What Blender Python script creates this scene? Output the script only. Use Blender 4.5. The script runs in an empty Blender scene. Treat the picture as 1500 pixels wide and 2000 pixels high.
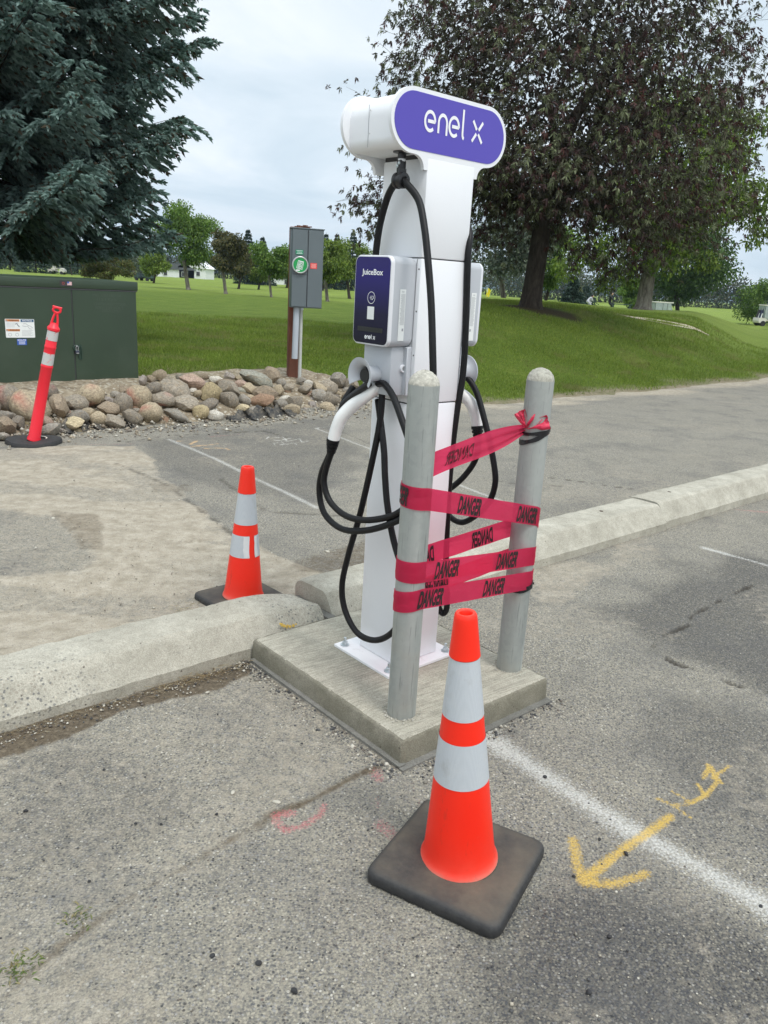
import bpy, bmesh, math, random
import numpy as np
from math import sin, cos, pi, radians, sqrt
from mathutils import Vector, Matrix

random.seed(7)
rng = np.random.default_rng(7)
S = bpy.context.scene
COL = S.collection

# ------------------------------------------------------------------ camera, sky, sun, exposure
CH, CF, PITCH, ROLL = 1.55, 1540.0, radians(16.2), radians(3.3)
_F = np.array([0, cos(PITCH), -sin(PITCH)]); _R0 = np.array([1., 0, 0]); _U0 = np.cross(_R0, _F)
_R = cos(ROLL) * _R0 + sin(ROLL) * _U0; _U = -sin(ROLL) * _R0 + cos(ROLL) * _U0
cam_d = bpy.data.cameras.new('camera'); cam = bpy.data.objects.new('camera', cam_d); COL.objects.link(cam)
cam_d.sensor_fit = 'VERTICAL'; cam_d.sensor_height = 36; cam_d.lens = 36 * CF / 2000
cam_d.clip_start = 0.05; cam_d.clip_end = 20000
m = Matrix.Identity(4)
for i in range(3):
    m[i][0] = _R[i]; m[i][1] = _U[i]; m[i][2] = -_F[i]
m[0][3], m[1][3], m[2][3] = 0, 0, CH
cam.matrix_world = m
S.camera = cam

world = bpy.data.worlds.new("World"); S.world = world; world.use_nodes = True
nt = world.node_tree; nt.nodes.clear()
def wn(t, **k):
    n = nt.nodes.new(t)
    for a, b in k.items(): setattr(n, a, b)
    return n
SUN_EL, SUN_AZ = radians(58), radians(140)
sky = wn('ShaderNodeTexSky', sky_type='NISHITA', sun_disc=False, sun_elevation=SUN_EL, sun_rotation=SUN_AZ)
sky.altitude = 1000; sky.air_density = 1.0; sky.dust_density = 1.0
tc = wn('ShaderNodeTexCoord'); sep = wn('ShaderNodeSeparateXYZ'); nt.links.new(tc.outputs['Generated'], sep.inputs[0])
# cloud layer coordinates: direction projected on a flat layer overhead
zc = wn('ShaderNodeMath', operation='MAXIMUM'); nt.links.new(sep.outputs['Z'], zc.inputs[0]); zc.inputs[1].default_value = 0.0
za = wn('ShaderNodeMath', operation='ADD'); nt.links.new(zc.outputs[0], za.inputs[0]); za.inputs[1].default_value = 0.16
dx = wn('ShaderNodeMath', operation='DIVIDE'); nt.links.new(sep.outputs['X'], dx.inputs[0]); nt.links.new(za.outputs[0], dx.inputs[1])
dy = wn('ShaderNodeMath', operation='DIVIDE'); nt.links.new(sep.outputs['Y'], dy.inputs[0]); nt.links.new(za.outputs[0], dy.inputs[1])
cmb = wn('ShaderNodeCombineXYZ'); nt.links.new(dx.outputs[0], cmb.inputs[0]); nt.links.new(dy.outputs[0], cmb.inputs[1])
no1 = wn('ShaderNodeTexNoise'); no1.inputs['Scale'].default_value = 0.9; no1.inputs['Detail'].default_value = 7; no1.inputs['Roughness'].default_value = .55
no1.inputs['Distortion'].default_value = .6
nt.links.new(cmb.outputs[0], no1.inputs['Vector'])
r1 = wn('ShaderNodeValToRGB'); e = r1.color_ramp.elements
e[0].position = .32; e[0].color = (.57, .67, .735, 1); e[1].position = .68; e[1].color = (.97, .985, 1.0, 1)
e2 = e.new(.5); e2.color = (.745, .815, .86, 1)
nt.links.new(no1.outputs['Fac'], r1.inputs[0])
sc = wn('ShaderNodeVectorMath', operation='SCALE'); nt.links.new(r1.outputs[0], sc.inputs[0]); sc.inputs['Scale'].default_value = 9.9
# an overcast layer is brighter overhead than at the horizon
ov = wn('ShaderNodeMapRange'); nt.links.new(zc.outputs[0], ov.inputs['Value']); ov.inputs['From Min'].default_value = 0.3; ov.inputs['From Max'].default_value = 1
ov.inputs['To Min'].default_value = 1.0; ov.inputs['To Max'].default_value = 1.9
sc2 = wn('ShaderNodeVectorMath', operation='SCALE'); nt.links.new(sc.outputs[0], sc2.inputs[0]); nt.links.new(ov.outputs[0], sc2.inputs['Scale'])
mx = wn('ShaderNodeMix', data_type='RGBA'); mx.inputs[0].default_value = .9
nt.links.new(sky.outputs[0], mx.inputs[6]); nt.links.new(sc2.outputs[0], mx.inputs[7])
bg = wn('ShaderNodeBackground'); bg.inputs['Strength'].default_value = 0.1; nt.links.new(mx.outputs[2], bg.inputs[0])
wo = wn('ShaderNodeOutputWorld'); nt.links.new(bg.outputs[0], wo.inputs[0])

sun_d = bpy.data.lights.new('sun', 'SUN'); sun_d.energy = 1.5; sun_d.angle = radians(16); sun_d.color = (1, .965, .92)
sun = bpy.data.objects.new('sun', sun_d); COL.objects.link(sun)
sdir = Vector((sin(SUN_AZ) * cos(SUN_EL), cos(SUN_AZ) * cos(SUN_EL), sin(SUN_EL)))
sun.rotation_euler = sdir.to_track_quat('Z', 'Y').to_euler(); sun.location = sdir * 30

S.view_settings.view_transform = 'Standard'; S.view_settings.look = 'None'
S.view_settings.exposure = 0.35; S.view_settings.gamma = 1; S.view_settings.use_curve_mapping = False
S.render.engine = 'CYCLES'
S.cycles.use_denoising = True; S.cycles.max_bounces = 7; S.cycles.transparent_max_bounces = 12
S.cycles.volume_bounces = 0; S.cycles.caustics_reflective = False; S.cycles.caustics_refractive = False

# ------------------------------------------------------------------ survey helpers: sight lines cut with real planes
O3 = np.array([0, 0, CH])
def ray(x, y):
    d = _F * CF + _R * (x - 750) + _U * (1000 - y); return d / np.linalg.norm(d)
def gp(x, y, z=0.0):
    d = ray(x, y); return O3 + (z - CH) / d[2] * d
def at(x, y, Y):
    d = ray(x, y); return O3 + Y / d[1] * d
ANG = radians(41.5)                        # the kerb, pad, charger and transformer share this heading
UX = np.array([cos(ANG), sin(ANG), 0]); VX = np.array([-sin(ANG), cos(ANG), 0]); ZX = np.array([0, 0, 1.])
def W(u, v, z=0.0): return u * UX + v * VX + np.array([0, 0, z])
def WA(a): a = np.asarray(a, float); return a[:, :1] * UX + a[:, 1:2] * VX + a[:, 2:3] * ZX
def toUV(P): P = np.asarray(P); return P @ UX, P @ VX
def onv(x, y, v0):
    d = ray(x, y); t = (v0 - O3 @ VX) / (d @ VX); P = O3 + t * d; return np.array([P @ UX, P @ VX, P[2]])
def onu(x, y, u0):
    d = ray(x, y); t = (u0 - O3 @ UX) / (d @ UX); P = O3 + t * d; return np.array([P @ UX, P @ VX, P[2]])

# ------------------------------------------------------------------ materials
class NT:
    def __init__(s, name):
        s.m = bpy.data.materials.new(name); s.m.use_nodes = True; s.t = s.m.node_tree; s.t.nodes.clear()
        s.out = s.n('ShaderNodeOutputMaterial')
    def n(s, t, **k):
        x = s.t.nodes.new(t)
        for a, b in k.items(): setattr(x, a, b)
        return x
    def l(s, a, b): s.t.links.new(a, b)
    def set(s, inp, v):
        if hasattr(v, 'default_value') or hasattr(v, 'is_output'): s.l(v, inp)
        else:
            if isinstance(v, (tuple, list)) and len(v) == 3 and inp.type == 'RGBA': v = (*v, 1)
            inp.default_value = v
    def coord(s, kind='Object', scale=(1, 1, 1), rot=(0, 0, 0)):
        c = s.n('ShaderNodeTexCoord') if kind != 'World' else s.n('ShaderNodeNewGeometry')
        o = c.outputs[kind] if kind != 'World' else c.outputs['Position']
        mp = s.n('ShaderNodeMapping'); mp.inputs['Scale'].default_value = scale; mp.inputs['Rotation'].default_value = rot
        s.l(o, mp.inputs[0]); return mp.outputs[0]
    def noise(s, co, scale, detail=4, rough=.55, dist=0.0):
        x = s.n('ShaderNodeTexNoise'); s.l(co, x.inputs['Vector']); x.inputs['Scale'].default_value = scale
        x.inputs['Detail'].default_value = detail; x.inputs['Roughness'].default_value = rough; x.inputs['Distortion'].default_value = dist
        return x.outputs['Fac']
    def vor(s, co, scale, feature='F1', rand=1.0):
        x = s.n('ShaderNodeTexVoronoi', feature=feature); s.l(co, x.inputs['Vector']); x.inputs['Scale'].default_value = scale
        x.inputs['Randomness'].default_value = rand
        return x
    def ramp(s, fac, stops, interp='LINEAR'):
        x = s.n('ShaderNodeValToRGB'); cr = x.color_ramp; cr.interpolation = interp
        while len(cr.elements) < len(stops): cr.elements.new(.5)
        for el, (p, c) in zip(cr.elements, stops):
            el.position = p; el.color = (*c, 1) if isinstance(c, (tuple, list)) else (c, c, c, 1)
        s.l(fac, x.inputs[0]); return x.outputs[0]
    def mix(s, f, a, b, mode='MIX'):
        x = s.n('ShaderNodeMix', data_type='RGBA', blend_type=mode)
        s.set(x.inputs[0], f); s.set(x.inputs[6], a); s.set(x.inputs[7], b); return x.outputs[2]
    def math(s, op, a, b=0.0, clamp=False):
        x = s.n('ShaderNodeMath', operation=op); x.use_clamp = clamp; s.set(x.inputs[0], a); s.set(x.inputs[1], b); return x.outputs[0]
    def attr(s, name):
        x = s.n('ShaderNodeAttribute'); x.attribute_name = name; return x
    def bump(s, h, strength, dist=.01, normal=None):
        x = s.n('ShaderNodeBump'); s.l(h, x.inputs['Height']); x.inputs['Strength'].default_value = strength; x.inputs['Distance'].default_value = dist
        if normal is not None: s.l(normal, x.inputs['Normal'])
        return x.outputs[0]
    def bsdf(s, col, rough=.5, metal=0.0, normal=None, spec=.5, **k):
        x = s.n('ShaderNodeBsdfPrincipled'); s.set(x.inputs['Base Color'], col); s.set(x.inputs['Roughness'], rough); s.set(x.inputs['Metallic'], metal)
        x.inputs['Specular IOR Level'].default_value = spec
        if normal is not None: s.l(normal, x.inputs['Normal'])
        for a, b in k.items(): s.set(x.inputs[a.replace('_', ' ')], b)
        s.l(x.outputs[0], s.out.inputs[0]); return x

def simple(name, col, rough=.5, metal=0.0, var=.12, vscale=6, bump=0.0, bscale=60, spec=.5, dirt=None, dscale=3.0, dthr=(.5, .75)):
    q = NT(name); co = q.coord('Object')
    n = q.noise(co, vscale, 5)
    c1 = tuple(max(0, x * (1 - var)) for x in col); c2 = tuple(min(1, x * (1 + var)) for x in col)
    c = q.ramp(n, [(.3, c1), (.7, c2)])
    if dirt is not None:
        dn = q.noise(co, dscale, 7, .65); c = q.mix(q.ramp(dn, [(dthr[0], 0.0), (dthr[1], 1.0)]), c, dirt)
    nm = q.bump(q.noise(co, bscale, 4), bump, .002) if bump else None
    rr = q.math('ADD', q.math('MULTIPLY', n, .15), rough - .07)
    q.bsdf(c, rr, metal, nm, spec); return q.m

def flat(name, col, rough=.6):
    q = NT(name); co = q.coord('Object'); n = q.noise(co, 40, 3)
    q.bsdf(q.mix(n, tuple(x * .9 for x in col), tuple(min(1, x * 1.05) for x in col)), rough); return q.m

M = {}
M['white_paint'] = simple('white_powder_coat', (.80, .81, .83), .38, 0, .015, 3, dirt=(.62, .61, .58), dscale=2.0, dthr=(.62, .95))
M['base_white'] = simple('white_base_plate_paint', (.80, .80, .81), .45, 0, .03, 8, dirt=(.45, .43, .38), dscale=14, dthr=(.60, .80))
M['seam'] = flat('dark_seam', (.05, .05, .055), .7)
M['gray_plastic'] = simple('light_grey_plastic', (.47, .49, .52), .42, 0, .02, 4)
M['bezel'] = simple('pale_bezel', (.72, .73, .76), .35, 0, .02, 4)
M['purple'] = simple('violet_sign_film', (.088, .064, .43), .38, 0, .02, 2)
M['white_print'] = flat('white_print', (.88, .88, .9), .5)
M['grey_print'] = flat('grey_print', (.33, .34, .36), .5)
M['sticker'] = flat('white_sticker', (.8, .82, .8), .5)
M['black_rubber'] = simple('black_cable_rubber', (.007, .007, .008), .48, 0, .2, 20, .1, 200, .28)
M['black_plastic'] = simple('black_plastic', (.014, .014, .016), .36, 0, .2, 20)
M['handle_white'] = simple('white_handle_plastic', (.82, .82, .80), .33, 0, .02, 4, dirt=(.40, .38, .34), dscale=22, dthr=(.64, .85))
M['zinc'] = simple('zinc_bolt', (.55, .6, .62), .35, .8, .1, 30)
M['steel'] = simple('steel_lock', (.6, .6, .6), .3, .9, .1, 30)
M['tape_black'] = simple('black_electrical_tape', (.012, .012, .015), .28, 0, .2, 30, .3, 90)

q = NT('printed_panel_gradient')           # the print runs from violet at the top to near black at the bottom
g = q.attr('grad'); q.bsdf(q.ramp(g.outputs['Fac'], [(0, (.016, .014, .028)), (.35, (.020, .018, .05)), (.75, (.030, .022, .15)), (1, (.032, .024, .14))]), .25, spec=.22)
M['panel'] = q.m

q = NT('galvanised_steel'); co = q.coord('World'); cs = q.coord('World', (1, 1, .12))
v = q.vor(co, 55); n = q.noise(cs, 14, 6, .6); n2 = q.noise(co, 5, 6)
c = q.mix(.68, q.ramp(v.outputs['Color'], [(0, (.31, .325, .305)), (1, (.42, .435, .41))]), q.ramp(n, [(.3, (.28, .305, .295)), (.7, (.47, .485, .46))]))
c = q.mix(q.ramp(n2, [(.52, 0.0), (.75, .5)]), c, (.40, .37, .31))
sc_ = q.noise(q.coord('World', (1, 1, .06)), 120, 3); c = q.mix(q.ramp(sc_, [(.62, 0.0), (.72, .4)]), c, (.12, .13, .125))
q.bsdf(c, q.ramp(n, [(.3, .5), (.7, .72)]), .45, q.bump(n, .12, .002)); M['galv'] = q.m

def concrete(name, c1, c2, c3, brush=False, pits=.0, aggr=False, grain=220):
    q = NT(name); co = q.coord('World')
    n = q.noise(co, 5, 8, .6); n2 = q.noise(co, 26, 6, .65); n3 = q.noise(co, grain, 3, .7)
    c = q.ramp(n, [(.3, c1), (.5, c2), (.72, c3)])
    c = q.mix(q.ramp(n2, [(.35, .35), (.6, 0.0)]), c, tuple(x * .72 for x in c1))
    c = q.mix(.5, c, q.ramp(n3, [(.3, .25), (.7, .85)]), 'OVERLAY')
    h = n3
    if brush:
        mp2 = q.n('ShaderNodeMapping'); mp2.inputs['Scale'].default_value = (1.6, 34, 4); q.l(q.coord('World', (1, 1, 1), (0, 0, -ANG + radians(5))), mp2.inputs[0]); b = q.noise(mp2.outputs[0], 6, 5, .7, .15)
        c = q.mix(.5, c, q.ramp(b, [(.35, .28), (.65, .8)]), 'OVERLAY')
        h = q.math('ADD', q.math('MULTIPLY', b, 2.5), n3)
    if pits:
        vp = q.vor(co, 26); msk = q.ramp(vp.outputs['Distance'], [(.05, 1.0), (.11, 0.0)])
        msk = q.mix(q.ramp(q.noise(co, 9, 3), [(.45, 0.0), (.55, pits)]), (0, 0, 0), msk, 'MIX')
        c = q.mix(msk, c, (.09, .08, .07)); h = q.math('SUBTRACT', h, q.math('MULTIPLY', msk, 3.0))
    if aggr:
        va = q.vor(co, 75); st = q.ramp(va.outputs['Color'], [(0, (.10, .105, .11)), (.4, (.30, .27, .22)), (.8, (.55, .5, .4)), (1, (.62, .6, .55))], 'CONSTANT')
        at_ = q.attr('wear'); f = q.math('MULTIPLY', q.ramp(va.outputs['Distance'], [(.28, 1.0), (.42, 0.0)]), at_.outputs['Fac'], True)
        c = q.mix(f, c, st); h = q.math('ADD', h, q.math('MULTIPLY', f, .8))
    q.bsdf(c, .92, 0, q.bump(h, .55, .004), .2); return q.m
M['pad'] = concrete('broom_finished_concrete', (.30, .285, .23), (.375, .35, .285), (.43, .405, .335), True, .0)
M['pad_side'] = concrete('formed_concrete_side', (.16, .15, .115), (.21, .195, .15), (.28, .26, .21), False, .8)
M['curb'] = concrete('weathered_kerb_concrete', (.32, .30, .245), (.41, .385, .32), (.50, .475, .40), False, .9, True)
M['cap'] = concrete('rough_cement_cap', (.33, .32, .27), (.46, .44, .38), (.56, .54, .48), False, .9, False, 90)
M['mortar'] = concrete('grey_joint_filler', (.15, .145, .13), (.19, .185, .165), (.23, .22, .2))

# ------------------------------------------------------------------ object builders
def set_props(o, label=None, cat=None, group=None, kind=None):
    if label: o['label'] = label
    if cat: o['category'] = cat
    if group: o['group'] = group
    if kind: o['kind'] = kind
    return o
def thing(name, loc, label, cat, group=None):
    o = bpy.data.objects.new(name, None); COL.objects.link(o); o.location = tuple(loc); o.empty_display_size = .1
    return set_props(o, label, cat, group)
def root_loc(p):
    while p.parent is not None: p = p.parent
    return np.array(p.location)
def link(name, me, parent=None, mat=None, loc=None, **props):
    o = bpy.data.objects.new(name, me); COL.objects.link(o)
    if mat is not None:
        me.materials.clear(); me.materials.append(mat)
    if parent is not None: o.parent = parent
    if loc is not None: o.location = tuple(loc)
    return set_props(o, **props)
def mesh_np(name, V, F, smooth=False, sharp=None):
    me = bpy.data.meshes.new(name)
    me.from_pydata([tuple(map(float, p)) for p in V], [], [tuple(int(i) for i in f) for f in F]); me.update()
    if smooth:
        me.shade_smooth()
        if sharp: me.set_sharp_from_angle(angle=radians(sharp))
    return me
def part(name, V, F, mat, parent=None, smooth=False, sharp=35, recalc=True, **props):
    """V in world coordinates; child meshes are stored relative to the thing's base"""
    V = np.array(V, float)
    if parent is not None: V = V - root_loc(parent); loc = None
    else:
        loc = np.array([V[:, 0].mean(), V[:, 1].mean(), V[:, 2].min()]); V = V - loc
    me = mesh_np(name, V, F)
    if recalc:
        bm = bmesh.new(); bm.from_mesh(me); bmesh.ops.recalc_face_normals(bm, faces=bm.faces); bm.to_mesh(me); bm.free()
    if smooth:
        me.shade_smooth()
        if sharp: me.set_sharp_from_angle(angle=radians(sharp))
    return link(name, me, parent, mat, loc, **props)

def fast_mesh(name, V, F, col=None):
    """V (n,3), F (m,k) numpy with constant k"""
    me = bpy.data.meshes.new(name); V = np.ascontiguousarray(V, np.float32); F = np.ascontiguousarray(F, np.int32)
    k = F.shape[1]
    me.vertices.add(len(V)); me.vertices.foreach_set('co', V.ravel())
    me.loops.add(F.size); me.loops.foreach_set('vertex_index', F.ravel())
    me.polygons.add(len(F)); me.polygons.foreach_set('loop_start', np.arange(0, F.size, k, dtype=np.int32))
    me.update(calc_edges=True)
    if col is not None:
        a = me.color_attributes.new('col', 'FLOAT_COLOR', 'POINT')
        c = np.ones((len(V), 4), np.float32); c[:, :3] = col; a.data.foreach_set('color', c.ravel())
    return me

class G:
    """collects geometry (world coordinates) into one mesh"""
    def __init__(s): s.V = []; s.F = []
    def add(s, V, F):
        b = len(s.V); s.V += [tuple(map(float, p)) for p in V]; s.F += [tuple(i + b for i in f) for f in F]; return s
    def done(s, name, mat, parent=None, smooth=False, sharp=35, recalc=True, **props):
        return part(name, s.V, s.F, mat, parent, smooth, sharp, recalc, **props)

def box(c, size, ax=(np.array([1., 0, 0]), np.array([0, 1., 0]), ZX)):
    c = np.array(c, float); V = []
    for k in (-1, 1):
        for j in (-1, 1):
            for i in (-1, 1): V.append(c + ax[0] * i * size[0] / 2 + ax[1] * j * size[1] / 2 + ax[2] * k * size[2] / 2)
    return V, [(0, 2, 3, 1), (4, 5, 7, 6), (0, 1, 5, 4), (2, 6, 7, 3), (0, 4, 6, 2), (1, 3, 7, 5)]
UVZ = (UX, VX, ZX)
def ubox(u0, u1, v0, v1, z0, z1): return box(W((u0 + u1) / 2, (v0 + v1) / 2, (z0 + z1) / 2), (u1 - u0, v1 - v0, z1 - z0), UVZ)
def bevel_box(u0, u1, v0, v1, z0, z1, r=.005, seg=2, ax=UVZ, c=None, size=None):
    V, F = ubox(u0, u1, v0, v1, z0, z1) if c is None else box(c, size, ax)
    bm = bmesh.new(); vs = [bm.verts.new(tuple(p)) for p in V]
    for f in F: bm.faces.new([vs[i] for i in f])
    bmesh.ops.bevel(bm, geom=bm.edges[:], offset=r, segments=seg, affect='EDGES', profile=.5)
    bm.verts.index_update()
    return [v.co[:] for v in bm.verts], [[v.index for v in f.verts] for f in bm.faces]
def prism(poly, o, ax, ay, az, t0, t1):
    """2-D outline swept from t0 to t1 along az"""
    n = len(poly); o = np.array(o, float)
    V = [o + ax * p[0] + ay * p[1] + az * t0 for p in poly] + [o + ax * p[0] + ay * p[1] + az * t1 for p in poly]
    F = [tuple(range(n))[::-1], tuple(range(n, 2 * n))] + [(i, (i + 1) % n, (i + 1) % n + n, i + n) for i in range(n)]
    return V, F
def sect_prism(poly, o, ax, ay, az, sections):
    """sections: list of (t, inset factor as offset scale about centroid)"""
    n = len(poly); P = np.array(poly); c = P.mean(0); V = []; F = []
    ext = (P.max(0) - P.min(0)) / 2
    for t, ins in sections:
        k = 1 - ins / ext
        for p in P:
            w = c + (p - c) * k; V.append(np.array(o) + ax * w[0] + ay * w[1] + az * t)
    for s_ in range(len(sections) - 1):
        a = s_ * n
        for i in range(n): F.append((a + i, a + (i + 1) % n, a + n + (i + 1) % n, a + n + i))
    F.append(tuple(range(n))[::-1]); F.append(tuple(range((len(sections) - 1) * n, len(sections) * n)))
    return V, F
def rrect(x0, x1, y0, y1, r, n=8):
    if not isinstance(r, (tuple, list)): r = (r,) * 4
    P = []
    for (cx, cy, a0, rr) in ((x1 - r[0], y1 - r[0], 0, r[0]), (x0 + r[1], y1 - r[1], 90, r[1]), (x0 + r[2], y0 + r[2], 180, r[2]), (x1 - r[3], y0 + r[3], 270, r[3])):
        for i in range(n + 1):
            a = radians(a0 + 90 * i / n); P.append((cx + rr * cos(a), cy + rr * sin(a)))
    return P
def frame_of(d, up=None):
    d = np.array(d, float); d /= np.linalg.norm(d)
    up = np.array([0, 0, 1.]) if up is None else up
    if abs(d @ up) > .97: up = np.array([1., 0, 0])
    a = np.cross(up, d); a /= np.linalg.norm(a); return a, np.cross(d, a), d
def spline(P, n=10):
    P = [np.array(p, float) for p in P]; Q = [2 * P[0] - P[1]] + P + [2 * P[-1] - P[-2]]; out = []
    for i in range(1, len(Q) - 2):
        for j in range(n):
            t = j / n; a, b, c, d = Q[i - 1:i + 3]
            out.append(.5 * ((2 * b) + (-a + c) * t + (2 * a - 5 * b + 4 * c - d) * t * t + (-a + 3 * b - 3 * c + d) * t ** 3))
    out.append(P[-1]); return out
def tube(path, rad, n=10, cap=True):
    P = [np.array(p, float) for p in path]; m_ = len(P)
    R = rad if hasattr(rad, '__len__') else [rad] * m_
    V = []; F = []; prev = None
    for i, p in enumerate(P):
        d = P[min(i + 1, m_ - 1)] - P[max(i - 1, 0)]; d = d / (np.linalg.norm(d) + 1e-12)
        if prev is None: a, b, _ = frame_of(d)
        else:
            a = prev - d * (prev @ d); a /= np.linalg.norm(a) + 1e-12; b = np.cross(d, a)
        prev = a
        for k in range(n):
            t = 2 * pi * k / n; V.append(p + R[i] * (a * cos(t) + b * sin(t)))
    for i in range(m_ - 1):
        for k in range(n): F.append((i * n + k, i * n + (k + 1) % n, (i + 1) * n + (k + 1) % n, (i + 1) * n + k))
    if cap: F.append(tuple(range(n))[::-1]); F.append(tuple(range((m_ - 1) * n, m_ * n)))
    return V, F
def lathe(prof, c, axis=ZX, n=32, arc=(0, 360), closed=False):
    """prof list of (r, t) along the axis"""
    a, b, d = frame_of(axis); c = np.array(c, float); V = []; F = []; full = arc[1] - arc[0] >= 360; k = n if full else n + 1
    for r, t in prof:
        for i in range(k):
            th = radians(arc[0] + (arc[1] - arc[0]) * i / n); V.append(c + d * t + r * (a * cos(th) + b * sin(th)))
    rows = len(prof)
    for j in range(rows if closed else rows - 1):
        j2 = (j + 1) % rows
        for i in range(n):
            i2 = (i + 1) % k
            F.append((j * k + i, j * k + i2, j2 * k + i2, j2 * k + i))
    return V, F
def stroke2d(P, w, closed=False):
    """flat ribbon outline of a polyline; returns 2-D verts, quads"""
    P = np.array(P, float); n = len(P); V = []; F = []
    for i in range(n):
        a = P[max(i - 1, 0)]; b = P[min(i + 1, n - 1)]; d = b - a; d /= np.linalg.norm(d) + 1e-9; nn = np.array([-d[1], d[0]])
        V += [P[i] + nn * w / 2, P[i] - nn * w / 2]
    for i in range(n - 1): F.append((2 * i, 2 * i + 1, 2 * i + 3, 2 * i + 2))
    return V, F
def arc2(cx, cy, r, a0, a1, n=20, ry=None):
    ry = r if ry is None else ry
    return [(cx + r * cos(radians(a0 + (a1 - a0) * i / n)), cy + ry * sin(radians(a0 + (a1 - a0) * i / n))) for i in range(n + 1)]
def place2d(V, o, ax, ay, off=None):
    o = np.array(o, float); off = np.zeros(3) if off is None else off
    return [o + ax * p[0] + ay * p[1] + off for p in V]
_tc = {}
def text2d(body, bold=0.0, xs=1.0):
    """flat letter shapes, x from 0, cap height about 1"""
    key = (body, bold)
    if key not in _tc:
        cu = bpy.data.curves.new('t', 'FONT'); cu.body = body; cu.size = 1.0; cu.offset = bold; cu.resolution_u = 3
        ob = bpy.data.objects.new('t', cu); COL.objects.link(ob)
        dg = bpy.context.evaluated_depsgraph_get(); me = ob.evaluated_get(dg).to_mesh()
        V = np.array([v.co[:2] for v in me.vertices]); F = [tuple(p.vertices) for p in me.polygons]
        ob.evaluated_get(dg).to_mesh_clear(); bpy.data.objects.remove(ob); bpy.data.curves.remove(cu)
        V[:, 0] -= V[:, 0].min(); V /= .7
        _tc[key] = (V, F)
    V, F = _tc[key]; V = V.copy(); V[:, 0] *= xs; return V, F
def text_on(name, body, o, ax, ay, nrm, h, mat, parent, bold=0.0, xs=1.0, center=True, lift=.0006, width=None):
    V, F = text2d(body, bold); V = V * h
    if width: V[:, 0] *= width / V[:, 0].max()
    else: V[:, 0] *= xs
    if center: V[:, 0] -= V[:, 0].max() / 2
    return part(name, place2d(V, o, ax, ay, np.array(nrm) * lift), F, mat, parent, recalc=False)

# ------------------------------------------------------------------ noise in numpy for terrain and masks
def vnoise(x, y, seed=0):
    xi = np.floor(x).astype(np.int64); yi = np.floor(y).astype(np.int64); fx = x - xi; fy = y - yi
    fx = fx * fx * (3 - 2 * fx); fy = fy * fy * (3 - 2 * fy)
    def h(a, b):
        n = (a * 374761393 + b * 668265263 + seed * 1442695041) & 0xffffffff
        n = ((n ^ (n >> 13)) * 1274126177) & 0xffffffff
        return ((n ^ (n >> 16)) & 0xffff) / 65535.0
    return (h(xi, yi) * (1 - fx) + h(xi + 1, yi) * fx) * (1 - fy) + (h(xi, yi + 1) * (1 - fx) + h(xi + 1, yi + 1) * fx) * fy
def fbm(x, y, oct=4, seed=0):
    s = 0; a = .5; t = 0
    for i in range(oct): s = s + a * vnoise(x * 2 ** i + 17.3 * i, y * 2 ** i - 9.1 * i, seed + i); t += a; a *= .5
    return s / t
def sst(a, b, x):
    t = np.clip((x - a) / (b - a), 0, 1); return t * t * (3 - 2 * t)
def dist_poly(X, Y, P):
    d = np.full(X.shape, 1e9)
    for (a, b) in zip(P[:-1], P[1:]):
        ax, ay, bx, by = a[0], a[1], b[0], b[1]; L = (bx - ax) ** 2 + (by - ay) ** 2 + 1e-12
        t = np.clip(((X - ax) * (bx - ax) + (Y - ay) * (by - ay)) / L, 0, 1)
        d = np.minimum(d, np.hypot(X - ax - t * (bx - ax), Y - ay - t * (by - ay)))
    return d
def GL(pts): return [gp(x, y)[:2] for x, y in pts]
def in_poly(X, Y, P):
    inside = np.zeros(X.shape, bool); n = len(P)
    for i in range(n):
        x1, y1 = P[i]; x2, y2 = P[(i + 1) % n]
        c = ((y1 > Y) != (y2 > Y)) & (X < (x2 - x1) * (Y - y1) / (y2 - y1 + 1e-12) + x1); inside ^= c
    return inside

# lawn edge (world x,y), from the left behind the stones to the far right
EDGE = [(-60, -30.0), (-13., 2.0), (-7.0, 7.2), (-4.6, 8.7), (-3.5, 9.6), (-2.25, 10.4), (-1.1, 11.25), (.2, 10.9), (1.35, 10.95), (2.4, 11.9), (3.7, 13.15), (5.6, 14.9), (8.2, 17.5), (14, 23.0), (60, 66), (400, 370)]
def edge_sd(X, Y):
    """positive on the lawn side"""
    d = dist_poly(X, Y, EDGE); ex = np.array([p[0] for p in EDGE]); ey = np.array([p[1] for p in EDGE])
    return np.where(Y > np.interp(X, ex, ey), d, -d)
def terrain(X, Y):
    sd = edge_sd(X, Y); az = X / np.maximum(Y, 1)
    knoll = sst(0, 5.6, sd) * 1.16 * (1 - .13 * sst(.18, .30, az)) * sst(-.07, .10, az) * (1 - sst(.355, .47, az)) * (1 - sst(40, 62, Y) * 1.0)
    left = .20 * sst(0, 1.6, sd) * (1 - sst(-.12, .05, az)) * (1 - sst(20, 60, Y))
    far = -.62 * sst(45, 70, Y) * (1 - sst(130, 260, Y) * .6) * sst(.08, .2, az)
    right = .25 * sst(0, 6, sd) * sst(.38, .5, az) * (1 - sst(30, 60, Y))
    und = (fbm(X / 9., Y / 9., 3, 5) - .5) * .22 * sst(1, 8, sd) * (1 - .4 * sst(60, 200, Y))
    roll = (fbm(X / 40., Y / 40., 2, 9) - .5) * .7 * sst(60, 160, Y)
    return knoll + left + far + right + und + roll
def gz(x, y): return float(terrain(np.array([float(x)]), np.array([float(y)]))[0])

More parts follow.
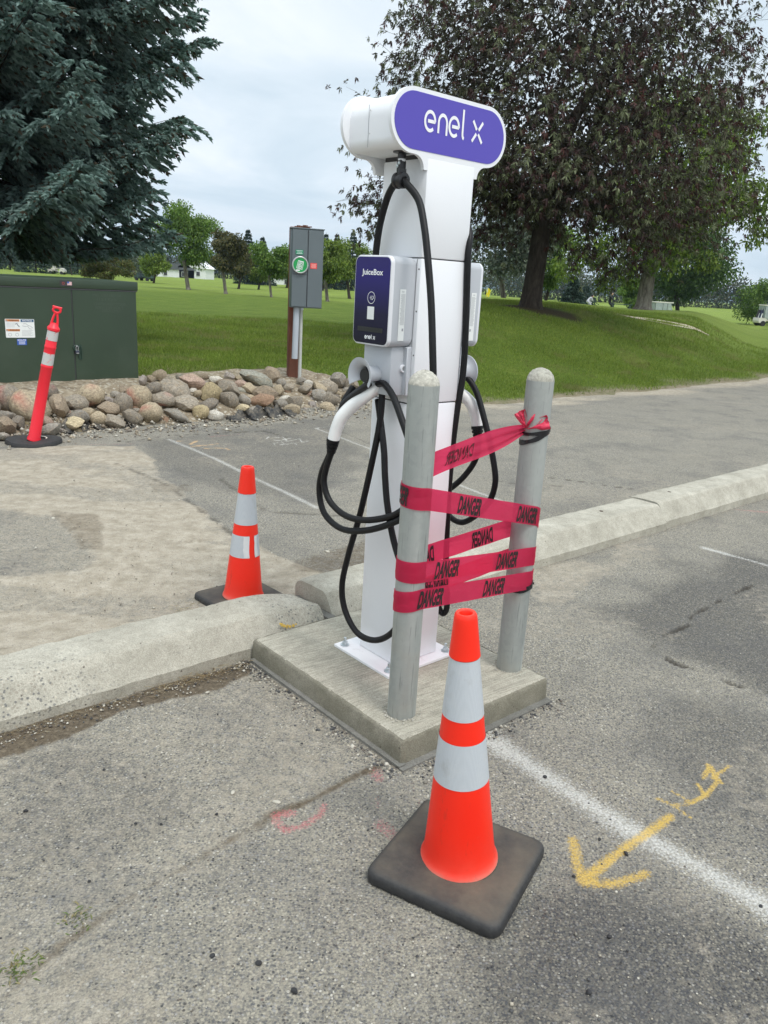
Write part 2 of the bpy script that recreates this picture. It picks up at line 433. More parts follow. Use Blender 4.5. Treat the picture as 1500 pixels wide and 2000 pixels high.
# ------------------------------------------------------------------ parking lot sheet
def geo(a, b, s0, k):
    out = [a]; s = s0
    while out[-1] < b: out.append(out[-1] + s); s *= k
    return out
xs = np.array(sorted([-x for x in geo(2.2, 30, .014, 1.035)] + list(np.arange(-2.19, 2.4, .0125)) + geo(2.41, 45, .013, 1.03)))
ys = np.array([-30, -12, -6, -3, -1.5, -.7, -.2, .2, .5, .8, .95, 1.05] + list(1.1 * 1.0065 ** np.arange(1, 480)) + [26, 30, 36, 45, 60])
ys = np.unique(ys)
XX, YY = np.meshgrid(xs, ys); sh = XX.shape
UU = XX * UX[0] + YY * UX[1]; VV = XX * VX[0] + YY * VX[1]
wob = (fbm(XX * 3, YY * 3, 3, 3) - .5); wob2 = (fbm(XX * 12, YY * 12, 3, 31) - .5); wb = (fbm(XX * .8, YY * .8, 4, 77) - .5)
def pm(px, soft, n1=.12, n2=.04):
    """soft-edged area given by its outline on the ground"""
    P = GL(px); d = dist_poly(XX, YY, P + [P[0]]); d = np.where(in_poly(XX, YY, P), d, -d)
    return sst(-soft, soft, d + wob * n1 + wob2 * n2)
def lm(px, w, soft, br=.0, n2=.01):
    """painted or worn line: half width w, soft edge"""
    d = dist_poly(XX, YY, GL(px)) + wob2 * n2 + wob * br
    return 1 - sst(w - soft, w + soft, d)
sdE = edge_sd(XX, YY)
sand = pm([(-900, 905), (120, 872), (262, 872), (345, 950), (450, 1040), (540, 1085), (650, 1128), (640, 1160), (300, 1300), (-900, 1500)], .05, .16, .05)
sand = np.maximum(sand, sst(-.75, -.15, sdE + wb * .5 + wob * .2) * np.where(XX > 0, 1, 1))
sand = np.maximum(sand, sst(-1.35, -.7, sdE + wob * .3) * sst(2.0, .5, XX) * sst(-12, -5, XX))
sand = np.maximum(sand, .42 * pm([(560, 1370), (760, 1500), (640, 1590), (430, 1700), (330, 1640), (420, 1500)], .12, .3))
sand = np.maximum(sand, .45 * pm([(0, 1760), (300, 1880), (350, 2100), (-200, 2100)], .1, .3))
sand = np.maximum(sand, .55 * pm([(1030, 1120), (1240, 1050), (1300, 1075), (1180, 1120), (1080, 1170)], .1, .5))
sand = np.maximum(sand, .35 * sst(.45, .62, fbm(XX * 1.3 + 5, YY * 1.3, 4, 21)))
sand = np.maximum(sand, .36 * pm([(500, 1300), (790, 1500), (545, 1600), (-100, 2010), (-500, 1980), (-300, 1560), (200, 1420)], .06, .2))
oldpatch = pm([(-300, 950), (110, 1010), (200, 1095), (160, 1125), (-300, 1130)], .06, .15)   # bare asphalt showing in the dirt
sand = sand * (1 - .6 * oldpatch)
sand *= 1 - .45 * sst(.50, .66, fbm(XX * 1.1 + 31, YY * 2.6, 4, 55)) * (YY > 3)
dark = pm([(1010, 1790), (1110, 1700), (1240, 1720), (1560, 1880), (1600, 2200), (850, 2200), (960, 1900)], .10, .25)
dark = np.maximum(dark, .85 * pm([(1190, 1180), (1330, 1110), (1420, 1080), (1700, 1130), (1700, 1420), (1500, 1360), (1330, 1290)], .12, .45))
dark = np.maximum(dark, .7 * pm([(1290, 1360), (1700, 1440), (1700, 1800), (1480, 1640), (1340, 1500)], .2, .5))
dark = np.maximum(dark, .45 * pm([(60, 1480), (330, 1450), (350, 1600), (150, 1680), (0, 1700)], .1, .4))
dark = np.maximum(dark, .5 * pm([(290, 860), (660, 810), (700, 900), (620, 980), (420, 960), (330, 930)], .1, .3))
white = .74 * lm([(330, 858), (420, 897), (620, 992)], .035, .045)
white = np.maximum(white, .70 * lm([(616, 836), (700, 868), (880, 940), (1010, 990)], .03, .03))
white = np.maximum(white, .7 * lm([(616, 836), (700, 826)], .02, .03))
white = np.maximum(white, .74 * lm([(930, 1430), (1180, 1590), (1340, 1680), (1560, 1810)], .082, .095, .08))
white = np.maximum(white, .74 * lm([(1375, 1070), (1440, 1088), (1560, 1122)], .035, .04, .03))
yellow = .80 * lm([(1310, 1595), (1230, 1650), (1145, 1715)], .022, .020)
yellow = np.maximum(yellow, .74 * lm([(1120, 1640), (1127, 1690), (1140, 1722), (1200, 1727), (1262, 1706)], .024, .022))
for P_ in ([(1283, 1560), (1310, 1572), (1350, 1598)], [(1310, 1545), (1338, 1562), (1355, 1570)], [(1310, 1572), (1345, 1572), (1378, 1555), (1360, 1532)],
           [(1378, 1555), (1400, 1530), (1388, 1498), (1372, 1522)], [(1380, 1495), (1410, 1532)], [(1425, 1498), (1392, 1520)]):
    yellow = np.maximum(yellow, .80 * lm(P_, .011, .012))
orange = np.zeros(sh)
for P_ in ([(348, 861), (385, 862), (370, 868), (400, 870)], [(375, 873), (425, 868)], [(400, 877), (440, 876), (448, 880)]):
    orange = np.maximum(orange, .8 * lm(P_, .02, .012))
for P_ in ([(545, 855), (525, 853), (520, 858), (545, 861), (570, 855)], [(553, 853), (560, 862)], [(562, 862), (585, 857), (590, 864), (607, 861)],
           [(535, 866), (550, 863), (556, 868), (538, 870), (535, 866)], [(560, 868), (575, 865), (580, 870)]):
    white = np.maximum(white, .75 * lm(P_, .014, .012))
pink = np.zeros(sh)
for P_, a, w_ in (([(632, 1572), (625, 1590), (596, 1612), (560, 1622), (540, 1606), (540, 1592), (575, 1588)], .62, .014), ([(735, 1508), (738, 1522)], .5, .02), ([(733, 1560), (736, 1575)], .4, .016),
                  ([(805, 1530), (822, 1575)], .38, .014), ([(745, 1610), (775, 1638)], .5, .02), ([(590, 1320), (600, 1390)], .22, .03),
                  ([(180, 868), (265, 866)], .5, .02), ([(410, 853), (470, 848)], .5, .02), ([(440, 858), (560, 846)], .3, .02), ([(1440, 996), (1500, 1000)], .5, .03)):
    pink = np.maximum(pink, min(.62, a * 1.1) * lm(P_, w_ * 1.25, .02, .02))
soil = pm([(-60, 1445), (120, 1400), (250, 1366), (380, 1318), (490, 1288), (500, 1312), (430, 1340), (330, 1358), (240, 1388), (120, 1438), (-60, 1500)], .018, .07, .04)
soil = np.maximum(soil, .8 * lm([(735, 1500), (690, 1520), (610, 1562), (540, 1590)], .010, .014, .03))
soil = np.maximum(soil, .55 * lm([(540, 1590), (400, 1670), (260, 1750), (120, 1850), (0, 1960)], .014, .022, .06))
soil = np.maximum(soil, .55 * pm([(580, 1085), (760, 1040), (760, 1085), (640, 1130), (560, 1130)], .05, .3))
soil = np.maximum(soil, .4 * pm([(290, 945), (370, 945), (380, 960), (300, 962)], .02, .05))
soil = np.maximum(soil, .5 * pm([(100, 1000), (190, 1010), (200, 1075), (170, 1070)], .03, .2))
soil = np.maximum(soil, .5 * lm([(560, 1180), (370, 1220)], .03, .03, .1))
soil = np.maximum(soil, .45 * lm([(485, 1300), (640, 1400), (775, 1492)], .02, .025, .05))
crack = lm([(1560, 1120), (1500, 1130), (1420, 1165), (1352, 1200), (1345, 1220), (1290, 1245), (1270, 1270), (1310, 1290)], .004, .006, .0, .05)
crack = np.maximum(crack, lm([(1255, 1272), (1330, 1300), (1400, 1325), (1450, 1345), (1560, 1362)], .006, .006, .0, .05))
crack = np.maximum(crack, .8 * lm([(1055, 930), (1110, 937), (1180, 948), (1280, 962)], .008, .008, .0, .04))
crack = np.maximum(crack, .7 * lm([(225, 905), (330, 950), (450, 1040), (470, 1060)], .008, .01, .0, .06))
crack = np.maximum(crack, .6 * lm([(430, 935), (520, 1000), (700, 1010)], .008, .01, .0, .06))
crack = np.maximum(crack, .5 * lm([(640, 830), (820, 910), (1000, 945), (1100, 950)], .006, .008, .0, .04))
crack = np.maximum(crack, .8 * lm([(250, 862), (330, 850), (520, 842), (560, 855)], .010, .012, .0, .06))
tr_c = GL([(175, 1086), (300, 1066), (455, 1050)]); tr_d = dist_poly(XX, YY, tr_c); tr_s = XX * .96 + YY * .28
tread = (1 - sst(.035, .055, tr_d)) * (np.sin(tr_s * 2 * pi / .065) > 0) * (fbm(XX * 4, YY * 4, 2, 19) > .42)
tr2 = dist_poly(XX, YY, GL([(60, 1165), (250, 1120), (470, 1085)])); tread = np.maximum(tread, .6 * (1 - sst(.03, .07, tr2)) * (np.sin((tr_s + .01) * 2 * pi / .08) > .2) * (fbm(XX * 5, YY * 5, 2, 29) > .5))
soil = np.maximum(soil, .38 * tread)
Zg = (fbm(XX * 1.5, YY * 1.5, 3, 41) - .5) * .014 + (fbm(XX * 25, YY * 25, 2, 42) - .5) * .0035 + sand * (.004 + .012 * (fbm(XX * 8, YY * 8, 3, 43) - .4))
Zg -= crack * .008
Zg -= .006 * tread
bank = sst(3.6, 2.95, VV) * (VV > 2.9) * sand * .035; Zg += bank          # dirt banked against the kerb
Zg *= sst(-1.2, .4, YY)
Vg = np.stack([XX, YY, Zg], -1).reshape(-1, 3)
ny, nx = sh; idx = np.arange(ny * nx).reshape(ny, nx)
Fg = np.stack([idx[:-1, :-1], idx[:-1, 1:], idx[1:, 1:], idx[1:, :-1]], -1).reshape(-1, 4)
keep = (sdE[:-1, :-1] < 1.0).reshape(-1); Fg = Fg[keep]
me = fast_mesh('parking_lot', Vg, Fg)
for nm, (a, b, c, d) in {'mask_a': (sand, dark, white, yellow), 'mask_b': (pink, soil, crack, orange)}.items():
    at_ = me.color_attributes.new(nm, 'FLOAT_COLOR', 'POINT')
    at_.data.foreach_set('color', np.stack([a, b, c, d], -1).astype(np.float32).ravel())
me.polygons.foreach_set('use_smooth', np.ones(len(me.polygons), bool))

q = NT('worn_asphalt'); co = q.coord('World')
A = q.attr('mask_a'); sa = q.n('ShaderNodeSeparateColor'); q.l(A.outputs['Color'], sa.inputs[0])
B = q.attr('mask_b'); sb = q.n('ShaderNodeSeparateColor'); q.l(B.outputs['Color'], sb.inputs[0])
f_sand, f_dark, f_white, f_yel = sa.outputs[0], sa.outputs[1], sa.outputs[2], A.outputs['Alpha']
f_pink, f_soil, f_crack, f_or = sb.outputs[0], sb.outputs[1], sb.outputs[2], B.outputs['Alpha']
big = q.noise(co, .9, 6, .6); mid = q.noise(co, 7, 6, .6); fine = q.noise(co, 260, 3, .75)
va = q.vor(co, 125); vb = q.vor(co, 210)
stone = q.ramp(va.outputs['Color'], [(0, (.055, .055, .058)), (.20, (.105, .108, .112)), (.36, (.20, .19, .165)), (.52, (.41, .375, .30)), (.72, (.31, .30, .285)), (.86, (.58, .55, .48)), (.95, (.16, .12, .10))], 'CONSTANT')
stone2 = q.ramp(vb.outputs['Color'], [(0, (.10, .10, .105)), (.3, (.24, .22, .18)), (.6, (.35, .32, .25)), (.85, (.15, .15, .155))], 'CONSTANT')
matrix = q.ramp(mid, [(.3, (.235, .218, .182)), (.7, (.335, .312, .262))])
in1 = q.ramp(va.outputs['Distance'], [(.36, 1.0), (.52, 0.0)])
c = q.mix(.5, matrix, stone2); c = q.mix(q.math('MULTIPLY', in1, .95), c, stone)
c = q.mix(q.ramp(big, [(.35, .0), (.65, .4)]), c, q.mix(.5, (.27, .25, .20), stone2))
# darker binder left in the less worn areas
cd = q.mix(.55, (.060, .061, .064), stone2); cd = q.mix(q.math('MULTIPLY', in1, .80), cd, stone); cd = q.mix(.45, cd, (.042, .042, .045))
c = q.mix(q.math('MULTIPLY', f_dark, .92), c, cd)
c = q.mix(q.ramp(q.noise(co, 2.2, 5, .6), [(.48, 0.0), (.72, .45)]), c, (.10, .10, .102))
# sand and dust
sn = q.ramp(q.noise(co, 11, 7, .7), [(.28, (.25, .215, .16)), (.5, (.37, .325, .255)), (.72, (.48, .43, .35))])
sn = q.mix(.45, sn, q.ramp(fine, [(.3, .22), (.7, .86)]), 'OVERLAY')
sn = q.mix(q.math('MULTIPLY', q.ramp(vb.outputs['Color'], [(.8, 0.0), (.82, 1.0)]), .55), sn, stone2)
sfac = q.math('ADD', f_sand, q.math('MULTIPLY', q.math('SUBTRACT', q.noise(co, 24, 6, .75), .5), 1.3)); sfac = q.math('MULTIPLY', q.ramp(sfac, [(.28, 0.0), (.75, .94)]), q.ramp(f_sand, [(0.02, 0.0), (.3, 1.0)]))
c = q.mix(sfac, c, sn)
so = q.ramp(q.noise(co, 45, 6, .75), [(.3, (.045, .032, .020)), (.55, (.13, .10, .066)), (.72, (.27, .22, .155))])
c = q.mix(q.ramp(q.math('ADD', f_soil, q.math('MULTIPLY', q.math('SUBTRACT', q.noise(co, 22, 6, .75), .5), 1.4)), [(.25, 0.0), (.8, .88)]), c, so)
c = q.mix(q.math('MULTIPLY', f_crack, .85), c, (.045, .038, .03))
pn = q.math('ADD', q.math('MULTIPLY', fine, .7), q.math('MULTIPLY', va.outputs['Distance'], .5))
def paint(c, f, col, k=.9):
    return q.mix(q.math('MULTIPLY', q.ramp(q.math('SUBTRACT', q.math('MULTIPLY', f, 1.35), pn), [(0.0, 0.0), (.5, 1.0)]), k), c, col)
c = paint(c, f_white, (.62, .61, .57)); c = paint(c, f_yel, (.62, .42, .10), .85); c = paint(c, f_pink, (.58, .16, .17), .8); c = paint(c, f_or, (.60, .40, .22))
h = q.math('ADD', q.math('MULTIPLY', va.outputs['Distance'], -1.0), q.math('MULTIPLY', fine, .6)); h = q.math('ADD', h, q.math('MULTIPLY', vb.outputs['Distance'], -.5))
h = q.math('MULTIPLY', h, q.math('SUBTRACT', 1.0, q.math('MULTIPLY', sfac, .4)))
h2 = q.math('ADD', h, q.math('MULTIPLY', q.noise(co, 60, 4, .7), 1.2))
q.bsdf(c, .93, 0, q.bump(h2, .85, .005), .18); M['asphalt'] = q.m
link('parking_lot', me, None, M['asphalt'], kind='structure')

# ------------------------------------------------------------------ lawn, fairway and far ground: one sheet to the horizon
xl = np.array(sorted([-x for x in geo(0, 4200, .22, 1.030)] + geo(.2, 4200, .22, 1.030)))
yl = np.array([-40, -10, 0, 4] + geo(6.5, 5200, .16, 1.017))
LX, LY = np.meshgrid(xl, yl); sdl = edge_sd(LX, LY) + (fbm(LX * 2.2, LY * 2.2, 3, 60) - .5) * .5
LZ = terrain(LX, LY) + sst(-.05, .12, sdl) * .035 - sst(0.0, -.25, sdl) * .12
# bunker: a hollow with a raised far lip
def ground_hit(px, py):
    d = ray(px, py)
    for t in np.arange(12, 90, .1):
        P = O3 + d * t
        if P[2] <= gz(P[0], P[1]): return P
    return P
bk = ground_hit(1297, 632); bx, by = bk[0], bk[1]
eb = np.hypot((LX - bx) / 2.1, (LY - by + .2 * (LX - bx)) / 1.6)
az = LX / np.maximum(LY, 1)
fair = sst(55, 66, LY + 25 * (az + .2)) * (1 - sst(-.05, .06, az)) + sst(.03, .14, az) * sst(26, 31, LY - 6 * sst(.1, .3, az)) + .75 * sst(.26, .42, az) * sst(1, 5, sdl)
fair = np.clip(fair, 0, 1)
me = fast_mesh('lawn', np.stack([LX, LY, LZ], -1).reshape(-1, 3), np.zeros((0, 4), np.int32) if False else (lambda idx: np.stack([idx[:-1, :-1], idx[:-1, 1:], idx[1:, 1:], idx[1:, :-1]], -1).reshape(-1, 4)[(sdl[:-1, :-1] > -.9).reshape(-1)])(np.arange(LX.size).reshape(LX.shape)))
dirt = sst(.55, -.1, sdl + (fbm(LX * 5, LY * 5, 3, 61) - .5) * .7)
mulch = 1 - sst(.75, 1.1, np.hypot((LX - 3.38) / 1.15, (LY - 19.75) / .95) + (fbm(LX * 3, LY * 3, 2, 8) - .5) * .3)
at_ = me.color_attributes.new('mask', 'FLOAT_COLOR', 'POINT')
at_.data.foreach_set('color', np.stack([fair, dirt, mulch, np.ones_like(LX)], -1).astype(np.float32).ravel())
me.polygons.foreach_set('use_smooth', np.ones(len(me.polygons), bool))
q = NT('mown_grass'); co = q.coord('World')
A = q.attr('mask'); sa = q.n('ShaderNodeSeparateColor'); q.l(A.outputs['Color'], sa.inputs[0])
n1 = q.noise(co, 1.1, 7, .65); n2 = q.noise(co, 16, 5, .75); n3 = q.noise(q.coord('World', (1, .5, 1)), 70, 3, .8); n4 = q.noise(co, .12, 4)
rough_ = q.ramp(n1, [(.3, (.088, .135, .020)), (.55, (.118, .172, .028)), (.74, (.175, .215, .042))])
fairc = q.ramp(q.noise(co, .35, 5, .6), [(.3, (.150, .215, .036)), (.7, (.215, .280, .055))])
fairc = q.mix(q.ramp(n4, [(.4, 0.0), (.65, .5)]), fairc, (.165, .205, .05))
c = q.mix(sa.outputs[0], rough_, fairc)
c = q.mix(.5, c, q.ramp(n2, [(.3, .25), (.7, .8)]), 'OVERLAY'); c = q.mix(.5, c, q.ramp(n3, [(.3, .2), (.7, .85)]), 'OVERLAY')
c = q.mix(q.ramp(q.noise(co, 2.4, 4, .7), [(.62, 0.0), (.72, .35)]), c, (.14, .12, .04))
sd_ = q.ramp(q.noise(co, 18, 6, .7), [(.3, (.22, .18, .12)), (.7, (.45, .38, .28))])
c = q.mix(sa.outputs[1], c, sd_); c = q.mix(q.math('MULTIPLY', sa.outputs[2], .9), c, (.055, .035, .024))
q.bsdf(c, .95, 0, q.bump(q.math('ADD', n2, n3), .9, .05), .1); M['grass'] = q.m
lawn = link('lawn', me, None, M['grass'], kind='structure')

# sand bunker, draped just above the grass
th = np.linspace(0, 2 * pi, 48, endpoint=False); rings = [0, .35, .6, .8, .92, 1.0]
def blob(cx, cy, rx, ry, rot, name, mat, lift, dip, lip=0.0, seed=0):
    V = []; F = []
    for j, r in enumerate(rings):
        for t in th:
            w = 1 + .12 * sin(3 * t + seed) + .07 * sin(5 * t + 2)
            x = r * rx * w * cos(t); y = r * ry * w * sin(t)
            X = cx + x * cos(rot) - y * sin(rot); Y = cy + x * sin(rot) + y * cos(rot)
            V.append((X, Y, gz(X, Y) + lift - dip * (1 - r * r)))
    n = len(th)
    for j in range(len(rings) - 1):
        for i in range(n): F.append((j * n + i, j * n + (i + 1) % n, (j + 1) * n + (i + 1) % n, (j + 1) * n + i))
    return V, F
M['bunker'] = simple('bunker_sand', (.50, .44, .33), .95, 0, .12, 8, .4, 40)
V, F = blob(bx, by, 1.35, .34, radians(10), 'b', None, .05, .02)
part('sand_bunker', V, F, M['bunker'], None, True, None, kind='structure')
# raised turf lip on the far side of the bunker
gl = G(); lipP = []
for i in range(25):
    t = radians(8 + 164 * i / 24); x = 1.4 * cos(t); y = .40 * sin(t); r_ = radians(10)
    X = bx + x * cos(r_) - y * sin(r_); Y = by + x * sin(r_) + y * cos(r_); lipP.append((X, Y, gz(X, Y) + .02))
gl.add(*tube(lipP, [.02 + .10 * sin(pi * i / 24) for i in range(25)], 8))
gl.done('bunker_lip', M['grass'], None, True, None, kind='structure')

# ------------------------------------------------------------------ concrete kerb segments
def curb_segment(u0, u1, dv, label, lean=0.0, broken_end=False, worn=False, top=.15, steel_holes=()):
    prof = [(2.605, -.03), (2.607, .045), (2.625, .062), (2.665, .118), (2.685, .141), (2.705, .150), (2.80, .152), (2.885, .149), (2.915, .138), (2.93, .115), (2.935, -.03)]
    us = np.arange(u0, u1 + 1e-6, .03); us = np.append(us, u1) if us[-1] < u1 - 1e-4 else us
    V = []; F = []; wear = []; n = len(prof)
    for i, u in enumerate(us):
        e0 = min(u - u0, u1 - u)
        for j, (v, z) in enumerate(prof):
            k = top / .15; zz = z * k
            nz = fbm(np.array([u * 9.]), np.array([j * 1.3]), 3, 12)[0] - .5
            nz2 = fbm(np.array([u * 30.]), np.array([j * 2.3]), 2, 13)[0] - .5
            edge = 1 if j in (3, 4, 5, 8, 9) else .4
            am = .016 if worn else .008
            zz += (nz * am + nz2 * .005) * edge * (0 if j in (0, n - 1) else 1)
            vv = v + dv(u) + (nz2 * .008 + nz * am * .7) * (1 if j < 5 else .6)
            if broken_end and u1 - u < .34 and z > .03:           # the end has crumbled down to the joint
                t = 1 - (u1 - u) / .34; zz -= .038 * t * t * (1.25 if j > 5 else .8); 
            if e0 < .012: zz -= .008 * (z > .05)
            V.append(W(u, vv, zz)); wear.append(sst(1.15, .7, u) * .6 * (1 if 1 <= j <= 5 else .25) + .12 + (.5 if broken_end and u1 - u < .25 else 0))
    for i in range(len(us) - 1):
        for j in range(n): F.append((i * n + j, i * n + (j + 1) % n, (i + 1) * n + (j + 1) % n, (i + 1) * n + j))
    F.append(tuple(range(n))); F.append(tuple(range((len(us) - 1) * n, len(us) * n))[::-1])
    t = thing('concrete_kerb', W((u0 + u1) / 2, 2.77 + dv((u0 + u1) / 2), 0), label, 'kerb', 'concrete kerb blocks laid end to end')
    o = part('kerb_block', V, F, M['curb'], t, True, 20)
    a = o.data.attributes.new('wear', 'FLOAT', 'POINT'); a.data.foreach_set('value', np.array(wear, np.float32))
    return t
dv0 = lambda u: 0.0
dvr = lambda u: .022 + .010 * (u - 2)
k0 = curb_segment(-2.2, .42, dv0, 'weathered concrete kerb block at the left edge of the photo, mostly out of frame', worn=True)
k1 = curb_segment(.432, 2.02, dv0, 'worn sandy concrete kerb block with crumbled end, in front of the smaller orange cone', broken_end=True, worn=True)
k2 = curb_segment(2.065, 5.00, dvr, 'pale concrete kerb block passing behind the charging station and bollards', top=.165)
k3 = curb_segment(5.012, 8.2, lambda u: .035 + .010 * (u - 2), 'pale concrete kerb block at the right edge of the photo', top=.175)
# grey filler left in the joint behind the pad
mp = [W(2.043, 2.66, .045), W(2.045, 2.70, .085), W(2.035, 2.75, .112), W(2.04, 2.84, .128), W(2.03, 2.93, .120)]
V, F = ubox(2.022, 2.064, 2.62, 2.925, -.02, .072)
part('joint_filler', V, F, M['mortar'], k1)
# anchor holes with steel pins, and paint on the kerb face
M['rust'] = simple('rusty_pin', (.05, .03, .022), .9, 0, .3, 40)
for u, kk, dvv, zt in ((5.35, k3, .07, .176), (4.45, k2, .045, .166), (3.62, k2, .035, .166), (3.68, k2, .035, .166)):
    V, F = lathe([(0, .004), (.013 if u > 4 else .005, .003), (.014 if u > 4 else .006, -.02)], W(u, 2.80 + dvv, zt), ZX, 10)
    part('anchor_pin', V, F, M['rust'], kk, True)
q = NT('flaking_yellow_paint'); co = q.coord('World'); q.bsdf(q.mix(q.noise(co, 60, 4), (.62, .42, .08), (.50, .33, .08)), .8); M['yel'] = q.m
gg = G()
for p, r in (((546, 1204), .006), ((549, 1208), .008), ((553, 1213), .008), ((558, 1218), .007), ((564, 1219), .008), ((571, 1220), .007), ((576, 1217), .004), ((560, 1214), .004)):
    c_ = onv(p[0], p[1], 2.64)
    # lies on the sloping face of the kerb
    zz = .062 + (c_[1] - 2.625) * 1.4 if False else .085
    V, F = lathe([(0, .0), (r, .0)], W(c_[0], 2.634, .088 + (1214 - p[1]) * .0016), W(0, -.8, .6), 9, arc=(0, 360))
    gg.add([np.array(v) + W(0, -.8, .6) * .0035 + rng.normal(0, .0008, 3) for v in V], F)
gg.done('yellow_paint_mark', M['yel'], k1, recalc=False)

# ------------------------------------------------------------------ concrete pad
PZ = .092
PU0, PU1, PV0, PV1 = 1.605, 2.375, 1.652, 2.598
t = thing('concrete_pad', W(1.99, 2.12, 0), 'raised square concrete pad with a broomed top under the charging station', 'concrete pad')
def edge_path(n=160):
    P = rrect(PU0, PU1, PV0, PV1, .008, 1); out = []
    for i in range(len(P)):
        a = np.array(P[i]); b = np.array(P[(i + 1) % len(P)]); L = np.linalg.norm(b - a); k = max(1, int(L / .014))
        for j in range(k): out.append(a + (b - a) * j / k)
    return out
ep = edge_path(); n = len(ep); V = []; F = []
def jit(p, s, a): return a * (fbm(np.array([p[0] * 40]), np.array([p[1] * 40 + s]), 3, 5)[0] - .5)
cN = np.array([(PU0 + PU1) / 2, (PV0 + PV1) / 2])
rows = [(-.03, .004, 0), (.018, .003, .006), (PZ - .012, 0, .004), (PZ - .003, -.004, .008), (PZ, -.011, .010)]
for z, out_, a in rows:
    for p in ep:
        d = (p - cN) / np.abs(p - cN).max(); w = p + np.sign(p - cN) * out_ * (np.abs(np.abs(p - cN) - np.array([(PU1 - PU0) / 2, (PV1 - PV0) / 2])) < .01) + jit(p, z * 90, a)
        V.append(W(w[0], w[1], z + (jit(p, 3, .006) if 0 < z < PZ - .001 and z > .03 else 0)))
for j in range(len(rows) - 1):
    for i in range(n): F.append((j * n + i, j * n + (i + 1) % n, (j + 1) * n + (i + 1) % n, (j + 1) * n + i))
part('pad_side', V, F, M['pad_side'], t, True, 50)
gu = np.linspace(0, 1, 60); gv = np.linspace(0, 1, 74); V = []; F = []
GU, GV = np.meshgrid(gu, gv); uu = PU0 + .008 + GU * (PU1 - PU0 - .016); vv = PV0 + .008 + GV * (PV1 - PV0 - .016)
ed = np.minimum(np.minimum(GU, 1 - GU), np.minimum(GV, 1 - GV))
bl = np.maximum(0, 1 - np.minimum(np.hypot(uu - 1.72, vv - 1.79), np.hypot(uu - 2.312, vv - 1.80)) / .11)
zz = PZ + .002 + (fbm(uu * 30, vv * 30, 3, 7) - .5) * .0025 + bl * .010 * fbm(uu * 60, vv * 60, 3, 8) - .004 * (ed < .01)
front = sst(1.80, 1.66, vv) * .003 * (fbm(uu * 80, vv * 80, 2, 18)); zz = zz + front
V = [W(a, b, c) for a, b, c in zip(uu.ravel(), vv.ravel(), zz.ravel())]
nx_ = 60; F = [(i * nx_ + j, i * nx_ + j + 1, (i + 1) * nx_ + j + 1, (i + 1) * nx_ + j) for i in range(73) for j in range(59)]
part('broomed_top', V, F, M['pad'], t, True, None)
# the lower footing lip along the left side
V, F = ubox(PU0 - .022, PU0 + .01, PV0 - .012, PV1 - .02, -.03, .012); gl = G().add(V, F); V, F = ubox(PU0 - .022, PU1, PV0 - .03, PV0 + .01, -.03, .007); gl.add(V, F)
gl.done('footing', M['mortar'], t)

# ------------------------------------------------------------------ bollards
BR = .050; B1 = (1.718, 1.788); B2 = (2.310, 1.800)
def bollard(c, label, ztop, seed):
    t = thing('bollard', W(*c, PZ), label, 'bollard', 'galvanised bollards in front of the charging station')
    V, F = lathe([(BR, -.01), (BR, .02)] + [(BR, z) for z in np.linspace(.1, ztop - PZ, 10)] + [(BR - .005, ztop - PZ), (BR - .006, ztop - PZ - .01)], W(*c, PZ), ZX, 40)
    part('pipe', V, F, M['galv'], t, True, 50)
    V = []; F = []; n = 30; rows = 12; r2 = np.random.default_rng(seed)
    for j in range(rows + 1):
        a = j / rows * pi / 2
        for i in range(n):
            b = 2 * pi * i / n
            k = 1 + (fbm(np.array([i * .9 + seed]), np.array([j * 1.1]), 3, seed)[0] - .5) * .13 * sin(a) + r2.normal(0, .012) * sin(a)
            if j == 0: k = .985
            V.append(W(c[0] + BR * cos(a) * cos(b) * k, c[1] + BR * cos(a) * sin(b) * k, ztop - .004 + .048 * sin(a) * k))
    for j in range(rows):
        for i in range(n): F.append((j * n + i, j * n + (i + 1) % n, (j + 1) * n + (i + 1) % n, (j + 1) * n + i))
    part('cement_cap', V, F, M['cap'], t, True, 30)
    V = []; F = []
    for k in range(70):    # cement crumbs at the foot of the pipe
        a = r2.uniform(0, 2 * pi); rr = BR + abs(r2.normal(0, .012)) + .003; s_ = r2.uniform(.0015, .005); o_ = W(c[0] + rr * cos(a), c[1] + rr * sin(a), PZ + .006 + s_ * .4)
        b = len(V); V += [o_ + np.array(x) * s_ * r2.uniform(.6, 1.2) for x in ((1, 0, 0), (-1, 0, 0), (0, 1, 0), (0, -1, 0), (0, 0, 1), (0, 0, -1))]
        F += [(b + i_, b + j_, b + k_) for i_, j_, k_ in ((0, 2, 4), (2, 1, 4), (1, 3, 4), (3, 0, 4), (2, 0, 5), (1, 2, 5), (3, 1, 5), (0, 3, 5))]
    o = part('cement_crumbs', V, F, M['cap'], t); o['kind'] = 'stuff'
    return t
bollard(B1, 'left galvanised steel bollard with rounded cement top, nearest the front corner of the pad', 1.252, 3)
bollard(B2, 'right galvanised steel bollard carrying the knotted end of the danger tape', 1.243, 5)

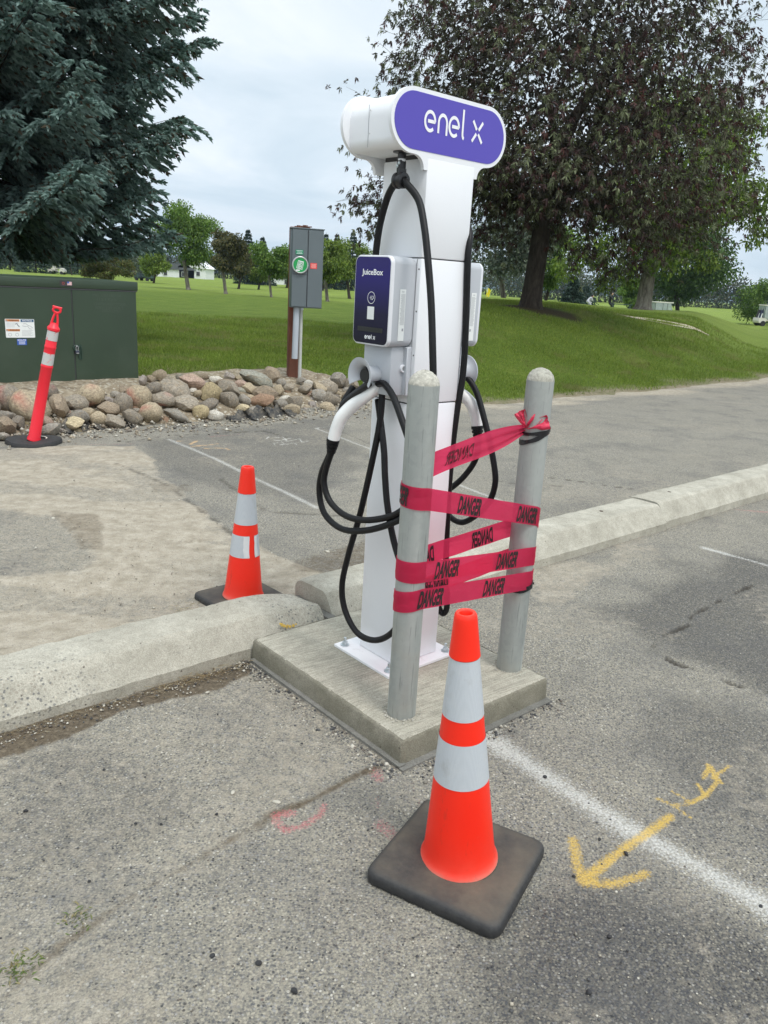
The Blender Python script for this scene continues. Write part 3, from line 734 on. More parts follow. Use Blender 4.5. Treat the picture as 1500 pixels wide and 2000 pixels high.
# ------------------------------------------------------------------ charging station
CS = thing('charging_station', W(2.03, 2.17, PZ), 'white two-sided electric vehicle charging station with a violet sign head and black cables', 'charging station')
BZ = PZ + .014
V, F = bevel_box(1.842, 2.212, 2.003, 2.347, BZ - .012, BZ, .0015, 1); bp = part('base_plate', V, F, M['base_white'], CS)
for u, v in ((1.872, 2.312), (1.872, 2.035), (2.182, 2.312), (2.182, 2.035)):
    c_ = W(u, v, BZ); gl = G()
    gl.add(*lathe([(.0, .0035), (.018, .0035), (.018, .0)], c_, ZX, 20)); gl.add(*lathe([(0, .017), (.0105, .017), (.012, .015), (.012, .003)], c_, ZX, 6)); gl.add(*lathe([(0, .036), (.0055, .034), (.006, .01)], c_, ZX, 12))
    gl.done('anchor_bolt', M['zinc'], CS, True, 30)
cu0, cu1, cv0, cv1 = 1.920, 2.145, 2.053, 2.277
SEAM = (1.137, 1.637); ZT = 1.962
V, F = bevel_box(cu0, cu1, cv0, cv1, BZ, SEAM[0] - .0015, .006, 2); part('lower_post', V, F, M['white_paint'], CS, True, 40)
V, F = bevel_box(cu0, cu1 + .002, cv0, cv1, SEAM[0] + .0015, SEAM[1] - .0015, .005, 2); part('middle_cover', V, F, M['white_paint'], CS, True, 40)
V, F = bevel_box(cu0, cu1, cv0, cv1, SEAM[1] + .0015, 1.9515, .005, 2); part('upper_cover', V, F, M['white_paint'], CS, True, 40)
V, F = ubox(cu0 + .004, cu1 - .004, cv0 + .004, cv1 - .004, SEAM[0] - .01, ZT + .006); part('inner_post', V, F, M['seam'], CS)
# side flange and rivets on the left face
V, F = ubox(cu0 - .0025, cu0 + .002, cv0 + .018, cv0 + .020, SEAM[0] + .004, SEAM[1] - .004); part('flange_seam', V, F, M['grey_print'], CS)
for (v, z) in ((cv0 + .009, 1.60), (cv0 + .009, 1.46), (cv0 + .009, 1.31), (cv0 + .026, 1.31), (cv0 + .026, 1.185), (cv0 + .010, 1.185)):
    V, F = lathe([(0, .0012), (.0028, .0008), (.003, 0)], W(cu0, v, z), -UX, 10); part('screw', V, F, M['seam'], CS)

# sign head
SU, SH, SR = 2.022, .2695, .0975; SZ = 2.052
def stadium(hw, r, n=22, ex=0):
    return [((hw - r) + r * cos(radians(a)), r * sin(radians(a))) for a in np.linspace(-90, 90, n)] + [(-(hw - r) + r * cos(radians(a)), r * sin(radians(a))) for a in np.linspace(90, 270, n)]
def plate_outline():
    """stadium with a concave neck running down onto the post"""
    hw, r = SH, SR; nl, nr = 1.905 - SU, 2.158 - SU; P = []
    R = .042; bz = -r - R
    P += [(nr, bz)]; P += [(nr + R + R * cos(radians(a)) , bz + R * sin(radians(a)) ) for a in np.linspace(180, 90, 9)][1:]
    P += [((hw - r) + r * cos(radians(a)), r * sin(radians(a))) for a in np.linspace(-82, 90, 24)]
    P += [(-(hw - r) + r * cos(radians(a)), r * sin(radians(a))) for a in np.linspace(90, 262, 24)]
    P += [(nl - R + R * cos(radians(a)), bz + R * sin(radians(a))) for a in np.linspace(90, 0, 9)]
    return P
head = None
for v0, nm in ((2.054, 'sign_plate'), (2.300, 'sign_plate')):
    V, F = prism(plate_outline(), W(SU, v0, SZ), UX, ZX, VX, 0, .014)
    o = part(nm, V, F, M['white_paint'], CS, True, 30); head = head or o
bd = rrect(-SH + .030, SH - .030, -.087, .085, (.075, .075, .035, .035), 10)
V, F = prism(bd, W(SU, 0, SZ), UX, ZX, VX, 2.068, 2.300); part('head_casing', V, F, M['white_paint'], CS, True, 40)
V, F = prism([(x, y) for x, y in rrect(-.0006, .0006, -.078, .05, .0003, 1)], W(SU - SH + .0295, 2.20, SZ), VX, ZX, UX, -.0008, .0005); part('casing_seam', V, F, M['grey_print'], CS)
for v, z in ((2.193, 2.085), (2.193, 2.015)):
    V, F = lathe([(0, .001), (.0025, .0007), (.0028, 0)], W(SU - SH + .030, v, z), -UX, 8); part('rivet', V, F, M['steel'], CS)
V, F = prism(stadium(SH - .013, SR - .013), W(SU, 2.0525, SZ), UX, ZX, VX, 0, .003); film = part('sign_panel', V, F, M['purple'], CS, True, 30)
# the lettering: round strokes
def logo_strokes():
    L = []
    L.append([(.30, .50), (.95, .50)] + arc2(.5, .5, .45, 4, 312, 30)[0:])
    L.append([(1.28, .02), (1.28, .55)] + arc2(1.66, .55, .38, 175, 10, 16) + [(2.04, .55), (2.04, -.02)])
    L.append([(2.52, .50), (3.15, .50)] + arc2(2.72, .5, .45, 4, 312, 30))
    L.append([(3.55, 1.45), (3.55, .25)] + arc2(3.76, .22, .2, 175, 255, 6))
    X = (4.55, 5.45)
    for a, b in (((4.50, 0), (4.90, .42)), ((5.10, .62), (5.50, 1.04)), ((4.52, 1.04), (4.92, .62)), ((5.08, .42), (5.50, 0))): L.append([a, b])
    return L
def put_logo(name, o, ax, ay, nrm, h, w, parent, total, lift=.0006):
    gl = G(); sx = total / 5.5
    for st in logo_strokes():
        V, F = stroke2d(st, w); V = [(p[0] * sx, p[1] * h) for p in V]
        gl.add(place2d(V, o, ax, ay, np.array(nrm) * lift), F)
        for P in (st[0], st[-1]): pass
    return gl.done(name, M['white_print'], parent, recalc=False)
a = onv(828, 252, 2.052); b = onv(940, 284, 2.052)
put_logo('sign_lettering', W(a[0], 2.0525, a[2] - .004), UX, ZX, -VX, .062, .17, CS, b[0] - a[0], .0012)

def cable(name, pts, r=.0125, n=12, seg=8):
    V, F = tube(spline(pts, seg), r, n); return part(name, V, F, M['black_rubber'], CS, True, None)
def WU(px, py, u):
    p = onu(px, py, u); return W(*p)

def side_kit(sgn):
    """charger box, housing, connector holder and hanger for one side; sgn=-1 faces left (-u), +1 faces right (+u)"""
    ux = UX * sgn; face = cu0 if sgn < 0 else cu1 + .002; base = W(face, 2.165, 0); vx = VX * sgn      # vx runs left->right seen from outside
    v0b, v1b = -.0975, .0975; zb, ztp = 1.337, 1.638; zc = (zb + ztp) / 2; D = .118
    O = base + ZX * zc; hh = (ztp - zb) / 2
    D = D if sgn < 0 else .105
    rr = rrect(v0b, v1b, -hh, hh, .026, 8)
    V, F = sect_prism(rr, O, vx, ZX, ux, [(.0, .007), (.012, .0015), (D * .55, .0005), (D - .014, 0)])
    bx_ = part('charger_box', V, F, M['gray_plastic'], CS, True, 40)
    V, F = sect_prism(rr, O, vx, ZX, ux, [(D - .0138, 0), (D - .005, .0), (D - .0005, .0025), (D, .005)]); part('bezel', V, F, M['bezel'], bx_, True, 40)
    rp = rrect(v0b + .006, v1b - .006, -hh + .006, hh - .006, .021, 10)
    V, F = prism(rp, O + ux * (D - .001), vx, ZX, ux, 0, .0022)
    pn_ = part('front_panel', V, F, M['panel'], bx_, True, 30)
    zs = np.array([v.co.z for v in pn_.data.vertices]); ga = pn_.data.attributes.new('grad', 'FLOAT', 'POINT'); ga.data.foreach_set('value', ((zs - zs.min()) / (zs.max() - zs.min())).astype(np.float32))
    # re-cut the panel in rows so that the print gradient has vertices to sit on
    bm = bmesh.new(); bm.from_mesh(pn_.data)
    lay = bm.verts.layers.float['grad']; z0, z1 = zs.min(), zs.max()
    for k in range(1, 8):
        z = z0 + (z1 - z0) * k / 8; bmesh.ops.bisect_plane(bm, geom=bm.verts[:] + bm.edges[:] + bm.faces[:], plane_co=(0, 0, z), plane_no=(0, 0, 1))
    for v in bm.verts: v[lay] = (v.co.z - z0) / (z1 - z0)
    bm.to_mesh(pn_.data); bm.free()
    Of = O + ux * (D + .0013)
    text_on('lettering', 'JuiceBox', Of + ZX * .086, vx, ZX, ux, .0185, M['white_print'], bx_, .022, 1, True, .0005, .112)
    gl = G(); V, F = stroke2d(arc2(0, 0, .0195, 0, 360, 32), .0018); gl.add(place2d(V, Of + ZX * .010, vx, ZX, ux * .0005), F)
    for r_ in (.004, .0075, .011):
        V, F = stroke2d(arc2(-.010, 0, r_, -40, 40, 8), .0014); gl.add(place2d(V, Of + ZX * .010, vx, ZX, ux * .0005), F)
    for k_ in (0, .0035):
        V, F = stroke2d([(.003 + k_, -.007), (.012, -.001 + k_), (.006 + k_, .007)], .0016); gl.add(place2d(V, Of + ZX * .010, vx, ZX, ux * .0005), F)
    gl.done('contactless_symbol', M['grey_print'] if False else M['white_print'], bx_, recalc=False)
    V, F = prism(rrect(-.018, .018, -.0215, .0215, .001, 1), Of + ZX * -.041, vx, ZX, ux, .0002, .0007); part('square_sticker', V, F, M['sticker'], bx_)
    V, F = prism(rrect(-.068, .068, -.008, .008, .002, 2), Of + ZX * -.097, vx, ZX, ux, .0002, .0006); part('display_strip', V, F, M['black_plastic'], bx_)
    put_logo('small_lettering', Of + ZX * -.129 - vx * .026, vx, ZX, ux, .0105, .30, bx_, .056, .0005)
    # specification sticker on the side facing the bollards
    sd_ax = ux; sO = base + ZX * (zc - .042) + (-VX) * (.0975 + .0004) + ux * (.062)
    V, F = prism(rrect(-.0135, .0135, -.086, .086, .001, 1), sO, ux, ZX, -VX, 0, .0006); stk = part('specification_sticker', V, F, M['sticker'], bx_)
    gl = G(); r3 = np.random.default_rng(4)
    z_ = .080
    for k in range(40):
        if z_ < -.036 or k < 2: w0 = -.0105
        x0 = -.011; x1 = .011 - r3.uniform(0, .006)
        if k < 2: x0, x1 = -.006, .006
        V, F = prism([(x0, z_), (x1, z_), (x1, z_ - .0011), (x0, z_ - .0011)], sO, ux, ZX, -VX, .0006, .0008)
        if not (-.052 < z_ < -.034): gl.add(V, F)
        z_ -= .0030 if k != 1 else .006
        if z_ < -.05: z_ -= .004
        if z_ < -.083: break
    gl.add(*prism([(-.010, -.044), (-.003, -.044), (-.003, -.053), (-.010, -.053)], sO, ux, ZX, -VX, .0006, .0009))
    gl.done('small_print', M['grey_print'], bx_)
    # grey housing under the box
    V, F = bevel_box(0, 0, 0, 0, 0, 0, .006, 2, (ux, VX, ZX), base + ux * .040 + ZX * 1.252, (.080, .150, .172)); hs = part('lower_housing', V, F, M['gray_plastic'], CS, True, 40)
    V, F = bevel_box(0, 0, 0, 0, 0, 0, .003, 1, (ux, VX, ZX), base + ux * .011 + ZX * 1.252, (.022, .190, .172)); part('housing_flange', V, F, M['gray_plastic'], hs, True, 40)
    c_ = base + ux * .024 - VX * .0755 + ZX * 1.262
    V, F = lathe([(0, .006), (.0085, .006), (.0085, .009), (.013, .009), (.0145, .0)], c_, -VX, 24); part('lock_ring', V, F, M['bezel'], hs, True, 30)
    V, F = lathe([(0, .008), (.006, .008), (.006, .005)], c_, -VX, 16); part('lock', V, F, M['steel'], hs, True, 30)
    # flared cable and connector holder
    hc = base + ux * .075 + ZX * 1.232
    prof = [(.030, 0), (.031, .030), (.034, .050), (.042, .066), (.054, .076), (.063, .079), (.064, .082), (.053, .080), (.040, .070), (.031, .053), (.027, .030), (.026, 0)]
    a_, b_, d_ = frame_of(ux); V = []; F = []; n = 40; A0, A1 = -35, 215
    for r_, t_ in prof:
        for i in range(n + 1):
            th = radians(A0 + (A1 - A0) * i / n)
            V.append(hc + ux * t_ + r_ * (VX * cos(th) + ZX * sin(th)))
    k = n + 1
    for j in range(len(prof)):
        j2 = (j + 1) % len(prof)
        for i in range(n): F.append((j * k + i, j * k + i + 1, j2 * k + i + 1, j2 * k + i))
    F.append(tuple(j * k for j in range(len(prof)))); F.append(tuple(j * k + n for j in range(len(prof)))[::-1])
    part('connector_holder', V, F, M['gray_plastic'], hs, True, 50)
    V, F = tube([hc - ux * .01, hc + ux * .06], .024, 20); part('holster', V, F, M['black_plastic'], hs, True, 40)
    # swivelling cable hanger under the sign head
    h0 = base + ux * .062 + ZX * 1.965 + vx * .052
    gl = G(); gl.add(*lathe([(0, .0), (.030, 0), (.030, -.004), (.014, -.007), (.014, -.022), (0, -.022)], h0, ZX, 20)); part_h = gl.done('hanger_base', M['black_plastic'], CS, True, 35)
    V, F = lathe([(0, .002), (.0125, .002), (.0125, -.010), (0, -.010)], h0 - ZX * .020, ZX, 20); part('hanger_collar', V, F, M['bezel'], part_h, True, 35)
    gl = G(); gl.add(*bevel_box(0, 0, 0, 0, 0, 0, .005, 2, UVZ, h0 - ZX * .045, (.026, .022, .040)))
    gl.add(*tube([h0 + np.array([0, 0, -.052]) - VX * .006, h0 + np.array([0, 0, -.10]) - VX * .0], [.014, .017], 12))
    gl.done('hanger_swivel', M['black_plastic'], part_h, True, 35)
    for k_ in (-.006, .009):
        V, F = lathe([(0, .0), (.005, -.001), (.0055, -.004)], h0 - ZX * (.040 + k_ * .6) + ux * .0135 + VX * k_ * .5 + ux * .003, ux, 10); part('hanger_bolt', V, F, M['zinc'], part_h, True, 35)
    hh_ = h0 - ZX * .088
    gl = G(); gl.add(*lathe([(.013, -.020), (.024, -.020), (.026, -.017), (.026, -.008), (.023, -.006), (.023, .006), (.026, .008), (.026, .017), (.024, .020), (.013, .020)], hh_, VX, 28)); gl.done('cable_clamp', M['black_plastic'], part_h, True, 35)
    return h0, hh_, hc
hL = side_kit(-1); hR = side_kit(1)

# cables on the left side (followed on the plane they hang in)
cl = hL[1]
pu = lambda px, py, u: WU(px, py, u)
cable('cable', [cl + VX * .012, cl + VX * .030 - ZX * .010, pu(757, 385, 1.87), pu(744, 430, 1.875), pu(737, 470, 1.88), pu(733, 510, 1.885), pu(731, 545, 1.90)], .0122)
cable('cable', [cl - VX * .012, cl - VX * .032 - ZX * .012, pu(818, 392, 1.87), pu(829, 445, 1.86), pu(836, 510, 1.85), pu(842, 590, 1.84), pu(845, 680, 1.83), pu(846, 760, 1.83), pu(842, 850, 1.83), pu(832, 960, 1.83),
                 pu(822, 1060, 1.83), pu(803, 1160, 1.83), pu(775, 1225, 1.83), pu(738, 1250, 1.83), pu(700, 1238, 1.83), pu(675, 1195, 1.83), pu(668, 1145, 1.83), pu(680, 1085, 1.83), pu(703, 1005, 1.83), pu(725, 910, 1.835), pu(741, 830, 1.85), pu(746, 775, 1.86), pu(742, 748, 1.87)], .0122)
cable('cable', [pu(735, 752, 1.85), pu(750, 750, 1.83), pu(768, 775, 1.82), pu(785, 820, 1.81), pu(806, 885, 1.80), pu(818, 950, 1.80), pu(800, 1000, 1.80), pu(765, 1022, 1.79), pu(715, 1036, 1.78), pu(668, 1033, 1.775), pu(635, 1005, 1.77), pu(624, 965, 1.77), pu(628, 925, 1.765), pu(645, 885, 1.76), pu(655, 850, 1.76), pu(670, 790, 1.79), pu(690, 755, 1.83)], .0122)
cable('cable', [pu(648, 882, 1.75), pu(637, 915, 1.75), pu(633, 945, 1.75), pu(645, 980, 1.755), pu(675, 1007, 1.765), pu(715, 1016, 1.775), pu(765, 1008, 1.79), pu(800, 990, 1.80), pu(822, 1010, 1.81), pu(810, 1080, 1.81), pu(788, 1105, 1.82), pu(770, 1060, 1.83), pu(757, 990, 1.835), pu(752, 930, 1.84), pu(750, 880, 1.85), pu(743, 820, 1.86), pu(738, 780, 1.87)], .0122)
# cables on the right side
cr = hR[1]
pv = lambda px, py, v: W(*onv(px, py, v))
cable('cable', [cr - VX * .012, cr - VX * .035 - ZX * .012, W(2.185, 2.13, 1.80), pv(917, 455, 2.065), pv(914, 500, 2.046), pv(911, 600, 2.045), pv(908, 680, 2.045), pv(903, 740, 2.048), pv(893, 800, 2.05), pv(884, 870, 2.055), pv(877, 950, 2.06), pv(873, 1030, 2.06), pv(871, 1110, 2.06),
                 pv(873, 1165, 2.06), pv(872, 1190, 2.065), pv(864, 1198, 2.08), pv(856, 1180, 2.10), pv(853, 1130, 2.13), pv(858, 1050, 2.16), pv(866, 950, 2.18)], .0122)
cable('cable', [cr + VX * .012, cr + VX * .03 - ZX * .012, pu(900, 420, 2.24), pu(897, 480, 2.22), pu(890, 540, 2.20)], .0122)
cable('cable', [pu(898, 740, 2.27), pu(912, 738, 2.285), pu(930, 765, 2.30), pu(945, 815, 2.305), pu(957, 865, 2.31), pu(966, 915, 2.31), pu(967, 945, 2.31), pu(958, 975, 2.31), pu(938, 1000, 2.31), pu(905, 1020, 2.31), pu(880, 1010, 2.30), pu(868, 985, 2.29)], .0122)
cable('cable', [pu(934, 848, 2.325), pu(933, 880, 2.325), pu(925, 905, 2.325), pu(905, 932, 2.32), pu(885, 950, 2.31), pu(870, 960, 2.30)], .0122)

def connector(path, rad, boot, side):
    P = spline(path, 8); n_ = len(P); R = [np.interp(i / (n_ - 1), np.linspace(0, 1, len(rad)), rad) for i in range(n_)]
    V, F = tube(P, R, 20); hnd = part('connector_handle', V, F, M['handle_white'], CS, True, 60)
    d = boot[1] - boot[0]; L = np.linalg.norm(d); d = d / L
    prof = [(0, 0), (.0245, 0), (.0245, .012), (.020, .013), (.020, .017), (.023, .018), (.0225, .027), (.0175, .028), (.0175, .032), (.0205, .033), (.0195, .041), (.0155, .042), (.0155, .046), (.0180, .047), (.0165, .055), (.0125, .056), (.0125, L)]
    V, F = lathe(prof, boot[0], d, 22); part('strain_relief', V, F, M['black_rubber'], hnd, True, 35)
    return hnd
cp = [pu(745, 752, 1.86), pu(718, 771, 1.825), pu(690, 791, 1.79), pu(668, 814, 1.765), pu(657, 838, 1.755), pu(651, 860, 1.75)]
h_ = connector(cp, [.0215, .0225, .024, .0245, .023, .0225], (pu(651, 857, 1.75), pu(646, 888, 1.75)), -1)
# latch lever lying along the top of the handle
lv = [pu(722, 748, 1.815), pu(703, 762, 1.80), pu(684, 776, 1.785), pu(668, 790, 1.775), pu(663, 799, 1.772)]
V, F = tube(spline(lv, 6), [np.interp(i, [0, 12, 24], [.013, .0125, .004]) for i in range(25)], 10); part('release_lever', V, F, M['black_plastic'], h_, True, 60)
for px, py in ((710, 779), (672, 805), (649, 846)):
    p_ = pu(px, py, 1.77); dd = p_ - O3; dd /= np.linalg.norm(dd)
    V, F = lathe([(0, .0), (.0022, .0)], p_ - dd * .034, -dd, 8); 
cp2 = [pu(892, 770, 2.26), pu(905, 772, 2.285), pu(921, 790, 2.305), pu(929, 812, 2.32), pu(932, 834, 2.325)]
h2_ = connector(cp2, [.0215, .0225, .024, .023, .0215], (pu(932, 832, 2.325), pu(934, 866, 2.325)), 1)

# ------------------------------------------------------------------ danger tape wound round the bollards
q = NT('red_barricade_film'); co = q.coord('World')
tr = q.n('ShaderNodeBsdfTransparent'); tr.inputs[0].default_value = (.95, .10, .22, 1)
tl = q.n('ShaderNodeBsdfTranslucent'); tl.inputs[0].default_value = (.92, .06, .16, 1)
pb = q.n('ShaderNodeBsdfPrincipled'); q.set(pb.inputs['Base Color'], q.mix(q.noise(co, 20, 4), (.80, .035, .115), (.88, .065, .17))); pb.inputs['Roughness'].default_value = .33
q.l(q.bump(q.noise(q.coord('World', (8, 8, 40)), 3, 4, .6), .25, .01), pb.inputs['Normal'])
a1 = q.n('ShaderNodeMixShader'); a1.inputs[0].default_value = .5; q.l(pb.outputs[0], a1.inputs[1]); q.l(tl.outputs[0], a1.inputs[2])
a2 = q.n('ShaderNodeMixShader'); a2.inputs[0].default_value = .31; q.l(a1.outputs[0], a2.inputs[1]); q.l(tr.outputs[0], a2.inputs[2]); q.l(a2.outputs[0], q.out.inputs[0]); M['tape'] = q.m
M['ink'] = flat('black_tape_ink', (.018, .010, .012), .5)
q = NT('ink_seen_through_film'); q.bsdf((.14, .012, .025), .5); M['ink_back'] = q.m
TP = thing('danger_tape', W((B1[0] + B2[0]) / 2, 1.79, .35), 'red plastic barricade tape printed DANGER wound between the two bollards', 'barricade tape')
TR = BR + .0018
dB = np.array([B2[0] - B1[0], B2[1] - B1[1]]); DL = np.linalg.norm(dB); e1 = dB / DL; e2 = np.array([e1[1], -e1[0]])       # e2 points to the viewer side (-v)
ARC = pi * TR; LOOP = 2 * (DL + ARC)
def loop_pt(s, off=0.0):
    """round the two posts: s=0 at the middle of the far side of bollard 1, front run goes from 1 to 2"""
    s = s % LOOP; r = TR + off
    if s < ARC:                       # round the outside of bollard 1, far side to near side
        a = s / TR; d = -e2 * cos(a) - e1 * sin(a); return np.array(B1) + r * d, d
    if s < ARC + DL: d = e2; return np.array(B1) + e1 * (s - ARC) + r * d, d
    if s < 2 * ARC + DL: a = (s - ARC - DL) / TR; d = e2 * cos(a) + e1 * sin(a); return np.array(B2) + r * d, d
    d = -e2; return np.array(B2) - e1 * (s - 2 * ARC - DL) + r * d, d
def zfront(px, py): return onv(px, py, 1.74)[2]
def zback(px, py): return onv(px, py, 1.845)[2]
# height of the centre line along the run
def zof(keys, s): return np.interp(s, [k[0] for k in keys], [k[1] for k in keys])
TW = .074
def strand(s0, s1, keys, name='tape_strand', wfun=None, sag=0.0, wrinkle=.0035, seed=0, off=0):
    n = max(8, int((s1 - s0) / .012)); V = []; F = []; m_ = 7
    for i in range(n + 1):
        s = s0 + (s1 - s0) * i / n; z = zof(keys, s); w = TW if wfun is None else wfun((s - s0) / (s1 - s0))
        for j in range(m_):
            t = j / (m_ - 1) - .5
            k = wrinkle * abs(fbm(np.array([s * 9 + seed]), np.array([t * 5.0]), 2, 4)[0] - .5) * 2; u_, d = loop_pt(s, k + off)
            V.append(W(u_[0], u_[1], z + t * w))
    for i in range(n):
        for j in range(m_ - 1): F.append((i * m_ + j, (i + 1) * m_ + j, (i + 1) * m_ + j + 1, i * m_ + j + 1))
    return part(name, V, F, M['tape'], TP, True, None, False)
def word(s_c, keys, front=True, body='DANGER', parent=None, ln=.112, hgt=.056, off=0, slant=.18):
    V, F = text2d(body, .042); V = V * hgt; V[:, 0] *= ln / V[:, 0].max(); V[:, 0] -= ln / 2; V[:, 1] -= hgt / 2; out = []
    # subdivide long faces by using a bmesh so that the word bends with the tape
    lift = .0026
    for x, y in V:
        s = s_c + x + y * slant; u_, d = loop_pt(s, lift + off); out.append(W(u_[0], u_[1], zof(keys, s) + y))
    return part('lettering', out, F, M['ink'] if front else M['ink_back'], parent or TP, recalc=False)
def word_back(s_c, keys, parent, ln=.119, hgt=.056):
    """printed on the outer side of the far run, so it reads reversed through the film from here"""
    V, F = text2d('DANGER', .042); V = V * hgt; V[:, 0] *= ln / V[:, 0].max(); V[:, 0] -= ln / 2; V[:, 1] -= hgt / 2; out = []
    for x, y in V:
        s = s_c + x + y * .18; u_, d = loop_pt(s, -.0026); out.append(W(u_[0], u_[1], zof(keys, s) + y))
    return part('lettering', out, F, M['ink'], parent, recalc=False)
FR0, FR1 = ARC, ARC + DL          # front straight run
BK0, BK1 = 2 * ARC + DL, LOOP      # back straight run, from bollard 2 back to bollard 1
# windings, top to bottom (s keeps growing)
zA0, zA1 = zfront(815, 978), zfront(1040, 1012)
zB0, zB1 = zback(985, 1035), zback(838, 1085)
zC0, zC1 = zfront(805, 1122), zfront(1035, 1090)
zD0, zD1 = zback(985, 1092), zback(830, 1150)
zE0, zE1 = zfront(795, 1177), zfront(1030, 1137)
kA = [(0, zA0 + .012), (FR0, zA0), (FR1, zA1), (FR1 + ARC, zB0), (BK1, zB1), (LOOP + FR0, zC0), (LOOP + FR1, zC1), (LOOP + FR1 + ARC, zD0), (LOOP + BK1, zD1), (2 * LOOP + FR0, zE0), (2 * LOOP + FR1, zE1), (2 * LOOP + FR1 + ARC, zE1 + .01)]
st1 = strand(.0, FR1 + ARC * .5, kA, seed=1)
st2 = strand(FR1 + ARC * .5, LOOP, kA, seed=2)
st3 = strand(LOOP, LOOP + FR1 + ARC * .5, kA, seed=3, off=.0006)
st4 = strand(LOOP + FR1 + ARC * .5, 2 * LOOP, kA, seed=4, off=.0004)
st5 = strand(2 * LOOP, 2 * LOOP + FR1 + ARC * .85, kA, seed=5, off=.0008, wfun=lambda t: TW * (1 - .45 * sst(.84, 1, t)))
def s_front(px, py, k=0):
    p = onv(px, py, 1.74); return k * LOOP + FR0 + (p[0] - B1[0])
word(s_front(788, 965) - .018, kA, parent=st1)
word(s_front(917, 995), kA, parent=st1, ln=.119); word(s_front(1032, 1010), kA, parent=st1, ln=.119)
word(s_front(872, 1115, 1), kA, parent=st3, ln=.119, off=.0006); word(s_front(992, 1096, 1), kA, parent=st3, ln=.119, off=.0006)
word(s_front(840, 1170, 2), kA, parent=st5, ln=.119, off=.0008); word(s_front(966, 1146, 2), kA, parent=st5, ln=.119, off=.0008)
def s_back(px, py, k=0):
    p = onv(px, py, 1.845); return k * LOOP + BK0 + (B2[0] - p[0])
word_back(s_back(943, 1043), kA, st2); word_back(s_back(822, 1085), kA, st2); word_back(s_back(985, 1080, 1), kA, st4); word_back(s_back(850, 1145, 1), kA, st4)
# the free end: from the far side of bollard 1 up to the knot on bollard 2
zK = onv(1040, 835, 1.76)[2]; zS = onv(845, 918, 1.83)[2]
sv0 = W(B1[0], B1[1] + TR, zS - .012); kn = WU(1034, 832, 2.285)
n = 40; V = []; F = []; m_ = 9
for i in range(n + 1):
    t = i / n; c_ = sv0 * (1 - t) + kn * t; w = TW * (1.22 - .98 * t ** 5)
    for j in range(m_):
        s = j / (m_ - 1) - .5; fold = .012 * t * sin(s * 16 + 1) * (t ** .7) + .004 * sin(t * 9 + s * 3)
        V.append(c_ + ZX * (s * w + .004 * sin(t * 5)) + VX * (fold - .0) + UX * .2 * s * w)
for i in range(n):
    for j in range(m_ - 1): F.append((i * m_ + j, (i + 1) * m_ + j, (i + 1) * m_ + j + 1, i * m_ + j + 1))
fe = part('tape_end', V, F, M['tape'], TP, True, None, False)
Vt, Ft = text2d('DANGER', .035); ln = .125; Vt = Vt * .046; Vt[:, 0] *= ln / Vt[:, 0].max(); Vt[:, 0] -= ln / 2; Vt[:, 1] -= .023; L_ = np.linalg.norm(kn - sv0); out = []
for x, y in Vt:
    t = .40 - x / L_ - y * .3; t = min(max(t, 0), 1); c_ = sv0 * (1 - t) + kn * t; w = TW * (1.22 - .98 * t ** 5); s = y / w
    fold = .012 * t * sin(s * 16 + 1) * (t ** .7) + .004 * sin(t * 9 + s * 3)
    out.append(c_ + ZX * (s * w + .004 * sin(t * 5)) + VX * (fold - .002) + UX * .2 * s * w)
part('lettering', out, Ft, M['ink_back'], fe, recalc=False)
q = NT('red_knotted_film'); co = q.coord('World'); pb_ = q.bsdf(q.mix(q.noise(co, 40, 4), (.60, .012, .05), (.80, .05, .12)), .35, 0, q.bump(q.noise(co, 60, 3), .6, .01)); M['knot'] = q.m
# knot: gathered bow with two ears and a wrap round the post
def ear(tip, base, w0, w1, bulge, seed):
    V = []; F = []; n = 14; m_ = 7; tip = np.array(tip); d = tip - base; up_ = np.cross(d, O3 - base); up_ /= np.linalg.norm(up_); nn = np.cross(up_, d); nn /= np.linalg.norm(nn)
    for i in range(n + 1):
        t = i / n; w = w0 + (w1 - w0) * sin(t * pi / 2)
        for j in range(m_):
            s = j / (m_ - 1) - .5
            V.append(base + d * t + up_ * s * w + nn * (bulge * sin(t * pi) * cos(s * 7 + seed) + .008 * sin(s * 14 + t * 5 + seed)))
    for i in range(n):
        for j in range(m_ - 1): F.append((i * m_ + j, (i + 1) * m_ + j, (i + 1) * m_ + j + 1, i * m_ + j + 1))
    return V, F
kb = WU(1030, 836, 2.262)
gl = G(); gl.add(*ear(WU(1012, 805, 2.25), kb, .010, .034, .006, 1)); gl.add(*ear(WU(1019, 801, 2.262), kb, .008, .022, .010, 3))
gl.add(*ear(WU(1072, 824, 2.30), kb, .018, .052, .018, 5)); gl.add(*ear(WU(1052, 812, 2.28), kb, .014, .040, .020, 2)); gl.add(*ear(WU(1071, 846, 2.325), WU(1050, 842, 2.30), .006, .016, .006, 4))
gl.done('knot', M['knot'], TP, True, None, False)
def post_band(c, z0, tilt, w, r, a0=0, a1=360, name='black_binding', adir=0, thick=.002):
    V = []; F = []; n = 44
    for i in range(n + 1):
        a = radians(a0 + (a1 - a0) * i / n); d = np.array([cos(a), sin(a)]); zz = z0 + tilt * cos(a - radians(adir))
        for k, (rr, t) in enumerate(((r, -.5), (r + thick, -.5), (r + thick, .5), (r, .5))):
            V.append(W(c[0] + d[0] * rr, c[1] + d[1] * rr, zz + t * w * (1 + .15 * sin(5 * a))))
    for i in range(n):
        for k in range(4): F.append((i * 4 + k, i * 4 + (k + 1) % 4, (i + 1) * 4 + (k + 1) % 4, (i + 1) * 4 + k))
    return part(name, V, F, M['tape_black'], TP, True, 30)
zb_ = onv(1045, 858, 1.75)[2]
post_band(B2, zb_, .026, .017, BR + .002, adir=-35)
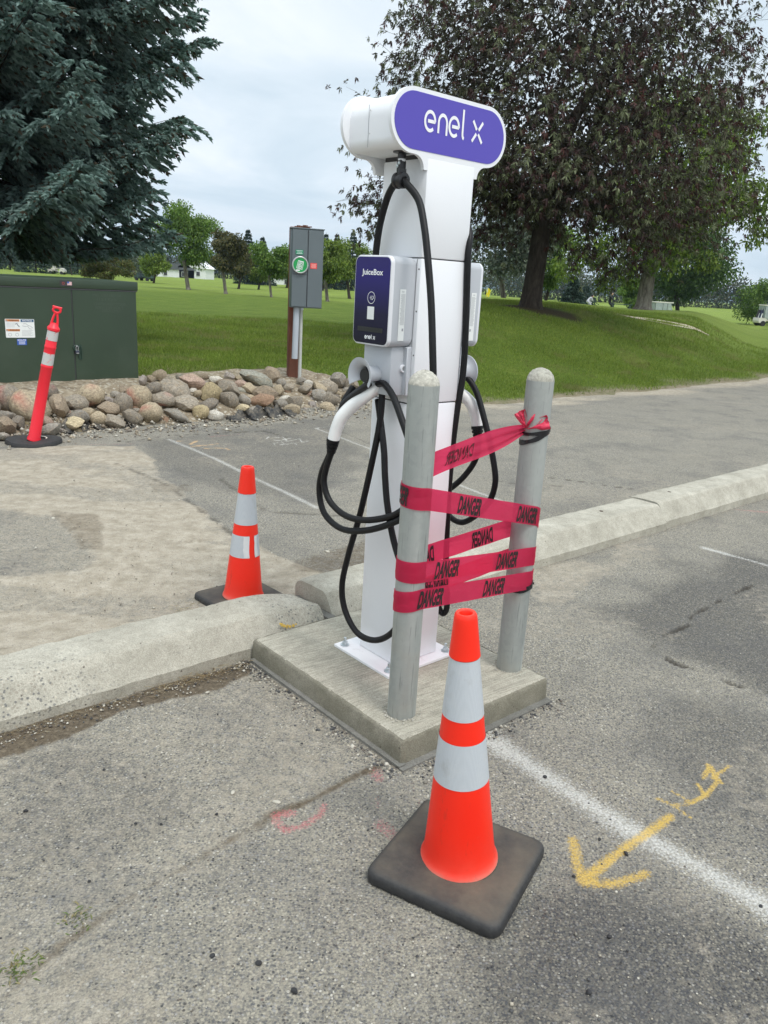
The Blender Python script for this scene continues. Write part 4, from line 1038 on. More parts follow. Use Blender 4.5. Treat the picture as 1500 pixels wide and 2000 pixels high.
post_band(B2, zb_ + .020, .010, .013, BR + .004, adir=-20)
zb2 = onv(1020, 1155, 1.75)[2]; post_band(B2, zb2 + .008, .010, .022, BR + .0045, adir=0)
V, F = ear(WU(1043, 1139, 2.372), WU(1030, 1140, 2.355), .004, .010, .004, 2); part('tape_tail', V, F, M['tape_black'], TP, True, None, False)

# ------------------------------------------------------------------ traffic cones
q = NT('fluorescent_cone_vinyl'); co = q.coord('Object'); n = q.noise(co, 6, 5)
c = q.mix(n, (.90, .014, .002), (.95, .026, .004)); c = q.mix(q.ramp(q.noise(co, 30, 6, .7), [(.66, 0.0), (.8, .35)]), c, (.5, .12, .07))
c = q.mix(q.ramp(q.noise(q.coord('Object', (1, 1, .25)), 26, 6, .75), [(.60, 0.0), (.72, .5)]), c, (.42, .035, .018)); c = q.mix(q.ramp(q.noise(q.coord('Object', (3, 3, 1)), 40, 4, .8), [(.70, 0.0), (.76, .55)]), c, (.80, .35, .25)); bl = q.n('ShaderNodeAttribute'); bl.attribute_name = 'scuff'; c = q.mix(q.math('MULTIPLY', bl.outputs['Fac'], q.ramp(q.noise(co, 18, 5), [(.3, .3), (.7, .8)])), c, (.55, .35, .27))
q.bsdf(c, .45, 0, q.bump(q.noise(co, 120, 3), .08, .002)); M['cone'] = q.m
q = NT('reflective_sheeting'); co = q.coord('Object'); v = q.vor(co, 260, 'F1', .1); c = q.mix(q.ramp(v.outputs['Distance'], [(.2, 1.0), (.5, .0)]), (.52, .55, .58), (.56, .59, .62))
c = q.mix(q.ramp(q.noise(co, 15, 5, .7), [(.5, 0.0), (.8, .4)]), c, (.62, .63, .62)); c = q.mix(q.ramp(q.noise(q.coord('Object', (1, 1, .5)), 11, 7, .75), [(.55, 0.0), (.72, .5)]), c, (.33, .32, .29)); q.bsdf(c, .42, .12, q.bump(v.outputs['Distance'], .15, .002)); M['sheet'] = q.m
q = NT('dusty_black_rubber'); co = q.coord('Object'); nn = q.noise(co, 5, 6, .65); d_ = q.attr('scuff')
c = q.ramp(q.noise(co, 60, 5, .7), [(.3, (.020, .020, .022)), (.7, (.042, .041, .040))]); c = q.mix(q.math('MULTIPLY', d_.outputs['Fac'], q.ramp(nn, [(.32, .05), (.68, .95)])), c, (.155, .128, .09))
q.bsdf(c, .68, 0, q.bump(q.noise(co, 90, 5, .7), .35, .003)); M['rubber_base'] = q.m
M['white_back'] = flat('torn_sheeting_backing', (.72, .72, .72), .6)

def cone(base_pts, ctr, H, half, r0, r1, bands, lean, yaw, label, base_h=.04, torn=False, base_tilt=(0, 0)):
    t = thing('traffic_cone', ctr, label, 'traffic cone', 'orange traffic cones with two silver bands')
    c = np.array(ctr, float); lean = np.array([lean[0], lean[1], 1.]); axis = lean / np.linalg.norm(lean)
    ax = np.array([cos(yaw), sin(yaw), 0]); ay = np.array([-sin(yaw), cos(yaw), 0])
    # rubber base: rounded square, bevelled top edge, slightly domed
    V = []; F = []; sc_l = []; P = rrect(-1, 1, -1, 1, .16, 5); n = len(P); rows = [(.985, 0), (1.0, .006), (1.0, base_h * .62), (.985, base_h * .86), (.955, base_h * .98), (.90, base_h), (.75, base_h * 1.02), (.6, base_h * 1.03), (.5, base_h * 1.04)]
    for k, z in rows:
        for i, (x, y) in enumerate(P):
            sag = .004 * fbm(np.array([i * .35 + 3]), np.array([1.]), 2, 77)[0]
            if k <= .75:
                rr = np.hypot(x, y); x, y = x, y
            V.append(c + ax * x * half * k + ay * y * half * k + ZX * (z - (sag if z > 0 else 0) + base_tilt[0] * x * half + base_tilt[1] * y * half)); sc_l.append(0 if k > .96 else (.35 if k > .9 else .75))
    for j in range(len(rows) - 1):
        for i in range(n): F.append((j * n + i, j * n + (i + 1) % n, (j + 1) * n + (i + 1) % n, (j + 1) * n + i))
    F.append(tuple(range((len(rows) - 1) * n, len(rows) * n)))
    o = part('rubber_base', V, F, M['rubber_base'], t, True, 50); a = o.data.attributes.new('scuff', 'FLOAT', 'POINT'); a.data.foreach_set('value', np.array(sc_l, np.float32))
    bc = c + ZX * base_h
    def rad(h): return r0 + (r1 - r0) * (h / H)
    Hc = H - base_h
    prof = [(r0 * 1.075, .001, .9), (r0 * 1.065, .007, .6), (r0 * 1.025, .014, .25), (r0 * .985, .026, .12)] + [(rad(h), h, max(0, .12 - h)) for h in np.linspace(.05, Hc * .80, 14)]
    bt = bands[-1][1]
    prof += [(rad(bt), bt + .001, 0), (rad(bt) + .0035, bt + .003, .0)]
    prof += [(rad(h) + .0035, h, 0) for h in np.linspace(bt + .01, Hc - .012, 8) if h > prof[-1][1]] + [(rad(Hc) + .003, Hc - .004, 0), (rad(Hc), Hc, 0), (rad(Hc) - .006, Hc, .3), (rad(Hc) - .009, Hc - .004, 0), (rad(Hc) - .010, Hc - .08, 0)]
    prof = [p for p in prof]; prof.sort(key=lambda p: 0) 
    V, F = lathe([(p[0], p[1]) for p in prof], bc, axis, 48)
    o = part('cone_body', V, F, M['cone'], t, True, 40, recalc=True); a = o.data.attributes.new('scuff', 'FLOAT', 'POINT'); a.data.foreach_set('value', np.repeat([p[2] for p in prof], 48).astype(np.float32))
    a_, b_, d_ = frame_of(axis)
    for bi, (h0, h1) in enumerate(bands):
        V = []; F = []; n = 72; m_ = 5
        cut = torn and bi == 0
        vd = (O3 - c)[:2]; vd /= np.linalg.norm(vd); tv = np.array([vd[0], vd[1], 0])
        ang = math.atan2(tv @ b_, tv @ a_)
        lo = ang + radians(18); hi = ang + radians(40)
        if cut: th_ = np.linspace(hi, lo + 2 * pi, n + 1)
        else: th_ = np.linspace(0, 2 * pi, n + 1)
        for i, th in enumerate(th_):
            for j in range(m_ + 8 if cut else m_ + 1):
                s_ = j / (m_ + 7 if cut else m_); h = h0 + (h1 - h0) * s_; jag = 0
                if cut and i in (0, 1): jag = radians(9) * (fbm(np.array([s_ * 4.5]), np.array([1.]), 3, 91)[0] - .35) 
                if cut and i in (n, n - 1): jag = radians(-9) * (fbm(np.array([s_ * 4.5]), np.array([7.]), 3, 95)[0] - .35)
                if not cut and torn and j == m_: h -= .004 * (fbm(np.array([i * .7]), np.array([3.]), 2, 5)[0])
                if not cut and torn and j == m_: h += .003
                V.append(bc + d_ * h + (rad(h) + .0011) * (a_ * cos(th + jag) + b_ * sin(th + jag)))
        mm = (m_ + 8 if cut else m_ + 1)
        for i in range(n):
            for j in range(mm - 1): F.append((i * mm + j, (i + 1) * mm + j, (i + 1) * mm + j + 1, i * mm + j + 1))
        o = part('reflective_band', V, F, M['sheet'], t, True, None, False)
        if cut:
            for lo_, hi_, nm in ((hi, hi + radians(18), 1), (lo - radians(26), lo, 2)):
                V = []; F = []
                for i in range(7):
                    for j in range(9):
                        s_ = j / 8; h = h0 + .003 + (h1 - h0 - .006) * s_
                        e_ = (fbm(np.array([s_ * 5 + i]), np.array([nm * 2.]), 3, 17)[0] - .5) * radians(14) * ((i == 6) if nm == 1 else (i == 0))
                        jag = 0
                        if nm == 1 and i == 0: jag = radians(9) * (fbm(np.array([s_ * 4.5]), np.array([1.]), 3, 91)[0] - .35)
                        if nm == 2 and i == 6: jag = radians(-9) * (fbm(np.array([s_ * 4.5]), np.array([7.]), 3, 95)[0] - .35)
                        th = lo_ + (hi_ - lo_) * i / 6 + e_ + jag
                        V.append(bc + d_ * h + (rad(h) + .0016) * (a_ * cos(th) + b_ * sin(th)))
                for i in range(6):
                    for j in range(8): F.append((i * 9 + j, (i + 1) * 9 + j, (i + 1) * 9 + j + 1, i * 9 + j + 1))
                part('torn_backing', V, F, M['white_back'], o, True, None, False)
    return t
# nearer cone
c1 = gp(896, 1672, .035); c1[2] = 0
ya = math.atan2(*(gp(1067, 1665, .03) - gp(965, 1835, .03))[[1, 0]])
def hb(px_y):  # height along the leaning axis whose picture row is px_y
    lo, hi = 0, 1.0
    for _ in range(40):
        mdl = (lo + hi) / 2; P = c1 + ZX * .04 + mdl * LEAN1; w = P - O3; y = 1000 - CF * (w @ _U) / (w @ _F)
        if y > px_y: lo = mdl
        else: hi = mdl
    return lo
_t = at(910, 1196, c1[1] - .02); LEAN1 = _t - (c1 + ZX * .04); H1 = np.linalg.norm(LEAN1); LEAN1 = LEAN1 / H1
cone(None, c1, H1 + .04, .193, .1000, .0205, [(hb(1512), hb(1432)), (hb(1390), hb(1280))], (LEAN1[0] / LEAN1[2], LEAN1[1] / LEAN1[2]), ya + .03,
     'large orange traffic cone on a dusty black rubber base, standing alone in the foreground')
# farther cone
c2 = gp(475, 1178, 0.0); c2[2] = .004
H2 = .69
_t = at(484, 911, c2[1]); L2 = _t - (c2 + ZX * .04); H2 = np.linalg.norm(L2); L2 /= H2
def hb2(px_y):
    lo, hi = 0, 1.0
    for _ in range(40):
        mdl = (lo + hi) / 2; P = c2 + ZX * .04 + mdl * L2; w = P - O3; y = 1000 - CF * (w @ _U) / (w @ _F)
        if y > px_y: lo = mdl
        else: hi = mdl
    return lo
cone(None, c2, H2 + .04, .178, .0935, .0225, [(hb2(1081), hb2(1040)), (hb2(1020), hb2(962))], (L2[0] / L2[2], L2[1] / L2[2]), ANG + .04,
     'smaller looking orange traffic cone with a torn silver band, standing behind the kerb', torn=True)

# ------------------------------------------------------------------ leaning delineator post
q = NT('red_post_plastic'); co = q.coord('World'); q.bsdf(q.mix(q.noise(co, 4, 5), (.80, .012, .030), (.88, .028, .050)), .42, 0, q.bump(q.noise(co, 40, 4), .1, .004)); M['redpost'] = q.m
q = NT('scuffed_white_sheeting'); co = q.coord('World'); c = q.mix(q.ramp(q.noise(co, 28, 5, .7), [(.60, 0.0), (.64, 1.0)]), (.52, .52, .51), (.75, .05, .06)); c = q.mix(q.ramp(q.noise(co, 60, 5, .7), [(.6, 0.0), (.7, .7)]), c, (.35, .34, .33)); q.bsdf(c, .5); M['scuffsheet'] = q.m
db = gp(66, 857, .04); db[2] = 0
dt = thing('delineator_post', db, 'leaning red delineator post with two scuffed white bands on a round black rubber base', 'delineator post')
tip = at(112, 600, db[1] + .02); dA = tip - (db + ZX * .03); DLn = np.linalg.norm(dA); dA /= DLn
def rr_h(f): return f * DLn
V, F = lathe([(.058, .0), (.056, .02), (.050, .035), (.0485, DLn * .30), (.047, DLn * .555), (.0505, DLn * .56), (.0505, DLn * .572), (.047, DLn * .577), (.046, DLn * .70), (.0485, DLn * .705), (.0485, DLn * .715), (.0455, DLn * .72), (.0445, DLn * .83), (.0515, DLn * .835), (.0515, DLn * .850), (.045, DLn * .856), (.030, DLn * .875), (.024, DLn * .885), (0, DLn * .885)], db + ZX * .03, dA, 32)
part('post', V, F, M['redpost'], dt, True, 35)
for a, b, k in ((.580, .665, 0), (.760, .828, 1)):
    V, F = lathe([(.0480 - k * .0012, DLn * a), (.0468 - k * .001, DLn * b)], db + ZX * .03, dA, 32); part('reflective_band', V, F, M['scuffsheet'], dt, True, None)
hx, hy, _ = frame_of(dA); hs_ = np.array([cos(radians(0)), 0, 0]); hp = db + ZX * .03 + dA * DLn * .88; side = np.cross(dA, (O3 - db) / np.linalg.norm(O3 - db)); side /= np.linalg.norm(side); side = side * (1 if side[0] > 0 else -1)
gl = G()
for s_ in (-1, 1): gl.add(*tube([hp + side * s_ * .026 - dA * .01, hp + side * s_ * .018 + dA * .05, hp + side * s_ * .010 + dA * .085, hp + side * s_ * .008 + dA * .10], [.010, .0095, .009, .008], 10))
ringP = [hp + dA * (.118 + .022 * sin(a)) + side * (.030 * cos(a)) for a in np.linspace(0, 2 * pi, 22)]
gl.add(*tube(ringP, .0100, 8, False)); gl.add(*tube([hp + dA * .142 - side * .038, hp + dA * .142 + side * .038], .009, 10))
gl.done('grab_handle', M['redpost'], dt, True, 50)
V = []; F = []; n = 8; RB = .245; rows = [(1.0, 0), (1.0, .022), (.965, .040), (.62, .046), (.50, .046), (.40, .030), (0.36, .028)]
for k, z in rows:
    for i in range(32):
        a = 2 * pi * (i + .5) / 32; oct_ = cos(pi / 8) / cos(((a + pi / 8) % (pi / 4)) - pi / 8) if k > .6 else 1
        V.append(db + np.array([cos(a), sin(a), 0]) * RB * k * (oct_ * .96 + .04) + ZX * (z + .006 * sin(a * 2 + 1)))
for j in range(len(rows) - 1):
    for i in range(32): F.append((j * 32 + i, j * 32 + (i + 1) % 32, (j + 1) * 32 + (i + 1) % 32, (j + 1) * 32 + i))
F.append(tuple(range((len(rows) - 1) * 32, len(rows) * 32)))
o = part('rubber_base', V, F, M['rubber_base'], dt, True, 40)
V, F = lathe([(.100, .0), (.112, .0), (.112, .003), (.100, .003)], db + ZX * .0445, ZX, 30, (95, 215)); part('worn_ring', V, F, flat('worn_white_ring', (.6, .57, .5)), dt)

# ------------------------------------------------------------------ green transformer cabinet
M['tgreen'] = simple('dark_green_enamel', (.030, .052, .030), .42, 0, .10, 2.2, .04, 30, dirt=(.055, .075, .052), dscale=1.5, dthr=(.5, .9))
M['tgreen2'] = simple('dark_green_enamel_skirt', (.022, .050, .034), .45, 0, .08, 3)
TV = 9.10; TU1 = 4.02; TU0 = TU1 - 2.15; TZ0, TZ1 = .205, 1.396
t = thing('transformer_cabinet', W((TU0 + TU1) / 2, TV + .7, 0), 'large dark green padlocked transformer cabinet behind the rocks at the left', 'transformer')
V, F = bevel_box(TU0 + .03, TU1 - .03, TV + .03, TV + 1.35, -.05, TZ0, .006, 1); part('skirt', V, F, M['tgreen2'], t, True, 30)
V, F = bevel_box(TU0 + .01, TU1 - .01, TV + .012, TV + 1.38, TZ0, TZ1 - .10, .006, 1); part('cabinet_body', V, F, M['tgreen'], t, True, 30)
V, F = bevel_box(TU0 - .01, TU1 + .012, TV - .008, TV + 1.41, TZ1 - .098, TZ1, .008, 2); part('lid', V, F, M['tgreen'], t, True, 30)
us_ = onv(146, 690, TV)[0]
for a, b, nm in ((TU0 + .02, us_ - .006, 0), (us_ + .006, TU1 - .012, 1)):
    V, F = bevel_box(a, b, TV - .002, TV + .012, TZ0 + .006, TZ1 - .112, .004, 1); d_ = part('cabinet_door', V, F, M['tgreen'], t, True, 30)
    if nm == 0: dl = d_
    else: dr = d_
V, F = ubox(us_ - .006, us_ + .006, TV + .006, TV + .0115, TZ0 + .006, TZ1 - .11); part('door_gap', V, F, M['seam'], t)
V, F = ubox(TU0, TU1, TV - .004, TV + .011, TZ1 - .1115, TZ1 - .0995); part('lid_gap', V, F, M['seam'], t)
V, F = ubox(TU0 + .02, TU1 - .012, TV - .001, TV + .013, TZ0 - .004, TZ0 + .005); part('bottom_trim', V, F, M['grey_print'] if False else simple('pale_green_trim', (.16, .22, .20), .5), t)
def tP(px, py, v=TV - .0035): p = onv(px, py, v); return W(*p), p
# handle recess, hasp, padlock
_, hp_ = tP(155, 685)
gl = G(); gl.add(*prism([(x, y) for x, y in rrect(-.018, .018, -.10, .07, .018, 6)], W(hp_[0] + .008, TV - .0105, hp_[2]), UX, ZX, VX, 0, .008)); gl.add(*tube([W(hp_[0] + .020, TV - .014, hp_[2] + .05), W(hp_[0] + .022, TV - .020, hp_[2] - .03), W(hp_[0] + .022, TV - .012, hp_[2] - .09)], .007, 8))
gl.done('door_handle', M['tgreen2'], dr, True, 40)
gl = G(); gl.add(*lathe([(.010, 0), (.036, 0), (.038, -.012), (.03, -.016), (.024, -.010), (.010, -.008)], W(hp_[0] - .035, TV - .003, hp_[2] + .03), VX, 20)); gl.done('hasp', M['tgreen2'], dr, True, 40)
plp = W(hp_[0] - .030, TV - .022, hp_[2] - .005)
V, F = tube(spline([plp + UX * -.012 + ZX * .01, plp + UX * -.012 + ZX * .045, plp + ZX * .06, plp + UX * .012 + ZX * .045, plp + UX * .012 + ZX * .01], 5), .004, 8); lk = part('padlock_shackle', V, F, M['steel'], dr, True, 60)
V, F = bevel_box(0, 0, 0, 0, 0, 0, .004, 2, UVZ, plp - ZX * .010, (.042, .020, .040)); part('padlock_body', V, F, flat('blue_black_padlock', (.04, .045, .07), .35), dr, True, 40)
V, F = ubox(*[x for x in (0, 0, 0, 0, 0, 0)]) if False else box(plp - ZX * .020 - VX * .0105, (.030, .001, .010), UVZ); part('padlock_plate', V, F, M['steel'], dr)
# warning label
M['lab_or'] = flat('orange_label_band', (.60, .22, .07)); M['lab_bl'] = flat('blue_label', (.03, .10, .42)); M['lab_nv'] = flat('navy_label_band', (.03, .10, .20)); M['lab_k'] = flat('black_label_print', (.03, .03, .03))
a, A_ = tP(9, 621); b, B_ = tP(69, 662)
lw, lh = B_[0] - A_[0], A_[2] - onv(9, 657, TV)[2]; lc = W((A_[0] + B_[0]) / 2, TV - .0025, (A_[2] + onv(69, 661, TV)[2]) / 2); lh = .195
V, F = prism(rrect(-lw / 2, lw / 2, -lh / 2, lh / 2, .006, 3), lc, UX, ZX, VX, -.0012, 0); L1 = part('warning_label', V, F, M['sticker'], dl)
def rect_on(parent, name, x0, x1, y0, y1, mat, lift=.0016, o=lc):
    V, F = prism([(x0, y0), (x1, y0), (x1, y1), (x0, y1)], o, UX, ZX, VX, -lift, -.0011); return part(name, V, F, mat, parent)
rect_on(L1, 'label_band', -lw * .48, -lw * .01, lh * .36, lh * .48, M['lab_or']); rect_on(L1, 'label_band', -lw * .48, -lw * .01, -lh * .16, -lh * .04, M['lab_or']); rect_on(L1, 'label_band', lw * .03, lw * .48, lh * .34, lh * .48, M['lab_nv'])
text_on('label_lettering', 'WARNING', lc - UX * lw * .20 + ZX * lh * .375, UX, ZX, -VX, lh * .09, M['lab_k'], L1, .01, 1, True, .0018, lw * .34)
text_on('label_lettering', 'WARNING', lc - UX * lw * .20 - ZX * lh * .145, UX, ZX, -VX, lh * .09, M['lab_k'], L1, .01, 1, True, .0018, lw * .34)
text_on('label_lettering', 'NOTICE', lc + UX * lw * .255 + ZX * lh * .370, UX, ZX, -VX, lh * .085, M['white_print'], L1, .01, 1, True, .0018, lw * .33)
gl = G()
for y0 in (.375, -.145):
    V, F = [lc + UX * (-lw * .445 + x * lh * .10) + ZX * (lh * (y0 + y * .10)) - VX * .0018 for x, y in ((-.5, -.1), (.5, -.1), (0, .9))], [(0, 1, 2)]; gl.add(V, F)
for k in range(5):
    y = .30 - k * .055
    gl.add(*prism([(-lw * .46, lh * y), (-lw * (.18 if k > 1 else .05), lh * y), (-lw * (.18 if k > 1 else .05), lh * (y - .012)), (-lw * .46, lh * (y - .012))], lc, UX, ZX, VX, -.0016, -.0013))
for k in range(8):
    y = -.10 - k * .042; gl.add(*prism([(lw * .05, lh * y), (lw * (.45 - .05 * (k % 3)), lh * y), (lw * (.45 - .05 * (k % 3)), lh * (y - .010)), (lw * .05, lh * (y - .010))], lc, UX, ZX, VX, -.0016, -.0013))
for st in ([(.1, .24), (.2, .26), (.28, .16), (.36, .12), (.44, .02)], [(.08, .14), (.18, .10), (.26, .12), (.32, -.02), (.40, -.04)], [(-.16, .22), (-.10, .26), (-.08, .18), (-.02, .08)]):
    V, F = stroke2d([(x * lw, y * lh) for x, y in st], .004 if st[0][0] > 0 else .012); gl.add(place2d(V, lc, UX, ZX, -VX * .0018), F)
for cx in (-.36, -.12):
    V, F = stroke2d([(cx * lw + .016 * cos(a), -lh * .34 + .016 * sin(a)) for a in np.linspace(0, 2 * pi, 16)], .003); gl.add(place2d(V, lc, UX, ZX, -VX * .0018), F)
gl.done('label_print', M['grey_print'], L1, recalc=False)
_, nb = tP(43, 668); nbc = W(nb[0], TV - .0025, nb[2])
V, F = prism(rrect(-.050, .050, -.032, .032, .003, 2), nbc, UX, ZX, VX, -.0012, 0); L2_ = part('blue_label', V, F, M['lab_bl'], dl)
text_on('label_lettering', 'NON-PCB', nbc + ZX * .013, UX, ZX, -VX, .015, M['white_print'], L2_, .015, 1, True, .0018, .085)
gl = G()
for k in range(3): gl.add(*prism([(-.033, .004 - k * .011), (.033, .004 - k * .011), (.033, -k * .011), (-.033, -k * .011)], nbc, UX, ZX, VX, -.0016, -.0013))
gl.done('label_print', M['white_print'], L2_)
_, lp = tP(129, 555, TV - .010); lpc = W(lp[0], TV - .0105, TZ1 - .047)
V, F = prism(rrect(-.068, .068, -.030, .030, .004, 2), lpc, UX, ZX, VX, -.001, 0); L3 = part('maker_plate', V, F, flat('dark_maker_plate', (.035, .035, .035)), t)
V, F = prism([(.012, -.018), (.062, -.018), (.062, .018), (.012, .018)], lpc, UX, ZX, VX, -.0016, -.001); part('flag_sticker', V, F, M['sticker'], L3)
gl = G(); M['lab_rd'] = flat('red_print', (.55, .05, .05))
for k in range(4): gl.add(*prism([(.012, -.016 + k * .009), (.062, -.016 + k * .009), (.062, -.012 + k * .009), (.012, -.012 + k * .009)], lpc, UX, ZX, VX, -.0019, -.0016))
V, F = stroke2d([(-.030 + .012 * cos(a), .012 * sin(a)) for a in np.linspace(0, 2 * pi, 14)], .003); gl.add(place2d(V, lpc, UX, ZX, -VX * .0016), F)
gl.done('red_print', M['lab_rd'], L3, recalc=False)
V, F = prism([(.012, .0), (.034, .0), (.034, .018), (.012, .018)], lpc, UX, ZX, VX, -.0021, -.0019); part('flag_canton', V, F, M['lab_bl'], L3)
M['stencil'] = flat('faded_stencil', (.058, .078, .058))
for k, (s_, px, py, w_) in enumerate((('MG 170118D-06', 209, 577, 55), ('112.5 KVA', 209, 585, 38), ('12470GRDY/7200-', 216, 594, 64), ('208Y/120 VOLT', 214, 601, 56), ('2022 CMU', 217, 607, 36))):
    p, P_ = tP(px, py); w0 = tP(px - w_ / 2, py)[1][0]; w1 = tP(px + w_ / 2, py)[1][0]
    text_on('stencil_lettering', s_, W(P_[0], TV - .0025, P_[2] - .015), UX, ZX, -VX, .030, M['stencil'], dr, .0, 1, True, .0006, w1 - w0)
V, F = ubox(TU1 - .011, TU1 - .008, TV + .05, TV + 1.3, TZ0 + .02, TZ1 - .13); part('side_panel', V, F, M['tgreen'], t)

# ------------------------------------------------------------------ meter pedestal
M['redwood'] = None
q = NT('red_stained_timber'); co = q.coord('World', (6, 6, .8)); n = q.noise(co, 6, 7, .65, .6); q.bsdf(q.mix(q.ramp(q.noise(q.coord('World'), 2.5, 5), [(.4, 0.0), (.75, .55)]), q.ramp(n, [(.3, (.10, .030, .016)), (.7, (.22, .075, .042))]), (.15, .085, .055)), .8, 0, q.bump(n, .4, .004)); M['redwood'] = q.m
M['mgrey'] = simple('grey_enamel_box', (.115, .14, .15), .42, 0, .04, 3, dirt=(.20, .21, .20), dscale=9, dthr=(.68, .85)); M['pvc'] = simple('grey_pvc', (.42, .46, .50), .5, 0, .05, 5); M['pvc2'] = simple('weathered_conduit', (.46, .47, .44), .5, .0, .1, 6)
mb = gp(572, 776); YM = mb[1]; mr = radians(16); MX = np.array([cos(mr), sin(mr), 0]); MY = np.array([-sin(mr), cos(mr), 0]); ML = (MX, MY, ZX)
t = thing('meter_pedestal', mb, 'grey electric meter box with a round green cover on a red timber post', 'meter box')
pc = at(571, 680, YM); pc[2] = 0
V, F = bevel_box(0, 0, 0, 0, 0, 0, .006, 1, ML, (pc[0], pc[1] + .10, 1.06), (.150, .14, 2.22)); part('timber_post', V, F, M['redwood'], t, True, 30)
zt_ = at(600, 449, YM)[2]; zb_ = at(600, 601, YM)[2]; xl_, xr_ = at(570, 520, YM)[0], at(628, 520, YM)[0]
bc_ = np.array([(xl_ + xr_) / 2, YM - .06, (zt_ + zb_) / 2]); BW = (xr_ - xl_) / cos(mr); BH = zt_ - zb_; BDp = .20
V, F = bevel_box(0, 0, 0, 0, 0, 0, .006, 2, ML, bc_, (BW, BDp, BH)); mbx = part('meter_box', V, F, M['mgrey'], t, True, 30)
V, F = bevel_box(0, 0, 0, 0, 0, 0, .004, 1, ML, bc_ + ZX * (BH / 2 + .006), (BW + .02, BDp + .025, .014)); part('box_roof', V, F, M['mgrey'], mbx, True, 30)
fx = bc_ - MY * (BDp / 2)
xs_ = .505 * BW
V, F = bevel_box(0, 0, 0, 0, 0, 0, .003, 1, ML, fx - MX * (BW / 2 - xs_ / 2 + .003) - MY * .004, (xs_ - .010, .010, BH - .03)); part('meter_cover', V, F, M['mgrey'], mbx, True, 30)
V, F = bevel_box(0, 0, 0, 0, 0, 0, .003, 1, ML, fx + MX * (xs_ / 2 - .002) - MY * .006, (BW - xs_ - .010, .014, BH - .02)); part('breaker_door', V, F, M['mgrey'], mbx, True, 30)
V, F = box(fx + MX * (xs_ - BW / 2) - MY * .001, (.008, .006, BH - .02), ML); part('door_gap', V, F, M['seam'], mbx)
V, F = box(fx - MX * (BW / 2 - xs_ / 2) - MY * .0095 + ZX * (at(590, 536, YM)[2] - bc_[2]), (xs_ - .012, .002, .004), ML); part('cover_joint', V, F, M['seam'], mbx)
mc = at(585, 517.5, YM - .17); nM = -MY; mc = mc - MY * ((mc - fx) @ MY) - MY * .012
V, F = lathe([(.088, 0), (.090, .012), (.102, .012), (.104, .030), (.096, .036), (.088, .034)], mc, nM, 36); part('meter_ring', V, F, simple('galvanised_ring', (.5, .52, .5), .35, .7), mbx, True, 30)
M['green_cov'] = simple('green_meter_cover', (.012, .30, .075), .35, 0, .1, 9); V, F = lathe([(0, .030), (.092, .030), (.094, .02)], mc, nM, 36); gc = part('green_cover', V, F, M['green_cov'], mbx, True, 30)
mo = mc + nM * .0312; tx = np.array([cos(-.25), 0, 0]); TXA = MX * cos(-.22) + ZX * sin(-.22); TYA = -MX * sin(-.22) + ZX * cos(-.22)
gl = G()
for P_, w_ in (([(-.036, -.048), (.036, -.048), (.036, .030), (-.036, .030), (-.036, -.048)], .006), ([(-.036, .044), (.036, .044)], .010), ([(-.022, .020), (.022, .020)], .006), ([(-.022, -.038), (.022, -.038)], .006), ([(-.022, .020), (-.022, -.038)], .006), ([(.022, .020), (.022, -.038)], .006), ([(-.010, .010), (-.010, -.028)], .007), ([(-.010, .008), (.004, .006), (.010, -.008), (.004, -.024), (-.010, -.026)], .007)):
    V, F = stroke2d(P_, w_); gl.add(place2d(V, mo, TXA, TYA), F)
V, F = stroke2d([(-.035, -.074), (.01, -.064)], .016); gl.add(place2d(V, mo, TXA, TYA), F)
gl.done('square_emblem', M['white_print'], gc, recalc=False)
def mlabel(px0, py0, px1, py1, mat, name, lines=0, lm_=None):
    a = at((px0 + px1) / 2, (py0 + py1) / 2, YM - .18); w_ = at(px1, py0, YM - .18)[0] - at(px0, py0, YM - .18)[0]; h_ = at(px0, py0, YM - .18)[2] - at(px0, py1, YM - .18)[2]
    d = (a - fx) @ MY; a = a - MY * d - MY * .0145
    V, F = box(a, (w_, .0015, h_), ML); o = part(name, V, F, mat, mbx)
    gl = G()
    for k in range(lines):
        V, F = box(a - MY * .001 + ZX * (h_ * (.3 - .6 * k / max(1, lines - 1))) + MX * 0, (w_ * (.8 - .15 * (k % 2)), .0006, h_ * .08), ML); gl.add(V, F)
    if lines: gl.done('label_print', lm_ or M['white_print'], o)
mlabel(577, 488, 592, 497, simple('green_label', (.01, .25, .12), .4), 'green_label', 3); mlabel(607, 514, 620, 525, simple('red_label', (.75, .06, .06), .4), 'red_label', 4, flat('pale_print', (.8, .5, .45)))
for px, py, z1p, r_, m_, yb in ((577, 699, 601, .030, M['pvc'], -.02), ):
    a = at(px, 660, YM - .06); V, F = tube([np.array([a[0], a[1] - .04, at(px, py, YM)[2]]), np.array([a[0] + .012, a[1] - .04, zb_])], .040, 20); part('cable_guard', V, F, m_, t, True, 40)
a = at(590, 690, YM - .05); V, F = tube([np.array([at(585, 770, YM)[0], a[1], -.05]), np.array([at(589, 610, YM)[0] + .0, a[1], zb_])], .023, 16); part('conduit', V, F, M['pvc2'], t, True, 40)
V, F = lathe([(.030, 0), (.032, .01), (.028, .03)], np.array([at(589, 610, YM)[0], a[1], zb_ - .03]), ZX, 12); part('conduit_collar', V, F, M['zinc'], t, True)
tp = np.array([pc[0] - .0, pc[1] + .03, zt_ + .012]); gl = G()
for k, (dx_, dy_, rz, ln_) in enumerate(((.03, 0, .1, .20), (.07, -.02, -.3, .15), (.02, .02, .35, .12), (.06, -.03, .8, .07))):
    axx = MX * cos(rz) + MY * sin(rz); gl.add(*box(bc_ + ZX * (BH / 2 + .022 + k * .007) + MX * (dx_ - .09) + MY * dy_, (ln_, .03, .012), (axx + ZX * .08 * (k % 2 - .5), np.cross(ZX, axx), ZX)))
gl.done('post_splinters', M['redwood'], t)

